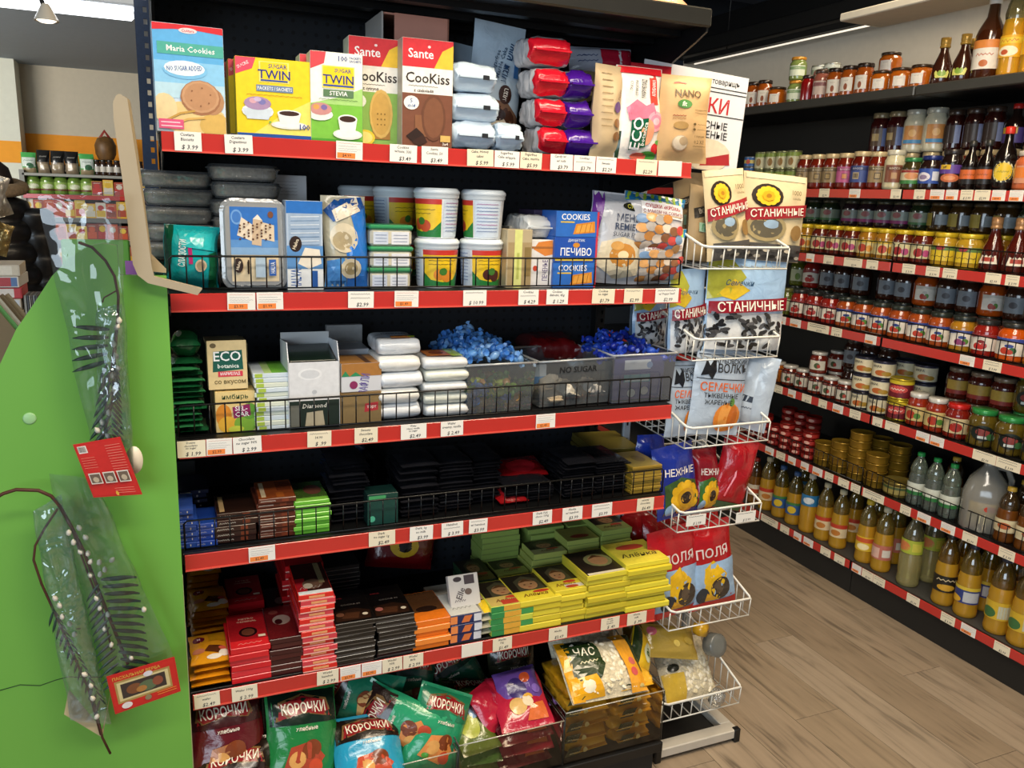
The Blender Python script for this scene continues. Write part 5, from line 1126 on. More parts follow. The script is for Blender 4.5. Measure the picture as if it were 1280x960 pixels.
stack('chocolate_bar', 'chocolate bar', 'long olive chocolate box', 'behind the gold boxes', 'gold chocolate boxes', 745, 800, 560, 6, 0.20, z, 0.18, '6e6226', jit=0.005, top=[R(0.02, 0.02, 0.98, 0.98, '857830')], rz=-0.1)
o = pouch('foil_bag', 0.16, 0.09, 0.05, '2a4a72', [], 55); squash(o, (xu(425, 0.3, z), 0.33, z + 0.10), (-0.9, 0.3, 0)); tag(o, 'crumpled dark blue foil bag at the back of fourth shelf', 'bag', GA)
stack('chocolate_bar', 'chocolate bar', 'glossy black bar', 'at the shaded back', 'black chocolate bars', 418, 470, 575, 12, 0.25, z, 0.12, '202025', flow=True)

# ================================================================== LEFT UNIT: FIFTH SHELF
z = ZA[4]
# wafer packs, orange
waf = [R(0, 0, 1, 1, 'd9941c'), E(0.24, 0.72, 0.16, 0.10, '6a1226'), T('M', 0.24, 0.72, 0.06, 'e8c8d0'), P([(0.34, 0.3), (0.5, 0.48), (0.85, 0.42), (0.7, 0.2)], '5c2f18'), E(0.85, 0.2, 0.14, 0.1, 'e8ddd0'), E(0.2, 0.32, 0.16, 0.09, 'c97a5a'), E(0.6, 0.12, 0.2, 0.06, 'f0e6d8'), E(0.82, 0.34, 0.1, 0.06, 'd05a48'), R(0.5, 0.6, 0.95, 0.95, 'b98414')]
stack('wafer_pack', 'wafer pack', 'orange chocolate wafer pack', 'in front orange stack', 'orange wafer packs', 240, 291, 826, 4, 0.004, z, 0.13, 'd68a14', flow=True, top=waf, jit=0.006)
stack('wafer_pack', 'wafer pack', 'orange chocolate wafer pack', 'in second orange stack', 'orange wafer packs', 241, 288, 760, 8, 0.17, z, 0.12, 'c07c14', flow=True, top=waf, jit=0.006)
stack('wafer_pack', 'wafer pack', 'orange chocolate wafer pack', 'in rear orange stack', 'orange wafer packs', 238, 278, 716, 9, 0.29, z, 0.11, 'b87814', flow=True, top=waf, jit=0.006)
# red bars
redtop = [R(0.02, 0.02, 0.98, 0.98, 'a01820'), R(0.02, 0.02, 0.98, 0.2, 'd8262c'), E(0.5, 0.42, 0.24, 0.14, '2a0d10'), E(0.5, 0.42, 0.17, 0.1, '6a3a2a'), R(0.74, 0.24, 0.92, 0.3, 'e8d8c0'), T('PIETRO', 0.5, 0.82, 0.05, 'e8c0a8', 0.5), T('ORIGINAL', 0.5, 0.74, 0.045, 'e8c0a8', 0.6), L(scribble(0.2, 0.8, 0.1, 0.02), 0.012, 'f0c8c0')]
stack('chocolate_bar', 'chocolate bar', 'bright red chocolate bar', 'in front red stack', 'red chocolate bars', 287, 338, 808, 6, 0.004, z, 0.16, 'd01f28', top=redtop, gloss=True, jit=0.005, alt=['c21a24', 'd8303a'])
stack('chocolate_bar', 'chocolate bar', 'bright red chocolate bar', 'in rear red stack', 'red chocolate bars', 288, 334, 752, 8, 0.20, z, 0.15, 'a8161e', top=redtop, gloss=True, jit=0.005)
stack('chocolate_bar', 'chocolate bar', 'maroon chocolate bar with cherry cover', 'between red stacks', 'maroon chocolate bars', 338, 380, 797, 7, 0.006, z, 0.16, '3c1416', gloss=True, jit=0.004, alt=['4a1a1a'], top=[R(0.02, 0.02, 0.98, 0.98, '5c1418'), E(0.5, 0.55, 0.28, 0.15, '9a8a80'), E(0.4, 0.5, 0.12, 0.08, '3a0d10'), E(0.3, 0.8, 0.15, 0.06, '7a3a34')])
stack('chocolate_bar', 'chocolate bar', 'maroon chocolate bar with cherry cover', 'further back', 'maroon chocolate bars', 336, 376, 762, 8, 0.21, z, 0.13, '3a1214', gloss=True, top=[R(0.02, 0.02, 0.98, 0.98, '4a1014'), E(0.5, 0.4, 0.2, 0.15, '8a7a70')])
nut = [R(0.02, 0.0, 0.98, 0.1, 'dfe6ec'), R(0.02, 0.1, 0.98, 0.98, '3a1a16'), R(0.02, 0.1, 0.3, 0.5, 'b5202a'), E(0.5, 0.3, 0.3, 0.15, '7a5a48'), R(0.7, 0.3, 0.86, 0.95, '8f7f5c'), E(0.35, 0.25, 0.14, 0.08, 'd8c8b0'), L(scribble(0.1, 0.7, 0.2, 0.04), 0.02, 'd9d2c8')]
rede = [R(0.3, 0.3, 0.75, 0.7, 'e8a06a'), R(0, 0.0, 1, 0.18, 'f2b8ac')]
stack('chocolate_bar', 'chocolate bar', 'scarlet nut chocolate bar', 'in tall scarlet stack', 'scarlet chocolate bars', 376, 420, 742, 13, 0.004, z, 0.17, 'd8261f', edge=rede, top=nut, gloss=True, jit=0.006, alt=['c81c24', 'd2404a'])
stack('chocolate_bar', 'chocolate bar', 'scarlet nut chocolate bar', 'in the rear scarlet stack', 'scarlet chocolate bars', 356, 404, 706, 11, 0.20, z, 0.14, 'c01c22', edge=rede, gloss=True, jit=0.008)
blk = lambda n: [R(0.02, 0.02, 0.98, 0.98, '120e0d'), T('WEDEL', 0.28, 0.78, 0.035, 'b8323a', 0.4, shear=0.2), T('COCOA ' + n, 0.55, 0.55, 0.045, '8a8078', 0.75), P([(0.05, 0.06), (0.1, 0.36), (0.6, 0.42), (0.95, 0.3), (0.9, 0.06)], '2c1a12'), P([(0.2, 0.14), (0.35, 0.3), (0.7, 0.28), (0.6, 0.1)], '4a2c1c'), E(0.8, 0.2, 0.07, 0.04, 'd8cdb8'), E(0.2, 0.26, 0.1, 0.06, '6a4634' if n == '80' else 'a8625a')]
be = [R(0.02, 0.0, 0.98, 0.2, '55504c')]
stack('chocolate_bar', 'chocolate bar', 'black dark chocolate bar', 'in left black stack', 'black dark chocolate bars', 418, 470, 776, 9, 0.004, z, 0.16, '171514', edge=be, top=blk('80'), gloss=True, jit=0.005)
stack('chocolate_bar', 'chocolate bar', 'black dark chocolate bar', 'in right black stack', 'black dark chocolate bars', 470, 520, 770, 9, 0.004, z, 0.16, '191716', edge=be, top=blk('90'), gloss=True, jit=0.005)
stack('chocolate_bar', 'chocolate bar', 'black dark chocolate bar', 'in the rear black stack', 'black dark chocolate bars', 402, 450, 707, 14, 0.20, z, 0.14, '141313', edge=be, gloss=True, jit=0.005)
stack('chocolate_bar', 'chocolate bar', 'orange edged dark bar', 'in the orange stack', 'orange chocolate bars', 517, 563, 775, 5, 0.004, z, 0.15, 'e8761c', gloss=True, jit=0.005, alt=['d86a18', 'f08a34'], top=[R(0.02, 0.02, 0.98, 0.3, 'e87a20'), R(0.02, 0.3, 0.98, 0.98, '5a3a22'), E(0.5, 0.38, 0.3, 0.1, '2a1a14')])
# white and navy boxes with one upright on top
stack('candy_box', 'candy box', 'navy and white candy box', 'in the navy stack', 'navy candy boxes', 562, 602, 768, 3, 0.004, z, 0.12, '1c2a5a', edge=[R(0, 0.1, 0.22, 0.9, 'e88a4a'), P([(0.35, 0.15), (0.45, 0.85), (0.7, 0.85), (0.6, 0.15)], 'd9763c'), R(0.75, 0.1, 1, 0.9, 'd8dce4')], jit=0.002, top=[R(0.02, 0.02, 0.98, 0.98, 'cfd0cc'), L(scribble(0.2, 0.8, 0.3, 0.05), 0.03, '6a6a68')])
a, b = span(547, 590, 0.06, z)
stack('candy_box', 'candy box', 'plain white flat box', 'behind the navy boxes', 'navy candy boxes', 545, 592, 757, 4, 0.10, z, 0.13, 'd6d2c8', jit=0.004, edge=[R(0.1, 0.2, 0.9, 0.7, '8a93a8')])
W_, H_, c = dims(563, 600, 728, 0.05, z)
o = carton('candy_box', W_, 0.018, 0.082, 'cfcac4', [E(0.3, 0.86, 0.14, 0.08, '3a3236'), R(0.52, 0.68, 0.86, 0.96, '463c40'), T('Elle', 0.36, 0.42, 0.2, '4a4246', 0.5, rot=1.1), L(scribble(0.15, 0.5, 0.2, 0.04), 0.025, '6a6266'), E(0.62, 0.45, 0.12, 0.1, '6a5a52')], loc=(c, 0.055, zv(764, c, 0.03) + 0.001), rx=-0.45); tag(o, 'small white candy box tilted up on the navy boxes', 'candy box', GA)
stack('chocolate_bar', 'chocolate bar', 'silver wrapped mini bar', 'in the silver stack', 'silver mini bars', 600, 629, 762, 4, 0.004, z, 0.11, 'b9b49c', flow=True, jit=0.003, alt=['cfcabc', 'a8a48e'], top=[R(0.1, 0.0, 0.9, 0.45, 'e8c42a'), R(0.1, 0.45, 0.9, 1, '23381e'), E(0.5, 0.65, 0.25, 0.2, 'b89878')])
def child(bandc, extra=None):
    return [R(0.02, 0.34, 0.98, 0.98, '231a14'), R(0.02, 0.02, 0.98, 0.36, bandc), P([(0.2, 0.36), (0.22, 0.75), (0.5, 0.92), (0.8, 0.75), (0.82, 0.36)], '4a4632'), E(0.5, 0.58, 0.22, 0.19, 'b98a5e'), P([(0.28, 0.66), (0.5, 0.80), (0.72, 0.66), (0.5, 0.70)], '5a3a1c'), E(0.42, 0.58, 0.03, 0.015, '2a1a12'), E(0.58, 0.58, 0.03, 0.015, '2a1a12'), E(0.5, 0.48, 0.05, 0.014, '9a4a3a'), T('Алёнка', 0.48, 0.2, 0.10, '6a2a14', 0.62, shear=0.25), E(0.66, 0.29, 0.2, 0.05, 'c8402a')] + (extra or [])
ye = [R(0, 0.0, 1, 0.16, 'a89420')]
yd = 'yellow child-portrait chocolate bar'
stack('chocolate_bar', 'chocolate bar', 'green and yellow portrait chocolate bar', 'beside silver bars', 'portrait chocolate bars', 612, 666, 755, 5, 0.004, z, 0.14, 'c8d04a', edge=[R(0, 0.05, 0.3, 0.95, '2f8a4a'), R(0.3, 0.05, 0.7, 0.95, 'e0a83a')], top=child('c9b060', [R(0.3, 0.04, 0.98, 0.2, 'b8402c')]), jit=0.003, alt=['3f9a52'])
stack('chocolate_bar', 'chocolate bar', yd, 'in first yellow stack', 'portrait chocolate bars', 648, 701, 748, 5, 0.004, z, 0.15, 'e3d23c', edge=ye, top=child('e0cf3a'), jit=0.003, alt=['d8c632'])
stack('chocolate_bar', 'chocolate bar', yd, 'in second yellow stack', 'portrait chocolate bars', 690, 731, 738, 6, 0.004, z, 0.15, 'e2d03a', edge=ye, top=child('d9c83a', [R(0.4, 0.06, 0.95, 0.18, 'c9c4be'), E(0.6, 0.1, 0.2, 0.05, 'b0402c')]), jit=0.007, alt=['d6c42e'])
stack('chocolate_bar', 'chocolate bar', yd, 'in third yellow stack', 'portrait chocolate bars', 732, 785, 716, 8, 0.004, z, 0.15, 'ded03c', edge=ye, top=[R(0.02, 0.02, 0.98, 0.98, '2a2018'), R(0.05, 0.02, 0.95, 0.1, 'd8d0b8'), E(0.6, 0.55, 0.32, 0.26, '8a8a5a'), E(0.6, 0.55, 0.22, 0.2, 'b98a5e'), P([(0.4, 0.62), (0.6, 0.78), (0.82, 0.62), (0.6, 0.68)], '5a3a1c')], jit=0.007, alt=['d2c030'])
stack('chocolate_bar', 'chocolate bar', yd, 'in rightmost yellow stack', 'portrait chocolate bars', 778, 834, 703, 9, 0.002, z, 0.14, 'e4d63e', edge=ye, top=[R(0.02, 0.02, 0.98, 0.98, 'e3d444'), E(0.5, 0.72, 0.32, 0.12, 'c8442c'), T('Алёнка', 0.5, 0.36, 0.17, '2a2014', 0.8, shear=0.25), L(scribble(0.35, 0.8, 0.56, 0.01), 0.008, '6a5a20')], jit=0.007, alt=['d8c832'])
gl = 'pale green portrait chocolate bar'
ge = [R(0, 0.0, 1, 0.16, '7a8a4a')]
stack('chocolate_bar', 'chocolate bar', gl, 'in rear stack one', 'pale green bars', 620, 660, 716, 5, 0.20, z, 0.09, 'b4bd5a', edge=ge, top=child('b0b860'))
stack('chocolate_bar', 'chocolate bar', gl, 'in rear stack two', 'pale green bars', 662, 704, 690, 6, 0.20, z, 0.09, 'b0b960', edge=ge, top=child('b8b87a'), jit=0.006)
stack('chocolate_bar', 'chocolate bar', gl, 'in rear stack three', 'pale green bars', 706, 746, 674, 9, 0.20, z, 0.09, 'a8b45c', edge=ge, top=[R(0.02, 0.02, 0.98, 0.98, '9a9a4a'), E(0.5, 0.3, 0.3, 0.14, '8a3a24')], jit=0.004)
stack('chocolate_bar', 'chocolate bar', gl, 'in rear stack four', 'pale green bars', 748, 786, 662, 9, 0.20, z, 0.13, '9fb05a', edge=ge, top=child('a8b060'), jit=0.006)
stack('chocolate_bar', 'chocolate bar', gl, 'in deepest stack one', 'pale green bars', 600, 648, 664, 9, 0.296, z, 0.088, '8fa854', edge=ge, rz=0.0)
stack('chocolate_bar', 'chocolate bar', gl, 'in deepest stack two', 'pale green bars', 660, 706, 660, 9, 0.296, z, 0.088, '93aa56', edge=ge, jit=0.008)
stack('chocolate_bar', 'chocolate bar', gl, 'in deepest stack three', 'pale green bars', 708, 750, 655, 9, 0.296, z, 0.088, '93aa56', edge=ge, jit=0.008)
stack('chocolate_bar', 'chocolate bar', 'dark green portrait chocolate bar', 'behind the navy boxes', 'portrait chocolate bars', 585, 620, 726, 6, 0.17, z, 0.14, '23402a', top=child('8a7a3a'), jit=0.004)
o = pouch('snack_bag', 0.2, 0.12, 0.06, '6a0d12', [E(0.5, 0.55, 0.22, 0.28, 'd0a82a'), E(0.5, 0.55, 0.12, 0.16, '1a1210')], 66); squash(o, (xu(500, 0.33, z), 0.35, z + 0.06), (-0.3, 0.2, 0)); tag(o, 'red sunflower bag at the shaded back of fifth shelf', 'snack bag', GA)

# ================================================================== LEFT UNIT: BASE DECK, SNACK BAGS AND ACRYLIC BINS
z = ZK
def crouton(col, dark, food, seed, W_=0.17, H_=0.24, band='8a1a20'):
    el = [R(0.03, 0.66, 0.97, 0.97, dark), P([(0.1, 0.70), (0.16, 0.88), (0.5, 0.94), (0.84, 0.88), (0.9, 0.70), (0.5, 0.76)], '7a5a34'), P([(0.13, 0.71), (0.18, 0.86), (0.5, 0.92), (0.82, 0.86), (0.87, 0.71), (0.5, 0.77)], band), T('КОРОЧКИ', 0.5, 0.81, 0.10, 'efe4cf', 0.62), T('хлебные', 0.52, 0.62, 0.04, 'e8e0d0', 0.4), P([(0.2, 0.22), (0.3, 0.46), (0.6, 0.5), (0.8, 0.34), (0.62, 0.18)], food), E(0.6, 0.42, 0.14, 0.09, '7a3a1c'), E(0.4, 0.34, 0.12, 0.08, 'd9a05a'), E(0.66, 0.26, 0.1, 0.07, 'c24a2c'), E(0.32, 0.24, 0.06, 0.03, '4f9a3a'), L(scribble(0.3, 0.7, 0.08, 0.008), 0.008, 'd8d0c0')]
    return pouch('crouton_bag', W_, H_, 0.075, col, el, seed, wr=0.006)
cb = 'crouton bags on the base deck'
def bag(col, dark, food, seed, u, v, y, rot, lab, W_=0.17, H_=0.24, band='8a1a20'):
    o = crouton(col, dark, food, seed, W_, H_, band)
    p = at(u, v, 1, y)
    # u,v is where the bag's centre shows
    Rm = Matrix.Rotation(rot[2], 3, 'Z') @ Matrix.Rotation(rot[1], 3, 'Y') @ Matrix.Rotation(rot[0], 3, 'X')
    cvec = Rm @ Vector((0, 0, H_ / 2))
    o.location = p - cvec; o.rotation_euler = rot
    tag(o, lab, 'snack bag', cb); return o
bag('5c1018', '3a0a10', 'a86a3a', 101, 283, 925, 0.02, (-0.45, 0, 0.02), 'maroon crouton bag in front at the left end', 0.17, 0.22)
bag('4a0d14', '300a0e', '8a5a34', 102, 284, 880, 0.14, (-0.35, 0.05, 0), 'maroon crouton bag further back at the left end', 0.17, 0.22)
bag('2c120e', '1c0c0a', '8a5a34', 103, 296, 985, -0.05, (-0.7, 0, 0), 'dark maroon crouton bag lowest at the left end', 0.17, 0.2)
bag('1f7a3c', '10241a', 'a8442c', 104, 376, 925, 0.0, (-0.5, 0.12, 0.05), 'green crouton bag with red mushroom print at front', 0.17, 0.24)
bag('0f3a22', '0c1a14', '8a5a34', 105, 368, 872, 0.16, (-0.3, 0.1, 0), 'dark green crouton bag behind the bright green one', 0.16, 0.22)
bag('1f7a5c', '2c1a12', 'c9a066', 106, 446, 868, 0.10, (-0.35, -1.25, 0.1), 'teal crouton bag tipped on its side near price tags', 0.15, 0.22)
bag('1d6a52', '1a4a3c', '8a8a6a', 107, 508, 856, 0.18, (-0.3, 0.15, 0), 'teal green bag with white barcode patches at back', 0.16, 0.2)
bag('2c9a6c', '2a1a14', 'd98a4a', 108, 502, 905, 0.02, (-0.55, -1.1, 0.1), 'bright green crouton bag lying askew in the middle', 0.15, 0.24)
bag('28966a', '1f7a56', 'd98a4a', 109, 545, 915, -0.01, (-0.5, 0.45, -0.1), 'bright green crouton bag leaning right beside acrylic bin', 0.15, 0.22)
bag('2a9ac0', '1c140f', 'c24a2c', 110, 462, 945, -0.04, (-0.9, 0.05, 0), 'sky blue crouton bag with brown top, lying low', 0.17, 0.2)
bag('1f6fae', '1a5a90', 'c24a2c', 111, 400, 862, 0.24, (-0.2, 0, 0), 'blue snack bag peeking out at the back', 0.12, 0.2)
bag('124a36', '0d2a20', '4a6a3a', 112, 565, 850, 0.2, (-0.3, -0.4, 0), 'dark green snack bag slumped near the back', 0.18, 0.2)
bag('2f5a2a', '1d3a1a', '7a8a4a', 113, 590, 885, 0.10, (-1.0, 0.3, 0.2), 'olive green snack bag lying above acrylic bin', 0.17, 0.18)
bag('3a3a2a', '23241a', '8a7a4a', 114, 640, 838, 0.22, (-0.2, 0.0, 0), 'dark olive bag standing at the shaded back', 0.15, 0.2)
# acrylic bins
AC = film('f6f2e6', 0.04, 0.04)
def acrylic(x0, x1, h, d, lab):
    root = empty('acrylic_bin', ((x0 + x1) / 2, YK + 0.008, ZK + 0.002)); W_ = x1 - x0
    for nm, b in (('front_pane', (-W_ / 2, W_ / 2, 0, 0.004, 0, h)), ('side_pane', (-W_ / 2, -W_ / 2 + 0.004, 0.004, d, 0, h * 1.0)), ('side_pane', (W_ / 2 - 0.004, W_ / 2, 0.004, d, 0, h * 1.0))):
        x0_, x1_, y0_, y1_, z0_, z1_ = b; mb = MB()
        if nm == 'front_pane': mb.add([(x0_, 0.002, z0_), (x1_, 0.002, z0_), (x1_, 0.002, z1_), (x0_, 0.002, z1_)], [(0, 1, 2, 3)], AC)
        else: mb.add([(x0_, y0_, z0_), (x0_, y1_, z0_), (x0_, y1_, z1_), (x0_, y0_, z1_)], [(0, 1, 2, 3)], AC)
        mb.build(nm, root)
    mb = MB(); mb.tube([(-W_ / 2, 0.002, h), (W_ / 2, 0.002, h)], 0.0016, film('efe8d4', 0.4, 0.15, milk=0.4)); mb.tube([(-W_ / 2, 0.002, 0), (-W_ / 2, 0.002, h), (-W_ / 2, d, h)], 0.0018, M('2a2822', 0.2)); mb.tube([(W_ / 2, 0.002, 0), (W_ / 2, 0.002, h), (W_ / 2, d, h)], 0.0018, M('2a2822', 0.2)); mb.build('edges', root)
    tag(root, lab, 'acrylic bin', 'acrylic bins'); return root
xa = xu(575, YK, ZK + 0.1); xb = xu(708, YK, ZK + 0.1); xc = LA - 0.003
hb_ = zv(866, LA, YK) - ZK
acrylic(0.42, xa - 0.004, 0.12, 0.25, 'leftmost clear acrylic bin holding green crouton bags')
acrylic(xa, xb - 0.003, 0.135, 0.26, 'middle clear acrylic bin with pink red snack bags')
acrylic(xb, xc, hb_, 0.30, 'rightmost clear acrylic bin filled with yellow bean bags')
def lying(name, Wd, Hd, Dp, col, el, seed, loc, rz, lab, group, rx=-1.45):
    o = pouch(name, Wd, Hd, Dp, col, el, seed, wr=0.005)
    o.location = loc; o.rotation_euler = (rx, 0, rz); tag(o, lab, 'snack bag', group); return o
xm = (xa + xb) / 2
pk = [E(0.75, 0.7, 0.1, 0.12, 'cfc0a8'), T('Ядро', 0.45, 0.75, 0.1, 'efd8d8', 0.4), E(0.4, 0.35, 0.16, 0.14, 'd9b06a'), E(0.6, 0.4, 0.1, 0.1, 'e8d8b8'), P([(0.5, 0.1), (0.6, 0.3), (0.9, 0.4), (0.9, 0.1)], 'd9703c')]
for k in range(4):
    lying('snack_bag', 0.15, 0.17, 0.034, ('7a1226', 'a01c34', '6a1424', 'b5243e')[k], pk, 120 + k, (xm + 0.055, YK + 0.03, ZK + 0.014 + 0.036 * k), 0.05 * (-1) ** k, 'wine red snack bag in middle acrylic bin, %s from bottom' % ORD[k], 'bags in the middle acrylic bin', -1.2)
for k in range(3):
    lying('snack_bag', 0.11, 0.17, 0.034, ('6a7a2c', '4f7a34', '5a6a2a')[k], [E(0.4, 0.4, 0.25, 0.2, 'a8b04a'), E(0.6, 0.6, 0.1, 0.1, '8fb0d0')], 130 + k, (xm - 0.075, YK + 0.03, ZK + 0.014 + 0.036 * k), 0.1 * (-1) ** k, 'olive green snack bag in middle acrylic bin, %s from bottom' % ORD[k], 'bags in the middle acrylic bin', -1.2)
p = at(655, 866, 1, 0.03)
lying('snack_bag', 0.13, 0.12, 0.06, '6a4a9a', [E(0.35, 0.5, 0.2, 0.25, '3a2a6a'), E(0.6, 0.7, 0.12, 0.12, 'c9542c'), E(0.5, 0.25, 0.12, 0.1, 'e0a83a'), E(0.75, 0.4, 0.1, 0.1, '8a6ac0')], 140, (p.x, 0.0, p.z - 0.04), 0.1, 'small purple snack bag lying atop the middle acrylic bin', 'bags in the middle acrylic bin', -0.9)
p = at(622, 880, 1, 0.03)
lying('snack_bag', 0.1, 0.12, 0.05, 'b51f38', [], 141, (p.x, 0.0, p.z - 0.05), 0.6, 'crimson snack bag poking out left of purple bag', 'bags in the middle acrylic bin', -0.8)
# yellow bean bags
xr = (xb + xc) / 2
ybag = [R(0.02, 0.55, 0.98, 0.98, 'd79a1a'), R(0.0, 0.28, 1.0, 0.52, '263618'), L(scribble(0.2, 0.7, 0.4, 0.03), 0.012, 'cfc8a0'), E(0.78, 0.4, 0.1, 0.08, 'd8d0a8'), R(0.02, 0.02, 0.98, 0.28, 'd9a020'), E(0.2, 0.8, 0.08, 0.06, 'c85a4a')]
for k in range(5):
    for s_ in (-1, 1):
        yc_ = ('d49a1e', 'c48f22', 'dca82c')[(k + s_) % 3]
        o = endpack('bean_bag', 0.125, 0.034, 0.19, yc_, yc_, 150 + k * 2 + (s_ > 0), None)
        pb = MB(); q0 = -0.045 + 0.03 * ((k * 3 + (s_ > 0)) % 3)
        decorate(pb, lambda u, v, h: (q0 + (u - 0.5) * 0.07, -0.1085 - h + 0.012 * abs(v - 0.5), 0.006 + v * 0.026), 0.07, 0.026, [P([(0.0, 0.1), (0.2, 0.95), (0.8, 0.98), (0.62, 0.05)], '263618'), L(scribble(0.2, 0.65, 0.5, 0.08), 0.03, 'd8d0a8'), E(0.9, 0.5, 0.1, 0.3, 'd8c27a')], True); pb.build('end_print', o)
        o.location = (xr + s_ * 0.068, YK + 0.127, ZK + 0.003 + 0.040 * k); o.rotation_euler = (0, 0.02 * s_ * (-1) ** k, 0.03 * (-1) ** k)
        reg(o, 'yellow bean bag', 'bean bag', 'in %s pile inside right acrylic bin' % ('left', 'right')[s_ > 0], 'yellow bean bags', 'from bottom')
BEAN = M('cfc4a8', 0.55, var=0.5, scale=140, bump=0.7, bscale=120)
def beanbag(Wd, Hd, Dp, seed, el, name='bean_bag'):
    f = pouch_shape(Wd, Hd, Dp, seed, wr=0.006)
    mb = MB(); mb.sheet(lambda u, v: f(u, v, -1), 14, 18, BEAN); mb.sheet(lambda u, v: f(u, v, 1), 14, 18, BEAN, flip=True); o = mb.build(name)
    rr = random.Random(seed); mb = MB(); mm = [M(c_, 0.4, var=0.05) for c_ in ('e3d9bd', 'd4c8a6', 'ece4cf')]
    for k in range(150):
        u, v = rr.uniform(0.1, 0.9), rr.uniform(0.1, 0.9); p = f(u, v, -1, 0.0015)
        a = rr.uniform(0, PI); q = [(0.009 * math.cos(t), 0.005 * math.sin(t)) for t in [2 * PI * j / 8 for j in range(8)]]
        V = [(p[0], p[1] - 0.0025, p[2])] + [(p[0] + x * math.cos(a) - y * math.sin(a), p[1] + 0.001, p[2] + x * math.sin(a) + y * math.cos(a)) for x, y in q]
        mb.add(V, [(0, j + 1, (j + 1) % 8 + 1) for j in range(8)], rr.choice(mm), True)
    b_ = mb.build('beans', o); b_['kind'] = 'stuff'
    if el:
        pb = MB(); decorate(pb, lambda u, v, h: f(u, v, -1, h), Wd, Hd, el, True, curved=14, base=0.0048, step=0.0002); pb.build('front_print', o)
    return o
ubk = [P([(0, 0.0), (0, 1), (0.14, 1), (0.1, 0.5), (0.16, 0)], 'e0a01c'), P([(0.10, 0.02), (0.08, 0.98), (0.42, 0.98), (0.5, 0.5), (0.4, 0.3)], '24381a'), T('ЧАС', 0.28, 0.74, 0.13, 'efe8d0', rot=-0.1), L(scribble(0.2, 0.42, 0.58, 0.02), 0.012, 'd8d0a8'), P([(0.02, 0.02), (0.04, 0.34), (0.34, 0.36), (0.42, 0.04)], 'e6a81c'), E(0.22, 0.2, 0.08, 0.1, 'e8e2c8'), P([(0.76, 0.0), (0.7, 0.98), (0.9, 1.0), (0.98, 0.0)], 'e8a22c'), P([(0.9, 0.98), (0.95, 0.3), (1.0, 0.3), (1.0, 0.98)], '2a3a1c'), E(0.84, 0.3, 0.05, 0.07, 'd05a5a'), E(0.86, 0.48, 0.05, 0.07, 'd06a62')]
o = beanbag(0.25, 0.17, 0.055, 160, ubk); p = at(752, 838, 1, -0.02); o.location = (p.x + 0.005, YK + 0.012, p.z - 0.050); o.rotation_euler = (-0.95, 0.10, 0.08); tag(o, 'large bag of white beans with yellow corners, on top of bin', 'bean bag', 'bean bags')
o = beanbag(0.22, 0.15, 0.05, 161, []); p = at(735, 802, 1, 0.12); o.location = (p.x, 0.12, p.z - 0.06); o.rotation_euler = (-0.7, 0.05, 0.0); tag(o, 'clear bag of white beans behind the large yellow cornered one', 'bean bag', 'bean bags')
o = pouch('bean_bag', 0.10, 0.15, 0.04, 'e8bf1a', [E(0.6, 0.5, 0.2, 0.2, 'd9e0c0'), R(0.0, 0.0, 0.25, 1, '24381a'), T('а', 0.6, 0.5, 0.2, '3a6a34')], 162); p = at(805, 822, 1, 0.0); o.location = (p.x - 0.02, 0.0, p.z - 0.05); o.rotation_euler = (-0.8, 0.9, 0); tag(o, 'bright yellow bag corner sticking out at right of beans', 'bean bag', 'bean bags')
o = pouch('bean_bag', 0.14, 0.16, 0.06, '6a5a1c', [], 163); p = at(802, 790, 1, 0.18); o.location = (p.x, 0.18, p.z - 0.08); o.rotation_euler = (-0.3, 0.2, 0); tag(o, 'dull olive yellow bag behind the white beans', 'bean bag', 'bean bags')
# ================================================================== WHITE WIRE RACK AT THE SHELF END
WH = M('dcdcd6', 0.3, coat=0.2, var=0.03)
XW0, XW1, YWB = 1.272, 1.556, 0.30
rack = empty('wire_basket_rack', (XW0, 0, 0))
tag(rack, 'white wire basket rack on the end of left shelf unit', 'basket rack')
for x in (XW0 - 0.012, XW1 - 0.012):
    mb = MB(); mb.box(x - XW0, x - XW0 + 0.024, YWB, YWB + 0.012, 0.05, 1.93, M('aebccb', 0.35, metal=0.3, var=0.05), 0.002)
    for k in range(36): mb.box(x - XW0 + 0.009, x - XW0 + 0.015, YWB - 0.0008, YWB, 0.10 + k * 0.05, 0.11 + k * 0.05, BLK)
    mb.build('post', rack)
BZ = [1.507, 1.265, 1.022, 0.778, 0.476, 0.180]
wl = XW1 - XW0
for i, zr in enumerate(BZ):
    mb = MB(); d = 0.056; bk = 0.10
    mb.tube([(0.02, 0, zr), (wl - 0.004, 0, zr), (wl, 0.008, zr + 0.002), (wl, YWB, zr + bk), (0, YWB, zr + bk), (0, 0.03, zr + 0.012), (0.006, 0.008, zr + 0.003)], 0.0036, WH, 8, close=True)
    bk_ = mb.build('basket', rack)
    mb = MB()
    n = 8
    for k in range(n + 1):
        x = wl * k / n
        mb.tube([(x, 0.001, zr), (x, 0.004, zr - d), (x, YWB, zr - d + 0.01), (x, YWB, zr + bk)], 0.0019, WH, 5)
    for k in range(1, 9):
        y = YWB * k / 9
        for x in (0, wl): mb.tube([(x, y, zr + bk * y / YWB), (x, y, zr - d + 0.01 * y / YWB)], 0.0019, WH, 5)
    for y in (0.003, 0.1, 0.2): mb.tube([(0, y, zr - d + 0.01 * y / YWB), (wl, y, zr - d + 0.01 * y / YWB)], 0.0022, WH, 5)
    w_ = mb.build('wire_mesh', bk_); w_['kind'] = 'stuff'
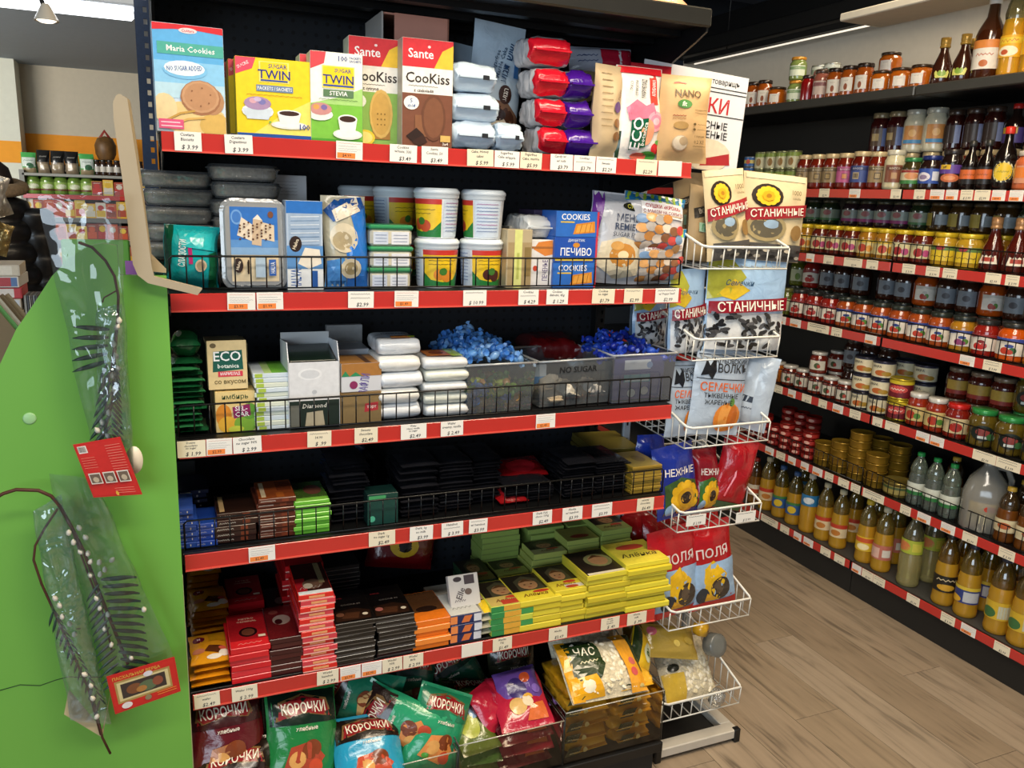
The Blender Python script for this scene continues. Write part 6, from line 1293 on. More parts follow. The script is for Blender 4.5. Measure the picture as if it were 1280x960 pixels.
# base frame on the floor
ALU = M('cfc9bd', 0.35, metal=0.25, var=0.06)
fb = empty('base', None); fb.parent = rack; fb.location = (0, 0, 0)
for nm, b in (('foot_rail', (-0.02, wl, -0.012, 0.03, 0.012, 0.042)), ('foot_rail', (wl - 0.04, wl, 0.03, YWB + 0.02, 0.012, 0.042)), ('foot_rail', (-0.02, 0.02, 0.03, YWB + 0.02, 0.012, 0.042))):
    mb = MB(); mb.box(*b, ALU, 0.003); mb.build(nm, fb)
mb = MB(); mb.box(0.02, wl - 0.04, 0.03, YWB, 0.01, 0.016, M('1a1815', 0.7)); mb.build('floor_plate', fb)
for x in (-0.02, wl - 0.018):
    mb = MB(); mb.box(x, x + 0.022, -0.016, 0.004, 0, 0.045, BLK, 0.003); mb.build('foot', fb)
# header board on the rack
z0h = at(900, 212, 1, 0.12).z; xh0 = at(795, 150, 1, 0.12).x; xh1 = at(926, 150, 1, 0.12).x; zh1 = at(926, 92, 1, 0.12).z
Wh, Hh = xh1 - xh0, zh1 - z0h
mb = MB(); mb.box(-Wh / 2, Wh / 2, 0, 0.004, 0, Hh, card('dfe0e2')); hd = mb.build('header_board', None, ((xh0 + xh1) / 2, 0.12, z0h), (0, 0.06, 0))
pb = MB(); decorate(pb, front_of(Wh, Hh, 0), Wh, Hh, [T('товарищъ', 0.78, 0.90, 0.055, '2a2a2c', 0.42), R(0, 0.84, 1, 0.85, '1e1e20'), R(0, 0.80, 1, 0.81, '1e1e20'), T('СЕМЕЧКИ', 0.46, 0.67, 0.15, 'b8262c', 0.86), R(0, 0.565, 1, 0.575, '1e1e20'), T('ВКУСНЫЕ', 0.66, 0.47, 0.075, '1e1e20', 0.62), T('ЖАРЕНЫЕ', 0.66, 0.37, 0.075, '1e1e20', 0.62), E(0.68, 0.16, 0.24, 0.17, 'd9cdb4'), P([(0.62, 0.04), (0.66, 0.12), (0.90, 0.2), (0.92, 0.08)], 'a8262c')]); pb.build('lettering', hd)
tag(hd, 'white printed header board with red lettering atop basket rack', 'sign')
def wp(f, u0, u1, vt, vb, y, rot, lab, cat='seed pouch', group='seed pouches in the rack'):
    p = at((u0 + u1) / 2, vb, 1, y); x0, x1 = at(u0, (vt + vb) / 2, 1, y).x, at(u1, (vt + vb) / 2, 1, y).x
    zb_ = max([q - 0.056 + 0.006 + 0.033 * y for q in BZ if q - 0.056 < p.z + 0.035])
    zb_ = max(zb_, p.z); H_ = zv(vt, (x0 + x1) / 2, y) - zb_
    o = f(x1 - x0, H_); o.location = ((x0 + x1) / 2, y + 0.025, zb_); o.rotation_euler = rot
    return tag(o, lab, cat, group)
def kraft(seed, txt='СТАНИЧНЫЕ'):
    return lambda w_, h_: pouch('seed_pouch', w_, h_, 0.05, 'd6c39a', [R(0.03, 0.93, 0.97, 0.995, 'dccca8'), E(0.34, 0.74, 0.24, 0.14, '2a2018'), E(0.34, 0.74, 0.17, 0.10, 'd89a14')] + [E(0.34 + 0.13 * math.cos(a), 0.74 + 0.078 * math.sin(a), 0.055, 0.033, 'f0bf28') for a in [k * PI / 6 for k in range(12)]] + [E(0.34 + 0.06 * math.cos(a), 0.74 + 0.036 * math.sin(a), 0.04, 0.024, 'e0a81c') for a in [k * PI / 4 for k in range(8)]] + [E(0.34, 0.74, 0.04, 0.024, 'b07a14'), T('1000', 0.78, 0.80, 0.055, '7a6a4a', 0.3), T('семян', 0.78, 0.73, 0.03, '7a6a4a'), E(0.34, 0.38, 0.30, 0.16, '9a8a62'), E(0.34, 0.38, 0.24, 0.12, '5a5444'), E(0.4, 0.42, 0.12, 0.05, '8fa8c0'), E(0.82, 0.34, 0.10, 0.09, '8a6a3a'), P([(0.0, 0.44), (0.0, 0.58), (1.0, 0.68), (1.0, 0.54)], '9a1c26'), T(txt, 0.5, 0.56, 0.085, 'f2ead8', 0.92, rot=0.09), R(0.05, 0.0, 0.95, 0.2, '4c4a48')] + [E(0.12 + 0.11 * (k % 8), 0.05 + 0.07 * (k // 8), 0.05, 0.02, ('20201e', 'b8b0a0', '3a3a3a')[k % 3]) for k in range(16)], seed, standup=True, gloss=False, wr=0.004)
wp(kraft(201), 893, 948, 211, 325, 0.035, (-0.08, -0.10, 0.1), 'cream seed pouch leaning, left of the two in top basket')
wp(kraft(202), 932, 1009, 217, 327, 0.055, (-0.05, 0.05, -0.05), 'cream seed pouch with yellow flower, right one in top basket')
dkr = lambda seed: (lambda w_, h_: pouch('seed_pouch', w_, h_, 0.05, '8f7a58', [P([(0.1, 0.55), (0.1, 0.68), (0.9, 0.80), (0.9, 0.66)], '26221c'), T('ВОЛКЪ', 0.5, 0.67, 0.06, '9a9080', 0.6, rot=0.15), R(0.2, 0.38, 0.8, 0.5, '8fb09a'), T('ПРО', 0.5, 0.44, 0.08, '4a8a5a'), L(scribble(0.2, 0.8, 0.25, 0.01), 0.01, '6a5a40')], seed, standup=True, gloss=False, wr=0.005))
wp(dkr(203), 862, 903, 232, 328, 0.06, (-0.1, 0.1, 0.25), 'brown kraft seed pouch in top basket beside the cream ones')
wp(dkr(204), 845, 890, 215, 322, 0.12, (-0.06, 0.0, 0.2), 'brown kraft seed pouch further back in top basket')
def bluep(seed):
    rs = random.Random(seed); seeds = []
    for k in range(74):
        cu, cv, an = rs.uniform(0.05, 0.95), rs.uniform(0.04, 0.41), rs.uniform(0, PI)
        if cv < 0.2 and rs.random() < 0.55: continue
        seeds.append(P([(cu + 0.06 * math.cos(t) * math.cos(an) - 0.03 * math.sin(t) * math.sin(an), cv + (0.06 * math.cos(t) * math.sin(an) + 0.03 * math.sin(t) * math.cos(an)) * 0.75) for t in [2 * PI * j / 8 for j in range(8)]], rs.choice(('1d1d1f', '2c2c2e', '3f3f42', '57575a', '232326'))))
    return lambda w_, h_: pouch('seed_pouch', w_, h_, 0.06, '9fc0e2', [R(0.02, 0.0, 0.98, 0.42, 'd9dbdc'), P([(0, 0.55), (0, 0.98), (0.3, 0.98), (0.45, 0.8), (0.25, 0.6)], 'a8a83a'), P([(0.1, 0.6), (0.3, 0.78), (0.5, 0.66), (0.3, 0.55)], 'd9b82a')] + seeds + [T('Семечки', 0.34, 0.74, 0.06, '2a4a6a', 0.5, shear=0.3), P([(0.0, 0.40), (0.0, 0.53), (1.0, 0.60), (1.0, 0.46)], '8a1424'), T('СТАНИЧНЫЕ', 0.5, 0.497, 0.10, 'f5eee0', 0.94, rot=0.05)], seed, standup=True, wr=0.004)
wp(bluep(205), 842, 890, 338, 452, 0.055, (-0.04, -0.03, 0.1), 'light blue seed pouch with red banner, left one in second basket')
wp(bluep(206), 888, 984, 327, 455, 0.035, (-0.05, 0.04, -0.05), 'light blue seed pouch with red banner, right one in second basket')
wp(bluep(207), 790, 845, 352, 448, 0.16, (-0.02, 0, 0.3), 'light blue seed pouch at the back of second basket')
def wolf(seed):
    return lambda w_, h_: pouch('seed_pouch', w_, h_, 0.045, 'b4c3d4', [R(0.03, 0.94, 0.97, 0.95, '2a3038'), T('ТАМБОВСКИЙ', 0.60, 0.89, 0.055, '23262c', 0.7), P([(0.08, 0.70), (0.16, 0.9), (0.22, 0.82), (0.32, 0.92), (0.34, 0.76), (0.28, 0.66), (0.2, 0.72)], '1c1d20'), T('ВОЛКЪ', 0.66, 0.80, 0.10, '1c1d20', 0.6), R(0.03, 0.665, 0.97, 0.675, '2a3038'), T('СЕМЕЧКИ', 0.52, 0.58, 0.10, 'e2651c', 0.86), T('ТЫКВЕННЫЕ', 0.48, 0.48, 0.055, '23262c', 0.72), T('ЖАРЕНЫЕ', 0.44, 0.40, 0.055, '23262c', 0.62), E(0.66, 0.22, 0.27, 0.18, 'e2862c'), E(0.6, 0.24, 0.12, 0.16, 'eda04a'), E(0.76, 0.22, 0.1, 0.15, 'cc6c1c'), E(0.7, 0.41, 0.05, 0.05, '5a8a3a')], seed, wr=0.003)
wp(wolf(208), 838, 884, 455, 558, 0.06, (-0.06, 0.04, 0.1), 'silver blue pumpkin seed pouch, left one in third basket')
wp(wolf(209), 867, 932, 444, 556, 0.03, (-0.04, 0.10, -0.02), 'silver blue pumpkin seed pouch in front of third basket')
wp(lambda w_, h_: pouch('seed_pouch', w_, h_, 0.05, 'b9c6d4', [R(0.25, 0.1, 0.6, 0.9, 'c6d0da'), R(0.3, 0.38, 0.6, 0.46, '3a4250'), L(scribble(0.3, 0.6, 0.3, 0.01), 0.03, '6a7280')], 210, wr=0.006), 922, 962, 447, 545, 0.06, (-0.05, 0.12, -0.9), 'silver pouch turned sideways at right of third basket')
def sun(body, low, seed, txt='НЕЖНЫЕ', top=None):
    return lambda w_, h_: pouch('seed_bag', w_, h_, 0.06, body, ([R(0.02, 0.8, 0.98, 0.99, top)] if top else []) + [T(txt, 0.5, 0.66, 0.10, 'efe6e0', 0.7, rot=-0.05), P([(0.1, 0.05), (0.12, 0.5), (0.5, 0.58), (0.9, 0.48), (0.92, 0.05)], low)] + [E(0.56 + 0.26 * math.cos(a), 0.28 + 0.18 * math.sin(a), 0.10, 0.07, 'e8b41c') for a in [k * PI / 5 for k in range(10)]] + [E(0.56, 0.28, 0.2, 0.14, 'd09a1a'), E(0.56, 0.28, 0.13, 0.09, '2a1c14'), E(0.22, 0.14, 0.12, 0.09, '8fb0d0')], seed, wr=0.006)
wp(sun('1c2f8c', '3a5a2a', 211), 830, 884, 560, 648, 0.035, (-0.12, -0.10, 0.1), 'royal blue sunflower seed bag in fourth basket', group='seed bags in the rack')
wp(sun('8a1420', '3a6a2a', 212), 872, 905, 565, 642, 0.06, (-0.1, 0.0, 0.1), 'dark red sunflower seed bag between blue and red ones', group='seed bags in the rack')
wp(lambda w_, h_: pouch('seed_bag', w_, h_, 0.06, 'a5121c', [R(0.05, 0.0, 0.95, 0.12, '2a5a2c'), L([(0.3, 0.2), (0.4, 0.5), (0.35, 0.85)], 0.04, 'd8606a')], 213, wr=0.008), 894, 934, 555, 642, 0.05, (-0.05, 0.22, -0.2), 'glossy plain red bag leaning right in fourth basket', group='seed bags in the rack')
wp(lambda w_, h_: pouch('seed_bag', w_, h_, 0.05, '1c35a0', [], 214, wr=0.009), 796, 836, 548, 612, 0.14, (-0.1, 0.1, 0.2), 'crumpled blue bag at the back of fourth basket', group='seed bags in the rack')
def redsun(seed):
    return lambda w_, h_: pouch('seed_bag', w_, h_, 0.06, 'b3141c', [R(0.02, 0.08, 0.98, 0.56, '9ab8d8'), T('ПОЛЯ', 0.5, 0.68, 0.11, 'f0dcd8', 0.7), P([(0.25, 0.1), (0.3, 0.5), (0.5, 0.58), (0.75, 0.4), (0.6, 0.12)], 'e8b81c'), E(0.62, 0.24, 0.2, 0.14, '3a3028'), E(0.58, 0.26, 0.1, 0.08, '5a4a3a'), E(0.25, 0.18, 0.14, 0.1, '28303a'), R(0.02, 0.0, 0.98, 0.09, 'c01a1c'), P([(0.3, 0.1), (0.35, 0.2), (0.6, 0.1)], 'd8a020')], seed, wr=0.006)
wp(redsun(215), 824, 886, 668, 778, 0.035, (-0.12, -0.08, 0.1), 'red sunflower seed bag, left one in fifth basket', group='red seed bags')
wp(redsun(216), 874, 930, 662, 765, 0.035, (-0.12, -0.12, -0.05), 'red sunflower seed bag, right one in fifth basket', group='red seed bags')
for k, (u0, u1, vt, vb, y) in enumerate(((812, 850, 655, 720, 0.10), (840, 890, 650, 715, 0.13), (868, 915, 652, 720, 0.15), (796, 840, 648, 700, 0.2))):
    wp(lambda w_, h_: pouch('seed_bag', w_, h_, 0.06, 'a01216', [], 220 + k, wr=0.010), u0, u1, vt, vb + 30, y, (-0.3, 0.15 * (-1) ** k, 0.2 * (-1) ** k), 'crumpled red bag behind in fifth basket, %s from left' % ('second', 'third', 'fourth', 'first')[k], group='red seed bags')
# lowest basket: bags of pale puffs, a rolled bag and tape
o = beanbag(0.20, 0.19, 0.06, 230, [R(0.0, 0.0, 0.36, 0.42, 'c9a83a'), E(0.2, 0.5, 0.1, 0.06, '2a2a20')], 'puff_bag'); p = at(868, 850, 1, 0.03); o.location = (p.x, 0.03, BZ[5] - 0.03); o.rotation_euler = (-0.75, 0.12, 0.05); tag(o, 'clear bag of pale puffs in the lowest basket', 'puff bag', GA)
o = pouch('snack_bag', 0.19, 0.10, 0.04, 'a98f3a', [E(0.12, 0.75, 0.08, 0.14, 'c05a6a'), E(0.55, 0.4, 0.06, 0.1, 'd8c060'), E(0.8, 0.5, 0.1, 0.12, 'b8a04a')], 231); p = at(842, 808, 1, 0.05); o.location = (p.x, 0.05, p.z - 0.04); o.rotation_euler = (-0.8, 0.25, 0.0); tag(o, 'olive yellow snack bag lying over the pale puffs', 'snack bag', GA)
p = at(893, 806, 1, 0.06); mb = MB(); mb.lathe([(0.018, -0.02), (0.032, -0.02), (0.036, -0.016), (0.036, 0.016), (0.032, 0.02), (0.018, 0.02)], M('6a6c68', 0.25, coat=0.4), 20); o = mb.build('tape_roll', None, p, (1.2, 0.5, 0)); tag(o, 'grey roll of clear tape resting on the lowest basket', 'tape roll', GA)
mb = MB(); mb.lathe([(0.0, -0.022), (0.02, -0.018), (0.024, 0), (0.02, 0.018), (0.0, 0.022)], foil('c99a1c'), 12); p = at(876, 786, 1, 0.07); o = mb.build('candy_packet', None, p, (1.5, 0.3, 0.4)); tag(o, 'small golden packet beside the grey tape roll', 'packet', GA)
p = at(896, 872, 1, 0.01); mb = MB(); mb.lathe([(0.0, -0.03), (0.018, -0.024), (0.025, 0), (0.02, 0.02), (0.0, 0.024)], film('e6e6e2', 0.2, 0.08, bump=0.5, bscale=60, milk=0.12), 14); o = mb.build('crumpled_wrap', None, p, (0.2, 0.3, 0)); tag(o, 'crumpled clear wrap hanging from the lowest basket rim', 'wrapper', GA)
for (u0, u1, v, ln, d) in ((858, 882, 650, ['~', '$ 2.99'], 'white price tag hung on the fourth basket rim, left'), (920, 944, 646, ['~', '$ 3.99'], 'white price tag hung on the fourth basket rim, right')):
    x0, x1 = at(u0, v, 1, -0.008).x, at(u1, v, 1, -0.008).x; o = price_tag(x1 - x0, ln, 'hand', rnd, 0.032); o.location = ((x0 + x1) / 2, -0.008, at(u0, v, 1, -0.008).z - 0.02); tag(o, d, 'price tag', 'price tags on the rack')

# ================================================================== LEFT FOREGROUND: green board, cream bracket, wrapped willow branches
GRN = M('6fae45', 0.4, coat=0.25, var=0.04, scale=4)
yg = -0.04
def gp(u, v): p = at(u, v, 1, yg); return (p.x, p.z)
out = [gp(u, v) for u, v in ((-60, 640), (-40, 540), (0, 455), (20, 412), (42, 380), (65, 345), (86, 323), (109, 308), (128, 304), (146, 307), (149, 344), (208, 345))]
xr_ = out[-1][0]
pts = out + [(xr_ - 0.004, 0.02), (out[0][0] - 0.02, 0.02)]
mb = MB(); mb.prism(pts[::-1], yg, yg + 0.018, GRN, 'y'); gb = mb.build('green_board')
mb = MB(); mb.lathe([(0.0115, 0), (0.0115, 0.001), (0.009, 0.0022), (0.0, 0.0024)], M('9fcf92', 0.4), 18); p = at(37, 523, 1, yg); mb.build('screw_cap', gb, (p.x, yg, p.z), (PI / 2, 0, 0))
mb = MB(); 
for k in range(14):
    t0, t1 = k / 14, (k + 1) / 14
cr = [at(u, v, 1, yg - 0.0006) for u, v in ((0, 863), (25, 856), (50, 857), (70, 850), (85, 846), (110, 847), (128, 846))]
mb.tube(cr, 0.0009, M('1f3d14', 0.6), 5); mb.build('scratch', gb)
mb = MB(); q = at(98, 786, 1, yg - 0.001); mb.box(q.x - 0.004, q.x + 0.004, yg - 0.0012, yg, q.z - 0.0012, q.z + 0.0012, BLK); mb.build('staple', gb)
mb = MB(); mb.box(xr_ - 0.012, xr_ - 0.001, yg + 0.0182, yg + 0.03, 0.02, 0.80, M('cfc8a8', 0.5)); mb.build('edge_strip', gb)
tag(gb, 'large lime green rounded board at left of the shelf', 'board')
p0_ = at(140, 300, 1, 0.25); p1_ = at(172, 350, 1, 0.25)
mb = MB(); mb.box(p0_.x - 0.10, p1_.x - 0.012, 0.25, 0.268, 0.3, p0_.z, GRN, 0.003); g2 = mb.build('green_board'); tag(g2, 'smaller green board standing behind the large green one', 'board')
p0_ = at(156, 326, 1, 0.23); p1_ = at(168, 344, 1, 0.23); mb = MB(); mb.box(p0_.x, p1_.x + 0.02, 0.232, 0.2334, p1_.z, p0_.z, matte('a66bb4')); o = mb.build('lilac_note'); tag(o, 'small lilac paper note beside the cream bracket', 'note')
# cream bracket: an L-shaped rail, arm leaning back, foot over the strip
yc = -0.062
def cp(u, v): p = at(u, v, 1, yc); return (p.x, p.z)
arm = [cp(u, v) for u, v in ((141, 128), (145, 119), (150, 117), (159, 123), (169, 190), (180, 262), (190, 336), (193, 346), (253, 361), (247, 369), (185, 354), (172, 344), (166, 330), (153, 225), (142, 150))]
mb = MB(); mb.prism(arm[::-1], yc, yc + 0.020, M('ab9d84', 0.5, var=0.05)); br = mb.build('cream_bracket')
mb = MB(); mb.prism([cp(156, 119), cp(162, 124), cp(172, 190), cp(190, 326), cp(187, 326), cp(166, 190)][::-1], yc + 0.020, yc + 0.075, M('9c8d70', 0.5)); mb.build('side_flange', br)
mb = MB(); mb.prism([cp(188, 318), cp(208, 338), cp(208, 343), cp(188, 341)][::-1], yc + 0.03, yc + 0.034, M('a8987a', 0.5)); mb.build('gusset', br)
tag(br, 'cream L-shaped bracket leaning beside the shelf with foot over strip', 'bracket')

# wrapped willow branches
CEL = film('f4f8fa', 0.07, 0.03, bump=0.7, bscale=10, milk=0.015)
CEL2 = film('eef6fa', 0.14, 0.04, bump=0.9, bscale=18, milk=0.03)
TWIG = M('4a2414', 0.6, var=0.3, scale=60); LEAF = M('1e3a2c', 0.42, var=0.35, scale=40); CAT = M('d9d2c2', 0.8)
def leaf_mesh():
    mb = MB(); n = 6; V = []; F = []
    for i in range(n + 1):
        t = i / n; w_ = 0.0058 * math.sin(PI * min(1, t * 0.92 + 0.08)) ** 0.6; V += [(-w_, 0.0012, t * 0.052), (0, -0.0018 - 0.004 * t * t, t * 0.052), (w_, 0.0012, t * 0.052)]
        if i: 
            a = 3 * (i - 1); F += [(a, a + 1, a + 4, a + 3), (a + 1, a + 2, a + 5, a + 4)]
    mb.add(V, F, LEAF, True); return mb.mesh('leaf')
LM = leaf_mesh()
mb = MB(); mb.lathe([(0, -0.0055), (0.0032, -0.002), (0.0032, 0.002), (0, 0.006)], CAT, 7); CM = mb.mesh('catkin')
def bouquet(name, yb, twigs, frond, cats, bagpts, header, extra):
    base = at(*twigs[0][0][-1], 1, yb); root = empty(name, base)
    loc = lambda u, v, dy=0: at(u, v, 1, yb + dy) - base
    for tw, r in twigs:
        mb = MB(); mb.tube([loc(*q) for q in tw], r, TWIG, 6); mb.build('twig', root)
    for (u, v, ang, sc_, dy) in frond:
        o = ob('leaf', LM, root, loc(u, v, dy), (0, ang, 0)); o.scale = (sc_ * 0.72, sc_, sc_)
    for (u, v) in cats: ob('catkin', CM, root, loc(u, v, -0.008), (0.3, random.uniform(-0.7, 0.7), 0)).scale = (1.45, 1.45, 1.45)
    for bp, m, dy, amp in bagpts:
        # four corner points: top-left, top-right, bottom-right, bottom-left
        c_ = [loc(*q) for q in bp]
        def fn(a, b, s_=1):
            p = c_[0].lerp(c_[1], a).lerp(c_[3].lerp(c_[2], a), 1 - b)
            e = (max(0, math.sin(PI * a)) ** 0.5) * (max(0.05, math.sin(PI * b)) ** 0.4)
            p.y += s_ * dy * e + amp * noise.noise(Vector((a * 5, b * 9, s_ * 2.2)) + base * 9) * e
            p.x += 0.4 * amp * noise.noise(Vector((b * 7, a * 3, 1.7))) * 1.0
            return p
        mb = MB(); mb.sheet(lambda a, b: fn(a, b, -1), 16, 30, m); mb.build('cellophane', root)
        mb = MB(); mb.sheet(lambda a, b: fn(a, b, 0.4), 10, 16, m); mb.build('cellophane', root)
    hp, el, hw = header
    c_ = [loc(*q, -0.022) for q in hp]
    nrm = (c_[1] - c_[0]).cross(c_[3] - c_[0]).normalized(); nrm = nrm if nrm.y < 0 else -nrm
    f = lambda u, v, h: (c_[3].lerp(c_[2], u)).lerp(c_[0].lerp(c_[1], u), v) + nrm * h
    mb = MB(); mm = card('c2201c'); V = [f(0, 0, 0), f(1, 0, 0), f(1, 1, 0), f(0, 1, 0), f(0, 0, -0.0012), f(1, 0, -0.0012), f(1, 1, -0.0012), f(0, 1, -0.0012)]
    mb.add(V, [(0, 1, 2, 3), (7, 6, 5, 4), (0, 4, 5, 1), (1, 5, 6, 2), (2, 6, 7, 3), (3, 7, 4, 0)], mm); hc = mb.build('header_card', root)
    pb = MB(); decorate(pb, f, (c_[1] - c_[0]).length, (c_[0] - c_[3]).length, el); pb.build('card_print', hc)
    for e in extra: e(root, loc)
    return root
fr1 = []
for k in range(5): fr1.append((137 - k, 412 + k * 10, -1.45 - 0.10 * k, 1.15, -0.004))
for k in range(16): fr1.append((134 + (k % 2) * 5, 455 + k * 7, -2.72 + 0.03 * k, 0.75 + 0.02 * k, -0.004 - 0.001 * (k % 3)))
for k in range(16): fr1.append((140, 452 + k * 7, 2.75 - 0.02 * k, 0.62, -0.006))
cat1 = [(149, 401), (146, 409), (142, 430), (145, 445), (141, 470), (136, 516), (122, 538), (135, 545), (147, 460), (143, 488), (128, 528)]
def tag1(root, loc):
    mb = MB(); c_ = loc(168, 575, 0.004); mb.lathe([(0.0, 0), (0.028, 0), (0.028, 0.001), (0, 0.001)], card('e4dccb'), 20); o = mb.build('round_tag', root, c_, (PI / 2, 0, 0)); o.scale = (0.55, 1, 1)
hd1 = [R(0.02, 0.03, 0.98, 0.97, 'c4241e'), R(0.06, 0.82, 0.24, 0.95, 'e9e2da')] + [R(0.07 + 0.012 * k, 0.84, 0.075 + 0.012 * k, 0.94, '2a2222') for k in range(13)] + [L([(0.62, 0.90 - 0.045 * k), (0.94, 0.90 - 0.045 * k)], 0.008, 'e09a88') for k in range(11)] + [L([(0.06, 0.74 - 0.045 * k), (0.34, 0.74 - 0.045 * k)], 0.008, 'd98a78') for k in range(5)] + [R(0.08 + 0.29 * k, 0.26, 0.32 + 0.29 * k, 0.46, 'd9d2c6') for k in range(3)] + [R(0.10 + 0.29 * k, 0.28, 0.30 + 0.29 * k, 0.44, '6a5a4c') for k in range(3)] + [E(0.2 + 0.29 * k, 0.34, 0.06, 0.05, 'b8a890') for k in range(3)] + [L([(0.5, 0.16 - 0.04 * k), (0.9, 0.16 - 0.04 * k)], 0.008, 'e09a88') for k in range(3)] + [E(0.52, 0.07, 0.03, 0.04, 'd8a83a')]
b1_ = bouquet('willow_bouquet', yg - 0.05, [([(98, 303), (115, 309), (132, 326), (143, 345), (148, 370), (147, 400), (143, 450), (140, 505), (128, 548)], 0.0028), ([(147, 392), (143, 430), (138, 470), (130, 520)], 0.002), ([(148, 362), (130, 372), (128, 378)], 0.0015)], fr1, cat1,
    [(((46, 245), (149, 239), (168, 585), (118, 575)), CEL, 0.014, 0.010), (((120, 385), (152, 380), (166, 560), (120, 560)), CEL2, 0.020, 0.012)],
    (((91, 556), (150, 546), (178, 618), (117, 622)), hd1, 0.1), [tag1])
tag(b1_, 'willow branch in cellophane with red card, the upper one', 'wrapped branch', 'wrapped willow branches on the green board')
fr2 = []
for k in range(15): fr2.append((126 + k * 2.2, 725 + k * 9, 1.62 + 0.03 * k, 1.25 - 0.01 * k, -0.003 - 0.001 * (k % 3)))
for k in range(14): fr2.append((124 + k * 2.2, 730 + k * 9, -2.5 + 0.03 * k, 0.8, -0.005))
for k in range(14): fr2.append((66 + k * 4.5, 765 + k * 8.5, -2.85, 0.6, -0.003))
for k in range(14): fr2.append((66 + k * 4.5, 762 + k * 8.5, 2.6, 0.4, -0.005))
cat2 = [(99, 660), (107, 672), (101, 690), (110, 692), (113, 702), (124, 703), (131, 712), (125, 718), (121, 748), (125, 760), (135, 768), (131, 786), (139, 806), (180, 762), (164, 822), (69, 748), (75, 757), (78, 771), (87, 780), (93, 793), (106, 843), (114, 857), (121, 896), (116, 873), (86, 666), (92, 678), (113, 719), (140, 700)]
def cone(root, loc):
    mb = MB(); pp = [loc(u, v, 0.006) for u, v in ((86, 862), (80, 893), (128, 922), (139, 862), (128, 912))]
    pp2 = [p_ + Vector((0, 0.0012, 0)) for p_ in pp]
    n = 5; V = pp + pp2; mb.add(V, [(0, 1, 2, 4), (4, 2, 3), (5, 9, 7, 6), (9, 8, 7), (0, 5, 6, 1), (1, 6, 7, 2), (2, 7, 8, 3)], M('c9b489', 0.6, var=0.1)); mb.build('paper_cone', root)
    mb = MB(); mb.tube([loc(118, 880), loc(128, 922), loc(138, 942)], 0.0024, TWIG, 6); mb.build('stem_end', root)
hd2 = [R(0.02, 0.03, 0.98, 0.97, 'c4241c'), R(0.08, 0.22, 0.90, 0.80, 'a88a4c'), R(0.11, 0.27, 0.87, 0.75, 'd2c08a'), R(0.16, 0.32, 0.82, 0.70, '3a2f2a'), E(0.35, 0.5, 0.12, 0.13, '7a4a2a'), E(0.55, 0.48, 0.14, 0.14, '5a6a4a'), E(0.7, 0.52, 0.08, 0.12, '8a4a34'), E(0.45, 0.44, 0.08, 0.08, 'a8743a'), T('ПАСХАЛЬНАЯ ВЕРБА', 0.42, 0.88, 0.08, 'e0b04a', 0.7), E(0.58, 0.78, 0.07, 0.07, 'd9d2d6'), E(0.2, 0.14, 0.08, 0.08, 'e2d8d4'), E(0.52, 0.16, 0.05, 0.07, '8a7a5a'), L([(0.66, 0.2), (0.95, 0.2)], 0.01, 'e89a3a'), L([(0.66, 0.14), (0.95, 0.14)], 0.01, 'e89a3a')]
b2_ = bouquet('willow_bouquet', yg - 0.05, [([(-8, 624), (4, 617), (20, 612), (48, 613), (64, 620), (75, 633), (90, 660), (105, 690), (122, 735), (140, 780), (160, 830)], 0.0034), ([(72, 636), (56, 660), (44, 682), (42, 700), (52, 730), (68, 765), (88, 810), (110, 860), (126, 918)], 0.0024), ([(86, 650), (100, 690), (115, 730), (130, 770), (140, 815)], 0.002)], fr2, cat2,
    [(((60, 592), (118, 598), (222, 830), (135, 862)), CEL, 0.016, 0.012), (((40, 640), (76, 618), (140, 905), (88, 900)), CEL2, 0.012, 0.010)],
    (((133, 846), (218, 821), (226, 864), (144, 893)), hd2, 0.1), [cone])
tag(b2_, 'willow branch in cellophane with pictured red card, the lower one', 'wrapped branch', 'wrapped willow branches on the green board')
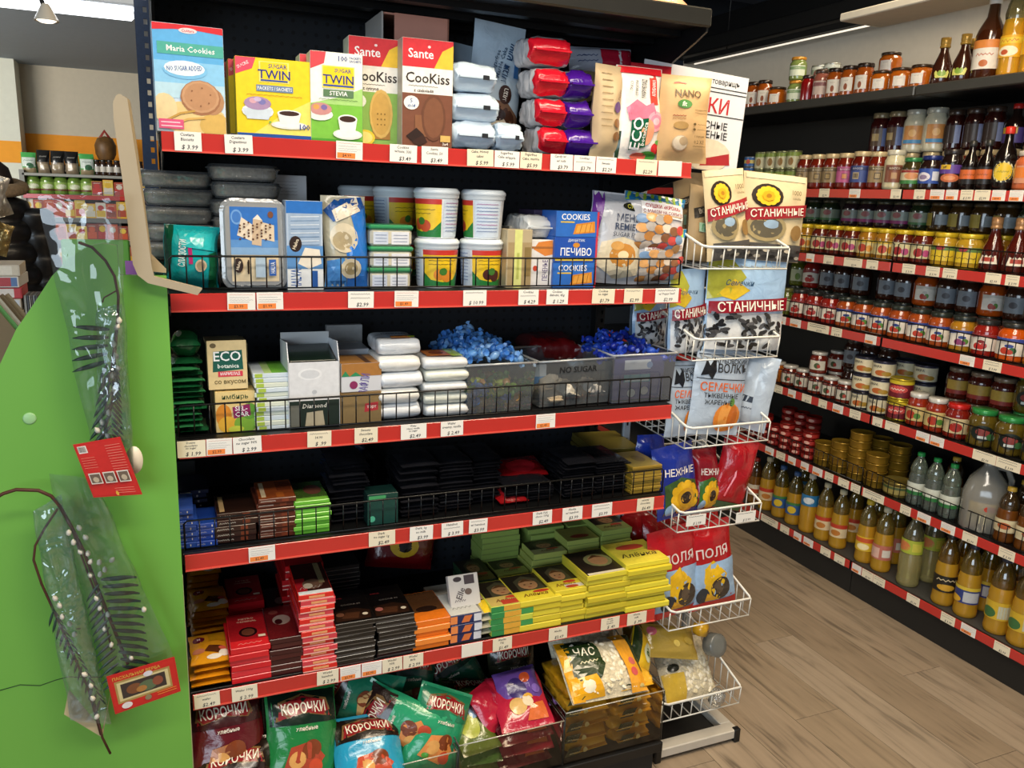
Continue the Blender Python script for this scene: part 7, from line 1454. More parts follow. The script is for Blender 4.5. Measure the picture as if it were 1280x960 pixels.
# ================================================================== RIGHT UNIT: JARS, TINS AND BOTTLES
def glassy(hx): return M(hx, 0.16, coat=0.8, var=0.25, scale=55)
PROTO = {}
def jar(kind):
    if kind in PROTO: return PROTO[kind]
    k = KINDS[kind]; shape = k['s']; r, h = k['r'], k['h']
    root = empty({'jar': 'glass_jar', 'can': 'tin_can', 'oil': 'oil_bottle', 'bottle': 'glass_bottle', 'pear': 'syrup_bottle', 'jug': 'plastic_jug', 'tin': 'flat_tin'}[shape])
    c = k['c']; n = 16
    mb = MB(); lz0, lz1, lr = 0.18, 0.62, r
    if shape == 'jar':
        mb.lathe([(r * 0.86, 0), (r * 0.98, h * 0.03), (r, h * 0.08), (r, h * 0.66), (r * 0.97, h * 0.74), (r * 0.80, h * 0.83), (r * 0.78, h * 0.9)], glassy(c), n); mb.build('glass', root)
        mb = MB(); mb.lathe([(r * 0.84, h * 0.87), (r * 0.86, h * 0.88), (r * 0.86, h * 0.985), (r * 0.82, h), (0, h)], M(k['l'], 0.3, metal=0.2, coat=0.2), n); mb.build('lid', root)
    elif shape == 'can':
        mb.lathe([(r * 0.97, 0), (r, 0.002), (r, 0.006), (r * 0.97, 0.009), (r * 0.97, h - 0.008), (r, h - 0.005), (r, h - 0.001), (r * 0.95, h - 0.001), (r * 0.94, h - 0.004), (0, h - 0.004)], M(k['l'], 0.3, metal=0.6), n); mb.build('can', root); lz0, lz1 = 0.10, 0.90; lr = r * 0.975
    elif shape == 'tin':
        mb.lathe([(r * 0.90, 0), (r * 0.93, h * 0.1), (r * 0.97, h * 0.85), (r, h * 0.88), (r, h - 0.0006), (r * 0.95, h - 0.0006), (r * 0.92, h - 0.003), (0, h - 0.003)], M(c, 0.32, metal=0.55, coat=0.2, var=0.15), n); mb.build('tin', root); lz0, lz1 = 0.2, 0.75; lr = r * 0.965
    elif shape == 'oil':
        om = film(k.get('f', 'ffcc3c'), 0.10, 0.06, milk=k.get('m', 0.34))
        pr = [(r * 0.86, 0), (r * 0.97, h * 0.02), (r, h * 0.06), (r * 0.95, h * 0.16), (r, h * 0.20), (r, h * 0.42), (r * 0.93, h * 0.46), (r * 0.97, h * 0.5), (r * 0.86, h * 0.6)]
        up = [(r * 0.86, h * 0.6), (r * 0.92, h * 0.66), (r * 0.80, h * 0.76), (r * 0.52, h * 0.86), (r * 0.36, h * 0.90), (r * 0.34, h * 0.94)]
        mb.lathe(pr, om, n); mb.lathe(up, om if k.get('full') else film(k.get('t', 'd9b93c'), 0.12, 0.06, milk=0.14), n); mb.build('bottle', root)
        mb = MB(); mb.lathe([(r * 0.40, h * 0.925), (r * 0.42, h * 0.93), (r * 0.40, h * 0.995), (0, h)], M(k['l'], 0.4), n); mb.build('cap', root); lz0, lz1 = 0.20, 0.43
        if k.get('hi'): lz0, lz1, lr = 0.47, 0.66, r * 0.965
    elif shape == 'bottle':
        mb.lathe([(r * 0.9, 0), (r, h * 0.03), (r, h * 0.52), (r * 0.85, h * 0.60), (r * 0.42, h * 0.74), (r * 0.36, h * 0.90)], glassy(c), n); mb.build('glass', root)
        mb = MB(); mb.lathe([(r * 0.42, h * 0.88), (r * 0.44, h * 0.89), (r * 0.42, h * 0.99), (0, h)], M(k['l'], 0.35), n); mb.build('cap', root); lz0, lz1 = 0.12, 0.46
    elif shape == 'pear':
        mb.lathe([(r * 0.9, 0), (r, h * 0.04), (r * 0.98, h * 0.2), (r * 0.82, h * 0.42), (r * 0.5, h * 0.62), (r * 0.36, h * 0.72), (r * 0.36, h * 0.8)], glassy(c), n); mb.build('glass', root)
        mb = MB(); mb.lathe([(r * 0.40, h * 0.78), (r * 0.46, h * 0.79), (r * 0.46, h * 0.83), (r * 0.38, h * 0.84), (r * 0.44, h * 0.86), (r * 0.44, h * 0.99), (0, h)], M(k['l'], 0.3, metal=0.3), n); mb.build('cap', root)
    elif shape == 'jug':
        fm = film('d8d6cc', 0.08, 0.12, milk=0.26)
        mb.lathe([(r * 0.92, 0), (r, h * 0.03), (r, h * 0.5), (r * 0.8, h * 0.68), (r * 0.3, h * 0.86), (r * 0.26, h * 0.93)], fm, 20, sq=0.35); mb.build('jug', root)
        mb = MB(); mb.tube([(r * 0.25, 0, h * 0.88), (r * 0.75, 0, h * 0.86), (r * 0.98, 0, h * 0.72), (r * 0.96, 0, h * 0.5)], 0.011, fm, 8); mb.build('handle', root)
        mb = MB(); mb.lathe([(r * 0.30, h * 0.92), (r * 0.30, h * 0.99), (0, h)], M(k['l'], 0.4), 14); mb.build('cap', root); lz0, lz1, lr = 0.1, 0.42, r * 0.98
    el = k.get('e')
    if el:
        pb = MB()
        if shape == 'pear':
            rr = lambda v: r * (1.0 - 0.62 * max(0, v - 0.12) ** 1.15) if v < 0.7 else r * 0.5
            sf = lambda u, v, hh: ((r * (0.99 - 0.50 * max(0.0, v) ** 1.3) + hh) * math.sin((u - 0.5) * 2.0), -(r * (0.99 - 0.50 * max(0.0, v) ** 1.3) + hh) * math.cos((u - 0.5) * 2.0), h * (0.14 + 0.42 * v))
            decorate(pb, sf, r * 2, h * 0.42, el, curved=12, base=0.0018)
        else:
            a = k.get('wrap', 1.5); decorate(pb, cyl_of(lr, h * lz0, h * lz1, -a, a), lr * 2 * a, h * (lz1 - lz0), el, curved=14, base=0.0012, step=0.0002)
        pb.build('label', root)
    PROTO[kind] = [root, False]
    return PROTO[kind]
def veg(top, bg='e6ded0', a='b83a24', b='5a8a34'):
    return [R(0, 0, 1, 1, bg), P([(0, 0.72), (0, 1), (1, 1), (1, 0.72), (0.5, 0.86)], top), E(0.5, 0.55, 0.12, 0.1, top), E(0.40, 0.26, 0.12, 0.2, a), E(0.60, 0.30, 0.10, 0.18, b), E(0.52, 0.2, 0.10, 0.14, a)]
def plain(bg, band=None, txt=None, tc='efe6d6', mark=None):
    return [R(0, 0, 1, 1, bg)] + ([R(0, 0.62, 1, 0.9, band)] if band else []) + ([E(0.5, 0.32, 0.14, 0.24, mark)] if mark else []) + ([L(scribble(0.32, 0.68, 0.76, 0.05), 0.015, tc)])
KINDS = {
 'amber': dict(s='jar', r=0.038, h=0.125, c='9a4a14', l='2a1c14', e=plain('d8d2c6', None, tc='5a3a24', mark='8a4a2c'), wrap=0.7, d='amber preserve jar with dark lid'),
 'amberw': dict(s='jar', r=0.045, h=0.085, c='b05a14', l='3a2a1c', e=plain('dcd6cc', None, tc='5a3a24'), wrap=0.5, d='squat amber jar with brown lid'),
 'redjar': dict(s='jar', r=0.033, h=0.115, c='8a1212', l='2a1a18', e=None, d='deep red preserve jar'),
 'pinkjar': dict(s='jar', r=0.036, h=0.13, c='9a5a4a', l='4a3a30', e=plain('c9b4a8', '8a5a5a', tc='5a2a2a'), wrap=0.9, d='pinkish preserve jar with pale label'),
 'greenstack': dict(s='jar', r=0.038, h=0.10, c='7a8a4a', l='c98a2c', e=plain('cfd8c4', '7a9a6a'), wrap=1.0, d='green relish jar with orange lid'),
 'silvercan': dict(s='can', r=0.036, h=0.085, c='a8b0a8', l='b4b4ac', e=[R(0, 0, 1, 1, '9fb0a0'), E(0.4, 0.5, 0.12, 0.3, '7a4a4a'), R(0, 0.8, 1, 1, 'c9cec6')], d='silver tin with grey green label'),
 'pear': dict(s='pear', r=0.040, h=0.17, c='3a1c10', l='b08a3c', e=[P([(0.5, 1.0), (0.15, 0.3), (0.25, 0.02), (0.75, 0.02), (0.85, 0.3)], 'c9c86a'), E(0.5, 0.25, 0.2, 0.16, '7a9a3a'), L(scribble(0.35, 0.65, 0.45, 0.03), 0.02, '5a6a2a')], d='pear shaped syrup bottle with gold cap'),
 'sauce': dict(s='pear', r=0.042, h=0.19, c='4a150c', l='b5865a', e=[E(0.5, 0.70, 0.22, 0.26, 'e6ddc8'), P([(0.12, 0.02), (0.2, 0.5), (0.8, 0.5), (0.88, 0.02)], 'e6ddc8'), E(0.5, 0.78, 0.12, 0.12, 'd8a884'), R(0.25, 0.12, 0.75, 0.3, 'a83a2a')], d='brown sauce bottle with tan cap'),
 'bigsauce': dict(s='bottle', r=0.047, h=0.285, c='3f1c0a', l='dcd8d0', e=[R(0, 0, 1, 1, 'dfd8cc'), R(0, 0.72, 1, 1, 'd8843a'), L(scribble(0.3, 0.7, 0.5, 0.05), 0.02, 'b8542c'), E(0.5, 0.2, 0.1, 0.12, 'b86a3c')], d='tall dark sauce bottle with checkered white cap'),
 'toposoil': dict(s='oil', r=0.0377, h=0.31, c='b8901c', l='e0c030', t='c9c090', e=[R(0, 0, 1, 1, 'e6ac1e'), R(0, 0.62, 1, 0.9, 'e8c83a'), L(scribble(0.25, 0.75, 0.76, 0.08), 0.02, 'c8402a'), E(0.5, 0.28, 0.28, 0.24, 'f0e2c0'), E(0.42, 0.24, 0.1, 0.12, 'b8542c')], hi=False, d='tall yellow labelled oil bottle'),
 'marinara': dict(s='jar', r=0.038, h=0.148, c='6e1d0e', l='c9b48a', e=[R(0, 0, 1, 1, '8f7a56'), R(0.02, 0.72, 0.98, 0.94, '5a4a34'), T('ROCCO', 0.5, 0.83, 0.12, 'dcd0b0', 0.5), R(0.36, 0.2, 0.64, 0.6, '4a3a28'), R(0.40, 0.26, 0.60, 0.54, 'a08a5c')], wrap=1.1, d='tomato sauce jar with tan label'),
 'marpink': dict(s='jar', r=0.038, h=0.148, c='6e1d0e', l='c9b48a', e=[R(0, 0, 1, 1, 'b85a8a'), R(0.02, 0.72, 0.98, 0.94, '8a3a64'), T('ROCCO', 0.5, 0.83, 0.12, 'ecd8e0', 0.5), R(0.36, 0.2, 0.64, 0.6, '8a4a6a'), R(0.40, 0.26, 0.60, 0.54, 'c98a4a')], wrap=1.1, d='tomato sauce jar with pink label'),
 'marblue': dict(s='jar', r=0.042, h=0.152, c='5c160c', l='c9b48a', e=[R(0, 0, 1, 1, '3a4a86'), R(0.02, 0.72, 0.98, 0.94, '2a3460'), T('ROCCO', 0.5, 0.83, 0.12, 'dcdcec', 0.5), R(0.3, 0.2, 0.58, 0.6, 'a89a7a'), R(0.34, 0.26, 0.54, 0.54, '5a4a3a')], wrap=1.1, d='tomato sauce jar with blue label'),
 'alfredo': dict(s='jar', r=0.041, h=0.152, c='c9bf9c', l='cfc8b4', e=[R(0, 0, 1, 1, '7a4630'), R(0.1, 0.7, 0.9, 0.9, '5a3020'), T('ROCCO', 0.5, 0.8, 0.12, 'e8dcc0', 0.5), R(0.36, 0.2, 0.64, 0.56, 'a8845a')], wrap=0.9, d='creamy white sauce jar with brown label'),
 'alfredo2': dict(s='jar', r=0.045, h=0.165, c='cfc8ae', l='b8b4a4', e=[R(0, 0, 1, 1, 'c98a4a'), R(0, 0.05, 1, 0.25, '4a8ab8'), E(0.5, 0.6, 0.2, 0.2, 'e0b070')], wrap=0.8, d='creamy sauce jar with orange label'),
 'pesto': dict(s='jar', r=0.039, h=0.12, c='3c3418', l='2f7a44', e=[R(0, 0, 1, 1, 'cfc4a0'), R(0, 0, 1, 0.26, '3a7a3c'), E(0.5, 0.56, 0.22, 0.24, 'c98a5a'), R(0.1, 0.8, 0.9, 0.98, '8a2a24')], d='dark jar with green lid and cream label'),
 'navy': dict(s='jar', r=0.042, h=0.125, c='241410', l='1c2a6a', e=[R(0, 0, 1, 1, '2c4a9a'), E(0.3, 0.45, 0.2, 0.3, 'd8d4dc'), R(0.55, 0.2, 0.95, 0.8, 'c9ccd8'), E(0.3, 0.42, 0.12, 0.16, '8a7a9a')], d='jar with navy lid and blue white label'),
 'elf': dict(s='jar', r=0.040, h=0.145, c='1c100e', l='2a2220', e=[R(0, 0, 1, 1, '1c120e'), R(0, 0.5, 1, 1, '5a3a8a'), R(0.1, 0.74, 0.5, 1, 'd0a82a'), T('elf', 0.3, 0.87, 0.14, '1c1410'), E(0.5, 0.26, 0.34, 0.24, 'b8623a'), E(0.5, 0.26, 0.2, 0.13, 'd08a5a')], wrap=1.2, d='dark jar with purple and gold label'),
 'elfup': dict(s='bottle', r=0.036, h=0.155, c='1a0e0c', l='b8221c', e=[R(0, 0, 1, 1, '4a3a7a'), R(0.1, 0.6, 0.6, 1, 'c9a42a')], d='dark bottle with red cap'),
 'soy': dict(s='bottle', r=0.029, h=0.175, c='120a08', l='2a2a26', e=[R(0, 0, 1, 1, '14100e'), R(0, 0.3, 1, 0.85, 'c9622a'), L(scribble(0.3, 0.7, 0.55, 0.05), 0.02, '3a1a0c')], d='slim black bottle with orange label'),
 'soyred': dict(s='bottle', r=0.036, h=0.215, c='120a08', l='c42a1c', e=[R(0, 0, 1, 1, '14100e'), E(0.5, 0.5, 0.4, 0.5, 'c9c6a0'), E(0.5, 0.5, 0.34, 0.42, 'd8b82a'), L(scribble(0.3, 0.7, 0.5, 0.05), 0.02, '3a5a2c')], wrap=1.2, d='black soy bottle with red cap, yellow label'),
 'peach': dict(s='jar', r=0.050, h=0.13, c='c2653c', l='dcd4c6', e=[R(0, 0, 1, 1, 'c98a6a'), R(0, 0.3, 0.4, 0.9, 'd8792c'), R(0.5, 0.2, 0.9, 0.8, 'd8b0a0')], wrap=1.1, d='pink orange fruit jar with white lid'),
 'tallred': dict(s='jar', r=0.040, h=0.165, c='3a0d0a', l='8a7a5a', e=[R(0, 0, 0.6, 1, '4a3420'), R(0.6, 0, 1, 1, '5a6a9a'), R(0.1, 0.3, 0.45, 0.7, 'a08a5c')], wrap=1.0, d='tall dark red sauce jar'),
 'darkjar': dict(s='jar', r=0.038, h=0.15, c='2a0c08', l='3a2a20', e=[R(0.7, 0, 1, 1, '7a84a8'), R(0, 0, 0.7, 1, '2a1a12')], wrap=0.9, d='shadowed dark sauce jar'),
 'greencan': dict(s='can', r=0.034, h=0.085, c='8a9a5a', l='8a8f6a', e=[R(0, 0, 1, 1, 'c2c0a0'), R(0, 0.75, 1, 1, '7a8f3c'), E(0.5, 0.4, 0.12, 0.26, '8a6a3a')], d='small green rimmed tin'),
 'bluecan': dict(s='can', r=0.036, h=0.05, c='2a5a9a', l='8a929c', e=[R(0, 0, 1, 1, '2c62a8'), R(0, 0.3, 1, 0.7, 'd0c070'), E(0.5, 0.5, 0.1, 0.3, 'b84a2c')], d='flat blue tin'),
 'yellowlid': dict(s='jar', r=0.042, h=0.125, c='9a6a1c', l='d0b024', e=[R(0, 0, 1, 1, 'd9c88a'), E(0.4, 0.4, 0.16, 0.3, 'b8442c'), E(0.66, 0.36, 0.12, 0.24, 'd8942c'), R(0, 0.8, 1, 1, 'd8b83a')], wrap=1.3, d='pickle jar with yellow lid, golden'),
 'yellowlid2': dict(s='jar', r=0.042, h=0.125, c='5a1c10', l='d0b024', e=[R(0, 0, 1, 1, 'd8cc9a'), E(0.4, 0.4, 0.16, 0.3, 'a02a2a'), E(0.66, 0.36, 0.12, 0.24, 'b84a7a'), R(0, 0.84, 1, 1, 'c9c29a')], wrap=1.3, d='dark preserve jar with yellow lid'),
 'yellowlid3': dict(s='jar', r=0.048, h=0.125, c='b08a24', l='d0b024', e=[R(0, 0, 1, 1, 'e0c02c'), R(0, 0.7, 1, 1, '5a7a3a'), E(0.45, 0.9, 0.12, 0.2, 'b03a4a'), L(scribble(0.2, 0.8, 0.3, 0.05), 0.02, '8a6a14')], wrap=1.4, d='wide mustard jar with yellow label'),
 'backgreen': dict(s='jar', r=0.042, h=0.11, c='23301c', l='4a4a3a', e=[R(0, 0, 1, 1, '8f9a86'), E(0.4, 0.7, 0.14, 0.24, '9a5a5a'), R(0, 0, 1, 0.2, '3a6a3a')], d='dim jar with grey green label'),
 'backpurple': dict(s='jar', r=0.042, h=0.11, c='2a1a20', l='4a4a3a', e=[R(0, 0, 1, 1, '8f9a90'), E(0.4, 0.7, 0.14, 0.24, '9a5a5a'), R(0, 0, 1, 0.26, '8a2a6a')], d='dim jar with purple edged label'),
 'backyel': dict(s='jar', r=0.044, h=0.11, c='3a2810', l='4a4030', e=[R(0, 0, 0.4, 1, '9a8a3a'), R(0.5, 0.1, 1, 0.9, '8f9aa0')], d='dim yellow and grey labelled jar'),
 'ajvar': dict(s='jar', r=0.044, h=0.13, c='9c4416', l='2a3028', e=veg('2a3f86'), wrap=1.2, d='orange relish jar with blue white label'),
 'ajvarr': dict(s='jar', r=0.044, h=0.13, c='8a1c12', l='2a2a28', e=veg('8a2a2c', a='b82a24', b='b84a44'), wrap=1.2, d='red relish jar with white label'),
 'ajvaro': dict(s='jar', r=0.050, h=0.135, c='c4500f', l='2a2a26', e=veg('3a4a96', b='3a6a3a'), wrap=1.2, d='bright orange relish jar with white label'),
 'ajvary': dict(s='jar', r=0.046, h=0.13, c='a8741c', l='2a2f2a', e=veg('3a4a8a', a='8a3a6a'), wrap=1.2, d='golden relish jar with blue white label'),
 'greenpick': dict(s='jar', r=0.042, h=0.125, c='56601c', l='6a6a3a', e=[R(0, 0, 1, 1, 'b8c09a'), E(0.5, 0.4, 0.16, 0.3, '6a8a34')], wrap=0.9, d='green pickle jar'),
 'ajvarup': dict(s='jar', r=0.048, h=0.127, c='a8480f', l='3a2a20', e=veg('c9c2b4', a='a83a24'), wrap=0.8, d='orange relish jar'),
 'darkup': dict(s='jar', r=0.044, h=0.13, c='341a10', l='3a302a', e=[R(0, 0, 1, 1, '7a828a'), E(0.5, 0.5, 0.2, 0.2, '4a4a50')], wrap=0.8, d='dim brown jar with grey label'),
 'jam': dict(s='jar', r=0.040, h=0.095, c='6a1f10', l='cfccc4', e=[R(0, 0, 1, 1, 'd2ccbc'), E(0.5, 0.45, 0.18, 0.3, '4a5a3a'), E(0.6, 0.4, 0.1, 0.2, 'a83a2a')], wrap=0.9, d='red jam jar with pale lid'),
 'jamo': dict(s='jar', r=0.040, h=0.095, c='a85a18', l='cfccc4', e=[R(0, 0, 1, 1, 'd8b87a')], wrap=0.6, d='orange jam jar with pale lid'),
 'whitecan': dict(s='can', r=0.045, h=0.074, c='e0d8c0', l='3a3a4a', e=[R(0, 0, 1, 1, 'd9cfae'), T('ИКРА', 0.42, 0.74, 0.16, '23262c', 0.34), E(0.5, 0.3, 0.12, 0.2, 'b8622a'), E(0.62, 0.26, 0.1, 0.16, 'a8842c'), R(0, 0.94, 1, 1, '2a2a4a')], wrap=2.2, d='cream labelled tin'),
 'redcan': dict(s='can', r=0.046, h=0.085, c='8a1c24', l='c9b030', e=[R(0, 0, 1, 1, '6a1620'), R(0, 0.8, 1, 1, 'd0b82a'), E(0.45, 0.5, 0.22, 0.22, 'c94a44'), L(scribble(0.3, 0.6, 0.5, 0.05), 0.02, 'e8d0c0')], wrap=2.0, d='red and yellow tin'),
 'whitelid': dict(s='jar', r=0.040, h=0.13, c='8f2a14', l='dcd8cf', e=[R(0, 0, 1, 1, 'd0b878'), E(0.4, 0.4, 0.18, 0.3, 'b83a24'), E(0.65, 0.35, 0.12, 0.2, '5a8a34')], wrap=1.3, d='tomato jar with white lid'),
 'redlid': dict(s='jar', r=0.044, h=0.13, c='7a1a10', l='c4201c', e=[R(0, 0, 1, 1, 'cdbb90'), E(0.45, 0.4, 0.2, 0.3, 'a8281c')], wrap=1.3, d='tomato jar with red lid'),
 'greenlid': dict(s='jar', r=0.050, h=0.135, c='5a4a14', l='2f8a44', e=[E(0.5, 0.5, 0.3, 0.48, '14201a'), E(0.5, 0.56, 0.18, 0.24, '8a3a34'), R(0.36, 0.16, 0.64, 0.32, 'c9d0cc'), E(0.7, 0.3, 0.1, 0.2, '3a6a3a')], wrap=1.3, d='pickle jar with green lid'),
 'brownup': dict(s='jar', r=0.044, h=0.12, c='4a160c', l='7a6a58', e=[R(0, 0.3, 1, 1, 'b0903a'), R(0, 0, 1, 0.3, '8a2a20')], wrap=1.1, d='brown jar with yellow label'),
 'redtin': dict(s='tin', r=0.036, h=0.032, c='9a2018', l='9a2018', e=[R(0, 0, 1, 1, 'a82a24'), E(0.5, 0.5, 0.1, 0.4, 'e0b0a0')], wrap=2.0, d='small red tin'),
 'goldtin': dict(s='tin', r=0.046, h=0.034, c='a8842c', l='a8842c', e=None, d='flat gold tin'),
 'goldwide': dict(s='tin', r=0.058, h=0.06, c='8a7a3c', l='8a7a3c', e=[R(0, 0, 1, 1, '9a8a4a'), R(0, 0.6, 1, 0.9, '4a5a34')], wrap=2.0, d='wide olive gold tin'),
 'greencap': dict(f='cfdcd0', m=0.12, s='oil', r=0.0344, h=0.21, c='6f7a6c', l='1f8a44', t='b8c4b0', full=False, e=[R(0, 0, 1, 1, 'd2d6c8'), R(0, 0, 1, 0.3, '2f7a3c')], wrap=1.5, d='clear vinegar bottle with green cap'),
 'jug': dict(s='jug', r=0.075, h=0.27, c='c9c6bc', l='cfcabe', e=[R(0, 0.1, 1, 1, 'd9b83a'), R(0.05, 0.1, 0.95, 0.5, 'd8cfa8'), E(0.7, 0.75, 0.2, 0.14, 'b83a24')], wrap=0.7, d='cloudy white gallon jug'),
 'cider': dict(f='9a5a20', m=0.4, s='oil', r=0.0361, h=0.20, c='6a3a12', l='c9a23a', t='8a6a3a', e=[R(0, 0, 1, 1, 'd8cba4'), E(0.5, 0.5, 0.2, 0.26, 'b85a2c')], wrap=1.5, d='brown vinegar bottle with cream label'),
 'oil': dict(s='oil', r=0.0377, h=0.265, c='a8841c', l='cfc4a0', t='c9b050', e=[R(0, 0, 1, 1, 'd8c39a'), R(0, 0.7, 1, 1, 'b83a24'), E(0.5, 0.35, 0.2, 0.22, 'b8742c')], wrap=1.4, d='sunflower oil bottle with cream label'),
 'oilr': dict(f='b0742a', s='oil', r=0.0344, h=0.235, c='7a4a14', l='a8281c', t='9a6a2a', e=[R(0, 0, 1, 1, 'd2c8b4'), R(0, 0.2, 1, 0.6, 'b84a2a')], wrap=1.4, d='amber oil bottle with red cap'),
 'oilb': dict(s='oil', r=0.0394, h=0.275, c='b0941c', l='d2cfc0', t='b8a83a', hi=True, e=[R(0, 0, 1, 1, '2a7ab0'), E(0.5, 0.5, 0.24, 0.3, 'd8e0e4')], wrap=1.4, d='oil bottle with blue upper label'),
 'oilg': dict(s='oil', r=0.0377, h=0.255, c='8f7a1c', l='3a5a8a', t='9a8a34', e=[R(0, 0, 1, 1, '2a5a9a'), E(0.5, 0.4, 0.2, 0.3, 'd8b82a'), R(0, 0.8, 1, 1, '3a7a3a')], wrap=1.4, d='oil bottle with blue flower label'),
 'oily': dict(s='oil', r=0.0385, h=0.275, c='a8861c', l='d0b030', t='c9b456', e=[R(0, 0, 1, 1, 'd8b42c'), R(0, 0.6, 1, 0.9, 'c8542a'), E(0.5, 0.3, 0.24, 0.22, 'efe0b0')], wrap=1.4, d='oil bottle with yellow label'),
 'oilp': dict(s='oil', r=0.0394, h=0.275, c='a8861c', l='c9c0a0', t='c9b456', e=[R(0, 0, 1, 1, 'b86a5a'), R(0.1, 0.1, 0.5, 0.8, 'd8b0a0'), R(0.6, 0.2, 0.9, 0.7, 'd8d0c4')], wrap=1.4, d='oil bottle with pink brown label'),
 'oilclear': dict(f='e6dc9a', m=0.22, s='oil', r=0.0426, h=0.30, c='a89a5c', l='c9a030', t='c2b98a', hi=True, e=[R(0, 0, 1, 1, 'a8b43a'), E(0.3, 0.5, 0.24, 0.36, 'd07a4a'), R(0.6, 0.2, 0.9, 0.8, 'c9c24a')], wrap=1.5, d='clear ribbed oil bottle with green upper label'),
 'oilblack': dict(s='oil', r=0.0410, h=0.285, c='a87a14', l='23201a', t='b8902c', e=[R(0, 0, 1, 1, '1c1a14'), L(scribble(0.2, 0.8, 0.75, 0.08), 0.03, 'd8c8a0'), E(0.5, 0.3, 0.26, 0.2, 'c99a2c')], wrap=1.5, d='oil bottle with black label'),
 'oilnavy': dict(s='oil', r=0.0410, h=0.285, c='a8841a', l='23283a', t='b89c34', e=[R(0, 0, 1, 1, '2a3a7a'), R(0.5, 0.1, 0.95, 0.7, 'b8bcc0'), E(0.25, 0.2, 0.2, 0.2, 'd8a82c'), R(0, 0.8, 1, 1, 'd0b83a')], wrap=1.5, d='oil bottle with navy label'),
 'oilolive': dict(s='oil', r=0.0426, h=0.29, c='a07a16', l='23283a', t='b0923a', e=[R(0, 0, 1, 1, 'c9a82c'), R(0.45, 0.1, 0.9, 0.8, 'b8bca8'), E(0.2, 0.35, 0.2, 0.3, '3a6a3a')], wrap=1.5, d='oil bottle with gold and green label'),
}
RJ = random.Random(21)
PLACED = {}
STK = {}
def place(kind, u, zi, off=0.055, lift=0.0, where=None, ref=None):
    """one article on shelf zi of the right unit; u picks its place along the shelf"""
    k = KINDS[kind]; z = ZB[zi] + lift
    x = XB + max(off, k['r'] + 0.012)
    y = yu(u, x, ZB[zi] + 0.06)
    pr = jar(kind)
    if not pr[1]: o = pr[0]; pr[1] = True
    else: o = dup(pr[0])
    o.location = (x, y, z + 0.0006); o.rotation_euler = (0, 0, -PI / 2 + 0.55 + RJ.uniform(-0.25, 0.25))
    PLACED.setdefault((zi, off), []).append([o, k['r'], lift, k['h']])
    cat = {'jar': 'jar', 'can': 'tin', 'oil': 'bottle', 'bottle': 'bottle', 'pear': 'bottle', 'jug': 'jug', 'tin': 'tin'}[k['s']]
    reg(o, k['d'], cat, where or 'on right unit\'s %s' % RN[zi], 'goods on the right unit\'s %s' % RN[zi])
    return k['h']
def row(zi, items, off=0.055, lift=0.0, where=None):
    for it in items:
        if len(it) == 2: place(it[0], it[1], zi, off, lift, where)
        else:
            lf = lift
            kk = (it[0], zi, off > 0.1); STK[kk] = STK.get(kk, 0) + 1
            for q in range(it[2]):
                hgt = place(it[0], it[1], zi, off, lf, 'x'); lf += hgt + 0.0008
                o = REG.pop()[0]; o['label'] = '%s, %s up, %s %sstack, right unit\'s %s' % (KINDS[it[0]]['d'], ORD[q], ORD[STK[kk] - 1], 'rear ' if off > 0.1 else '', RN[zi])
row(0, [('amber', 927), ('amber', 943), ('amber', 957), ('amberw', 969), ('greenstack', 996, 2), ('redjar', 1009), ('pinkjar', 1029), ('amber', 1050), ('amber', 1071), ('amber', 1088), ('amberw', 1101), ('amberw', 1130), ('amberw', 1155), ('pear', 1175), ('pear', 1198), ('bigsauce', 1227), ('toposoil', 1252), ('toposoil', 1274)])
row(0, [('silvercan', 1023, 2), ('amberw', 1110, 2), ('pear', 1213), ('silvercan', 1036, 2)], off=0.15)
row(1, [('bluecan', 938, 3), ('greencan', 955, 2), ('greencan', 972, 2), ('greencan', 986, 2), ('greencan', 998, 2), ('marinara', 1008), ('marinara', 1024), ('marinara', 1041), ('marpink', 1058), ('marblue', 1077), ('marinara', 1098), ('alfredo', 1119), ('pesto', 1140), ('navy', 1161), ('elf', 1183), ('soy', 1202), ('soy', 1219), ('soyred', 1239), ('peach', 1266)])
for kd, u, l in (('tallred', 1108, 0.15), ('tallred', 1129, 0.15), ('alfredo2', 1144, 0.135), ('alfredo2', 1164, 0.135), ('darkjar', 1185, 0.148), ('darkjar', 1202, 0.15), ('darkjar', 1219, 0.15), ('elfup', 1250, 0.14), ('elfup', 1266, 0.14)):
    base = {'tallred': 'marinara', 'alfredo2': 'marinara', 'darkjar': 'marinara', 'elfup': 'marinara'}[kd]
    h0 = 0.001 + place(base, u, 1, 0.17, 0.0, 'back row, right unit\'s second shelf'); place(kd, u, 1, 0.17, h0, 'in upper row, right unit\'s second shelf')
row(2, [('yellowlid', 997), ('yellowlid', 1013), ('yellowlid2', 1030), ('yellowlid2', 1048), ('yellowlid2', 1067), ('yellowlid', 1087), ('yellowlid', 1109), ('yellowlid2', 1132), ('yellowlid2', 1156), ('yellowlid3', 1184), ('yellowlid3', 1209), ('sauce', 1229), ('sauce', 1257), ('sauce', 1279)])
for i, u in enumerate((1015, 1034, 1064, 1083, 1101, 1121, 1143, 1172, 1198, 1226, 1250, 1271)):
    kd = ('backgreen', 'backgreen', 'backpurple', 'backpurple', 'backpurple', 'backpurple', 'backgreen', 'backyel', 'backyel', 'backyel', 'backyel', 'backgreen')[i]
    h0 = 0.001 + place('yellowlid', u, 2, 0.17, 0.0, 'back row, right unit\'s third shelf'); place(kd, u, 2, 0.17, h0, 'in upper row, right unit\'s third shelf')
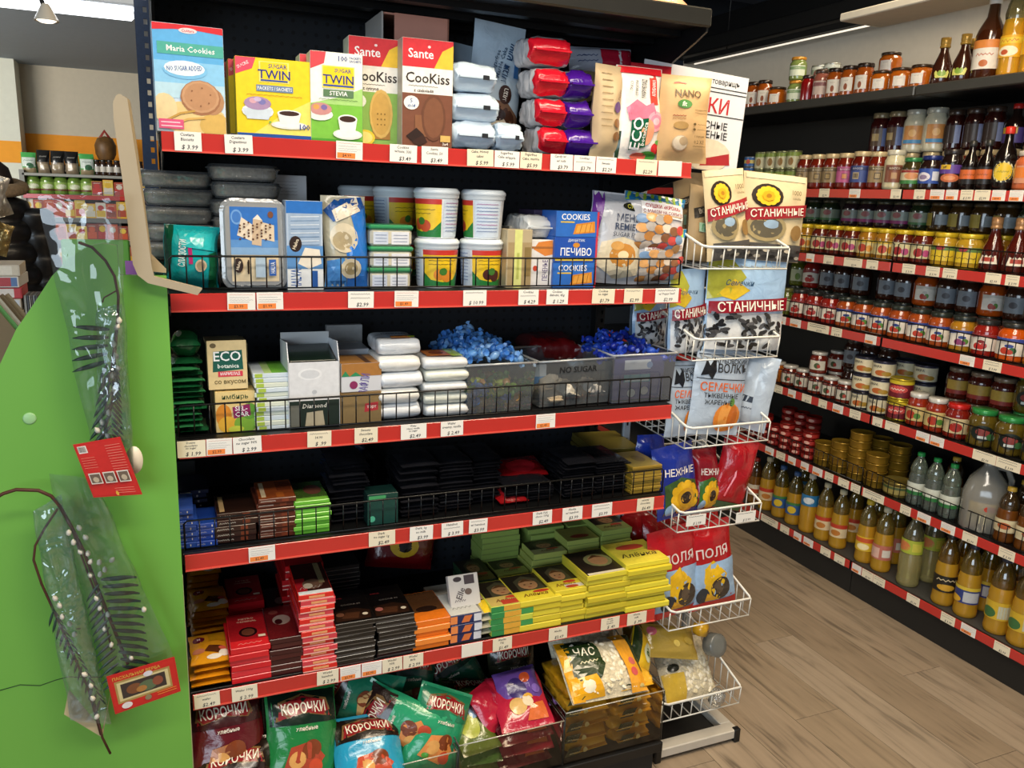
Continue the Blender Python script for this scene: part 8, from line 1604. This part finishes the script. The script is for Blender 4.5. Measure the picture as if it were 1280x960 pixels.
row(3, [('greenpick', 987), ('ajvarr', 1007), ('ajvarr', 1025), ('ajvarr', 1042), ('ajvar', 1062), ('ajvar', 1082), ('ajvar', 1102), ('ajvar', 1124), ('ajvar', 1147), ('ajvar', 1172), ('ajvary', 1199), ('ajvarr', 1226), ('ajvaro', 1255), ('ajvary', 1279)])
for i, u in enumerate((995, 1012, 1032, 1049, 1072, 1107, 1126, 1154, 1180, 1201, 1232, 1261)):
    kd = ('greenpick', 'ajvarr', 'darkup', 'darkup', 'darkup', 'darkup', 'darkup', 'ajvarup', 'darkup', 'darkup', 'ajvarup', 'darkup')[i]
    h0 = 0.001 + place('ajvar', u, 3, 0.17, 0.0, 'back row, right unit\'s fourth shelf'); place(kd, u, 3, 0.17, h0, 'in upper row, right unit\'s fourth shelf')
row(4, [('jamo', 960), ('jamo', 973), ('jam', 989), ('jam', 1006), ('jam', 1024, 2), ('jam', 1042), ('jam', 1061), ('whitecan', 1083, 3), ('whitecan', 1107, 3), ('redcan', 1133, 2), ('whitelid', 1153), ('whitelid', 1172), ('redlid', 1191), ('greenlid', 1214), ('greenlid', 1243), ('greenlid', 1270)])
row(4, [('jam', 1048, 2), ('darkup', 1066, 2), ('darkup', 1085, 2), ('darkup', 1104, 2), ('whitecan', 1125, 3), ('whitecan', 1145, 3), ('brownup', 1208, 2), ('brownup', 1224, 2), ('brownup', 1240, 2), ('greenlid', 1264, 2)], off=0.17)
for u in range(957, 1020, 9): row(5, [('redtin', u, 3 + (u % 2))])
row(5, [('goldtin', 1029, 3), ('goldtin', 1048, 4), ('goldtin', 1069, 6), ('goldtin', 1091, 4), ('goldwide', 1107), ('greencap', 1136), ('greencap', 1154), ('greencap', 1173), ('jug', 1209), ('cider', 1233), ('cider', 1257), ('cider', 1279)])
row(5, [('goldtin', 1080, 5), ('goldtin', 1099, 5), ('goldtin', 1118, 5), ('cider', 1190), ('cider', 1275), ('redtin', 985, 5), ('redtin', 1000, 5), ('redtin', 1015, 5)], off=0.17)
row(6, [('oilr', 943), ('oil', 958), ('oilg', 975), ('oilg', 992), ('oilb', 1010), ('oil', 1029), ('oil', 1048), ('oily', 1081), ('oilp', 1102), ('oilclear', 1136), ('oilblack', 1180), ('oilnavy', 1208), ('oilolive', 1249), ('oilolive', 1275)])
row(6, [('oilg', 965), ('oilb', 1002), ('oil', 1066), ('oilp', 1094), ('oilp', 1117), ('oilclear', 1162), ('oilblack', 1200), ('oilnavy', 1232), ('oilolive', 1262)], off=0.17, where='back row, right unit\'s base shelf')

# neighbours on one shelf stand clear of each other: nudge touching columns apart along the shelf
for (zi, off), L_ in PLACED.items():
    colm = []
    for o, r_, lf, h_ in sorted(L_, key=lambda t: t[0].location.y):
        hit = [c_ for c_ in colm if abs(c_[0] - o.location.y) < 0.006]
        if hit: hit[0][1] = max(hit[0][1], r_); hit[0][2].append(o)
        else: colm.append([o.location.y, r_, [o]])
    for _ in range(200):
        mv = False
        for a_, b_ in zip(colm, colm[1:]):
            gap = b_[0] - a_[0] - (a_[1] + b_[1] + 0.0062)
            if gap < 0: a_[0] += gap / 2; b_[0] -= gap / 2; mv = True
        if not mv: break
    for yy, r_, os_ in colm:
        for o in os_: o.location.y = yy
# ================================================================== FAR LEFT: wall shelf, shopper, stacks
ys = 4.95
def fx(u, v, y=ys): return at(u, v, 1, y)
xL, xR = fx(28, 230).x, fx(186, 230).x
ws = empty('wall_shelf', ((xL + xR) / 2, ys, 0)); wcx = (xL + xR) / 2
tag(ws, 'grocery wall shelf under the orange band at far left', 'shelf unit')
LEV = [fx(70, v).z for v in (217, 243, 272, 300, 332, 370)]
for i, zz in enumerate(LEV):
    mb = MB(); mb.box(xL - wcx, xR - wcx, 0, 0.38, zz - 0.02, zz, M('9a9a92', 0.5), 0.003); sh = mb.build('shelf', ws)
    if i: mb = MB(); mb.box(xL - wcx, xR - wcx, -0.006, 0, zz - 0.03, zz, RED if i == 1 else M('6a6a66', 0.5)); mb.build('price_strip', sh)
mb = MB(); mb.box(xL - wcx, xR - wcx, 0.38, 0.40, 0, LEV[0] + 0.02, M('2a2a2a', 0.7)); mb.build('back_panel', ws)
for x in (xL, xR): mb = MB(); mb.box(x - wcx - 0.015, x - wcx + 0.015, 0.0, 0.4, 0, LEV[0] + 0.02, M('8a8a84', 0.5)); mb.build('upright', ws)
def farpouch(u0, u1, vt, i, col, el, lab, g='pouches on the far wall shelf', fn=None):
    x0, x1 = fx(u0, 220).x, fx(u1, 220).x; H_ = zv(vt, (x0 + x1) / 2, ys) - LEV[i]
    o = pouch('tea_pouch', x1 - x0, H_, 0.07, col, el, int(u0), standup=True, nu=8, nv=8); o.location = ((x0 + x1) / 2, ys + 0.06, LEV[i]); tag(o, lab, 'pouch', g)
gpl = [R(0.05, 0.3, 0.95, 0.75, 'd8e4da'), R(0.05, 0.0, 0.95, 0.25, '9a8a6a'), E(0.6, 0.35, 0.25, 0.14, '3a6a4a'), L(scribble(0.2, 0.8, 0.6, 0.03), 0.03, '3a6a5a')]
bpl = [R(0.05, 0.0, 0.95, 0.48, '8a7a64'), L(scribble(0.25, 0.75, 0.72, 0.03), 0.03, 'c9c6be'), R(0.15, 0.2, 0.85, 0.4, 'a89678')]
farpouch(27, 46, 190, 0, '4fae5a', gpl, 'green and white pouch, leftmost on the far wall shelf')
farpouch(46, 63, 187, 0, '1c1b1a', bpl, 'black pouch, first of three on far wall shelf')
farpouch(63, 81, 188, 0, '1d1c1b', bpl, 'black pouch, middle of three on far wall shelf')
farpouch(81, 99, 189, 0, '1b1a1a', bpl, 'black pouch, last of three on far wall shelf')
farpouch(99, 118, 192, 0, '4fae5a', gpl, 'green and white pouch right of the three black ones')
KINDS['fargreen'] = dict(s='jar', r=0.046, h=0.135, c='6a8a3a', l='2f7a3c', e=[R(0, 0, 1, 1, '8fae54'), E(0.5, 0.5, 0.26, 0.3, 'd8dcc0'), R(0, 0, 1, 0.2, '6a3a2a')], d='green labelled jar')
KINDS['farjar'] = dict(s='jar', r=0.024, h=0.11, c='3a2418', l='23201c', e=[R(0, 0.1, 1, 0.9, 'cfc8bc')], wrap=1.2, d='small dark jar with white label')
def far(kind, u, i, desc=None, where='on the far wall shelf'):
    pr = jar(kind)
    if not pr[1]: o = pr[0]; pr[1] = True
    else: o = dup(pr[0])
    o.location = (fx(u, 230).x, ys + 0.075, LEV[i]); o.rotation_euler = (0, 0, 0.1)
    reg(o, KINDS[kind]['d'], 'jar', where, 'jars on the far wall shelf')
for u in (40, 58, 75, 92, 108): far('fargreen', u, 1)
for u in (122, 130, 138, 147): far('farjar', u, 0, where='beside green pouch, far shelf')
for u in (168, 176): far('farjar', u, 0, where='right of bracket, far shelf')
p = fx(132, 199); mb = MB(); mb.lathe([(0.05, 0), (0.068, 0.04), (0.072, 0.10), (0.05, 0.15), (0.0, 0.165)], M('6a4a24', 0.5, var=0.95, scale=22), 14); o = mb.build('gift_basket', None, (p.x, ys + 0.1, LEV[0] + 0.112)); tag(o, 'dark round gift basket on top of the far shelf', 'basket')
mb = MB(); mb.tube([(-0.05, 0, 0.12), (0.0, 0, 0.2), (0.05, 0, 0.12)], 0.012, M('9a2a1c', 0.5)); mb.build('handle', o)
cols = ['c9542c', 'd8b02c', 'b8322c', 'd8d0c0', '8a3a2c', 'e0c04a', 'a8442c', 'cfc8b8']
rr = random.Random(9)
for i in (1, 2, 3, 4, 5):
    us = list(range(34, 182, 13)) if i > 1 else list(range(122, 182, 14))
    for j, u in enumerate(us):
        x = fx(u, 250).x; H_ = (LEV[i - 1] - LEV[i]) * rr.uniform(0.62, 0.82)
        o = carton('food_carton', 0.068, 0.05, H_, rr.choice(cols), [R(0.02, 0.02, 0.98, 0.98, rr.choice(cols)), R(0.08, 0.1, 0.92, 0.5, rr.choice(cols)), E(0.5, 0.65, 0.3, 0.18, rr.choice(cols)), L(scribble(0.2, 0.8, 0.85, 0.03), 0.03, 'efe8dc')], loc=(x, ys + 0.05, LEV[i])); reg(o, 'small bright food carton', 'carton', 'on far wall shelf, level %s' % ('', 'two', 'three', 'four', 'five', 'six')[i], 'cartons on the far wall shelf')
# shopper in a black quilted coat, seen from behind at the frame's edge
px_, py_ = at(-14, 250, 1, 2.7).x, 2.7
person = empty('person', (px_, py_, 0)); person.rotation_euler = (0, 0, 0.25)
def skin(name, pts, edges, rad, m, parent, sub=2):
    me = bpy.data.meshes.new(name); me.from_pydata(pts, edges, []); o = bpy.data.objects.new(name + '_rig', me); COL.objects.link(o)
    md = o.modifiers.new('s', 'SKIN')
    for i, r_ in enumerate(rad): me.skin_vertices[0].data[i].radius = (r_ if isinstance(r_, tuple) else (r_, r_))
    me.skin_vertices[0].data[0].use_root = True
    o.modifiers.new('d', 'SUBSURF').levels = sub
    dg = bpy.context.evaluated_depsgraph_get(); nm = bpy.data.meshes.new_from_object(o.evaluated_get(dg)); bpy.data.objects.remove(o)
    nm.materials.clear(); nm.materials.append(m)
    for p_ in nm.polygons: p_.use_smooth = True
    return ob(name, nm, parent)
SK = M('b98a6c', 0.55)
bp_ = [(0, 0, 0.93), (0, 0, 1.10), (0, 0, 1.28), (0, 0, 1.40), (0, 0, 1.47), (0, 0.01, 1.55), (0, 0.01, 1.62), (-0.17, 0, 1.36), (-0.23, 0.01, 1.10), (-0.22, 0.06, 0.86), (-0.21, 0.09, 0.78), (0.17, 0, 1.36), (0.23, 0.01, 1.10), (0.22, 0.06, 0.86), (0.21, 0.09, 0.78), (-0.09, 0, 0.86), (-0.10, 0.0, 0.48), (-0.10, -0.02, 0.09), (-0.11, 0.12, 0.035), (0.09, 0, 0.86), (0.10, 0, 0.48), (0.10, -0.02, 0.09), (0.11, 0.12, 0.035)]
be_ = [(0, 1), (1, 2), (2, 3), (3, 4), (4, 5), (5, 6), (3, 7), (7, 8), (8, 9), (9, 10), (3, 11), (11, 12), (12, 13), (13, 14), (0, 15), (15, 16), (16, 17), (17, 18), (0, 19), (19, 20), (20, 21), (21, 22)]
br_ = [(0.13, 0.11), (0.12, 0.10), (0.14, 0.11), (0.10, 0.08), 0.05, (0.075, 0.09), (0.07, 0.085), 0.06, 0.045, 0.035, 0.04, 0.06, 0.045, 0.035, 0.04, 0.085, 0.06, 0.045, 0.04, 0.085, 0.06, 0.045, 0.04]
body = skin('body', bp_, be_, br_, M('3a3436', 0.7), person)
def quilt(nm, c0, c1, r0, r1, n, flat, m):
    mb = MB(); V = []; prof = []
    c0, c1 = Vector(c0), Vector(c1)
    N = n * 6; ns = 20; F = []
    ax = (c1 - c0)
    for i in range(N + 1):
        t = i / N; bulge = 0.86 + 0.14 * abs(math.sin(PI * t * n)) ** 0.6; r_ = (r0 + (r1 - r0) * t) * bulge
        if i in (0, N): r_ *= 0.8
        for k in range(ns):
            a = 2 * PI * k / ns; V.append(c0 + ax * t + Vector((math.cos(a) * r_, math.sin(a) * r_ * flat, 0)))
    for i in range(N):
        for k in range(ns): F.append((i * ns + k, i * ns + (k + 1) % ns, (i + 1) * ns + (k + 1) % ns, (i + 1) * ns + k))
    F += [tuple(range(ns))[::-1], tuple(range(N * ns, N * ns + ns))]
    mb.add(V, F, m, True); return mb.build(nm, person)
COAT = M('121213', 0.36, coat=0.15, var=0.2, bump=0.4, bscale=18)
quilt('coat', (0, 0, 0.62), (0, 0, 1.53), 0.24, 0.16, 9, 0.78, COAT)
quilt('sleeve', (-0.235, 0.07, 0.84), (-0.165, 0, 1.48), 0.075, 0.095, 6, 1.0, COAT); quilt('sleeve', (0.235, 0.07, 0.84), (0.165, 0, 1.48), 0.075, 0.095, 6, 1.0, COAT)
mb = MB(); FUR = M('8a7458', 0.95, var=0.5, scale=60, bump=1.0, bscale=90)
mb.tube([(0.135 * math.cos(a), 0.12 * math.sin(a) - 0.01, 1.575 + 0.02 * math.sin(a)) for a in [2 * PI * k / 16 for k in range(16)]], 0.030, FUR, 8, close=True); mb.build('fur_collar', person)
mb = MB(); mb.lathe([(0.06, 1.49), (0.098, 1.55), (0.105, 1.60), (0.09, 1.66), (0.05, 1.695), (0.0, 1.70)], M('241a14', 0.6, var=0.4, scale=70), 16); mb.build('hair', person)
mb = MB()
for sx in (-1, 1):
    mb.lathe([(0, -0.008), (0.008, 0), (0, 0.008)], M('e8e4de', 0.3), 8, cx=sx * 0.032, cy=0.105)
mb.V = [(x, y, zz + 1.60) for x, y, zz in mb.V]; mb.build('eyes', person)
mb = MB(); mb.tube([(0, 0.10, 1.605), (0, 0.125, 1.57), (0, 0.105, 1.56)], 0.010, SK, 6); mb.build('nose', person)
tag(person, 'person in black quilted coat with fur collar, seen from behind', 'person')
# shiny wrapped bundles hanging in front of the shopper
for k, (u, v, c_) in enumerate(((-8, 238, 'c9c4b8'), (-6, 268, '8f7a4a'), (-8, 300, 'a08a58'), (0, 252, 'b8b2a6'))):
    p = at(u, v, 1, 1.7); o = pouch('foil_bundle', 0.075, 0.12, 0.05, c_, [L([(0.2, 0.2), (0.5, 0.5), (0.8, 0.85)], 0.06, 'e6e2d8')], 300 + k, wr=0.012, bodymat=M(c_, 0.22, metal=0.6, var=0.4, scale=40, bump=1.0, bscale=50)); squash(o, (p.x - 0.02, 1.7 + 0.06 * k, p.z - 0.06), (0.1, 0.3 * (-1) ** k, 0.2)); reg(o, 'crinkled silver gold bundle', 'bundle', 'at left frame edge', 'foil bundles', 'from top')
hook = at(8, 225, 1, 1.72)
# boxes piled at the left edge
for k in range(5):
    p = at(8, 398 - k * 15, 1, 1.0); zb = 1.205 + k * 0.033
    o = carton('game_box', 0.20, 0.16, 0.032, ('b8a890', 'd2ccc0', 'b5343a', 'd8d4cc', 'c9bfae')[k], [R(0.02, 0.1, 0.98, 0.9, ('a8987c', 'cfd4da', 'c4444a', '5a78a8', 'd2c8b4')[k]), R(0.6, 0.1, 0.9, 0.9, ('cfc0a4', 'a83a40', 'e0d8d0', 'b03a40', 'e2dccc')[k])], loc=(at(28, 360, 1, 1.0).x - 0.105, 1.08, zb), rz=0.03 * (-1) ** k)
    reg(o, 'flat pale box', 'box', 'in pile at left frame edge', 'piled boxes', 'from bottom')
zb0 = 1.20
tb = empty('side_table', (at(10, 420, 1, 1.0).x - 0.15, 1.12, 0)); mb = MB(); mb.box(-0.35, 0.26, -0.16, 0.3, zb0 - 0.025, zb0 + 0.004, matte('5a4634'), 0.003); mb.build('table_top', tb)
for sx in (-0.33, 0.24):
    for sy in (-0.14, 0.28): mb = MB(); mb.box(sx - 0.015, sx + 0.015, sy - 0.015, sy + 0.015, 0, zb0 - 0.025, matte('4a3a2c')); mb.build('leg', tb)
tag(tb, 'brown table behind the green board carrying piled boxes', 'table')
for k in range(6):
    p = at(32 + k * 2.4, 384, 1, 1.1); o = carton('book', 0.010, 0.10, 0.075, ('8a8a86', '5a5e64', 'a8a49a', '6a625a', '9aa0a4', '4a4a4a')[k], [R(0.1, 0.1, 0.9, 0.9, ('9a9a94', '6a6e74', 'b8b4a8', '7a7268', 'a8aeb2', '5a5a5a')[k])], loc=(at(31 + k * 2.6, 370, 1, 1.0).x, 1.06, zb0 + 0.004)); reg(o, 'thin grey book standing upright', 'book', 'beside the piled boxes', 'upright books')
for k in range(5):
    p = at(-2 + k * 6, 425, 1, 0.5); c_ = ('8a7a62', '6fae6a', 'c9c2b4', '7a6a54', '9a8a70')[k]
    mb = MB(); mb.box(-0.06, 0.06, 0, 0.006, -0.09, 0.09, card(c_), 0.001); o = mb.build('greeting_card', None, (p.x - 0.02, 0.5 + k * 0.012, p.z), (0.0, -0.55, 0.3)); reg(o, 'leaning paper card', 'card', 'behind green board edge', 'leaning cards')
mb = MB(); p = at(10, 450, 1, 0.5); mb.box(-0.14, 0.14, -0.03, 0.10, 0, 0.006, matte('4a3a2c')); mb.box(-0.14, 0.14, 0.10, 0.106, 0, 0.1, matte('4a3a2c')); mb.box(-0.14, -0.12, -0.03, 0.1, 0, -1.0, matte('4a3a2c')); mb.box(0.12, 0.14, -0.03, 0.1, 0, -1.0, matte('4a3a2c'))
o = mb.build('card_stand', None, (p.x - 0.06, 0.5, p.z - 0.125)); tag(o, 'brown card stand half hidden behind the green board', 'stand')

# ================================================================== settle goods on what carries them, then write the labels
def lowest(o):
    mw = Matrix.Translation(o.location) @ o.rotation_euler.to_matrix().to_4x4()
    lo = Vector((9, 9, 9)); hi = Vector((-9, -9, -9))
    for q in [o] + list(o.children):
        if q.type != 'MESH': continue
        m2 = mw if q is o else mw @ Matrix.Translation(q.location) @ q.rotation_euler.to_matrix().to_4x4()
        for v in q.data.vertices:
            p = m2 @ v.co
            for a in range(3):
                if p[a] < lo[a]: lo[a] = p[a]
                if p[a] > hi[a]: hi[a] = p[a]
    return lo, hi
for o in list(COL.objects):
    if o.parent or 'category' not in o or o.get('category') in ('shelf unit', 'price tag', 'wire fence', 'basket rack', 'board', 'bracket', 'wrapped branch', 'person', 'candy', 'sign', 'cable', 'lamp', 'light', 'ceiling panel'): continue
    x, y = o.location.x, o.location.y
    if not (-0.1 < x < 1.62 and -0.12 < y < 0.45 and o.location.z < 2.2): continue
    lo, hi = lowest(o); mid = (lo.z + hi.z) / 2
    lv = [q - 0.001 for q in ZA] + [ZK, ZT] if x < LA else [q - 0.052 + 0.033 * max(0, y) for q in BZ]
    below = [q for q in lv if q < mid]
    if not below: continue
    f = max(below)
    if lo.z < f + 0.0006: o.location.z += f + 0.0006 - lo.z
finish_labels()
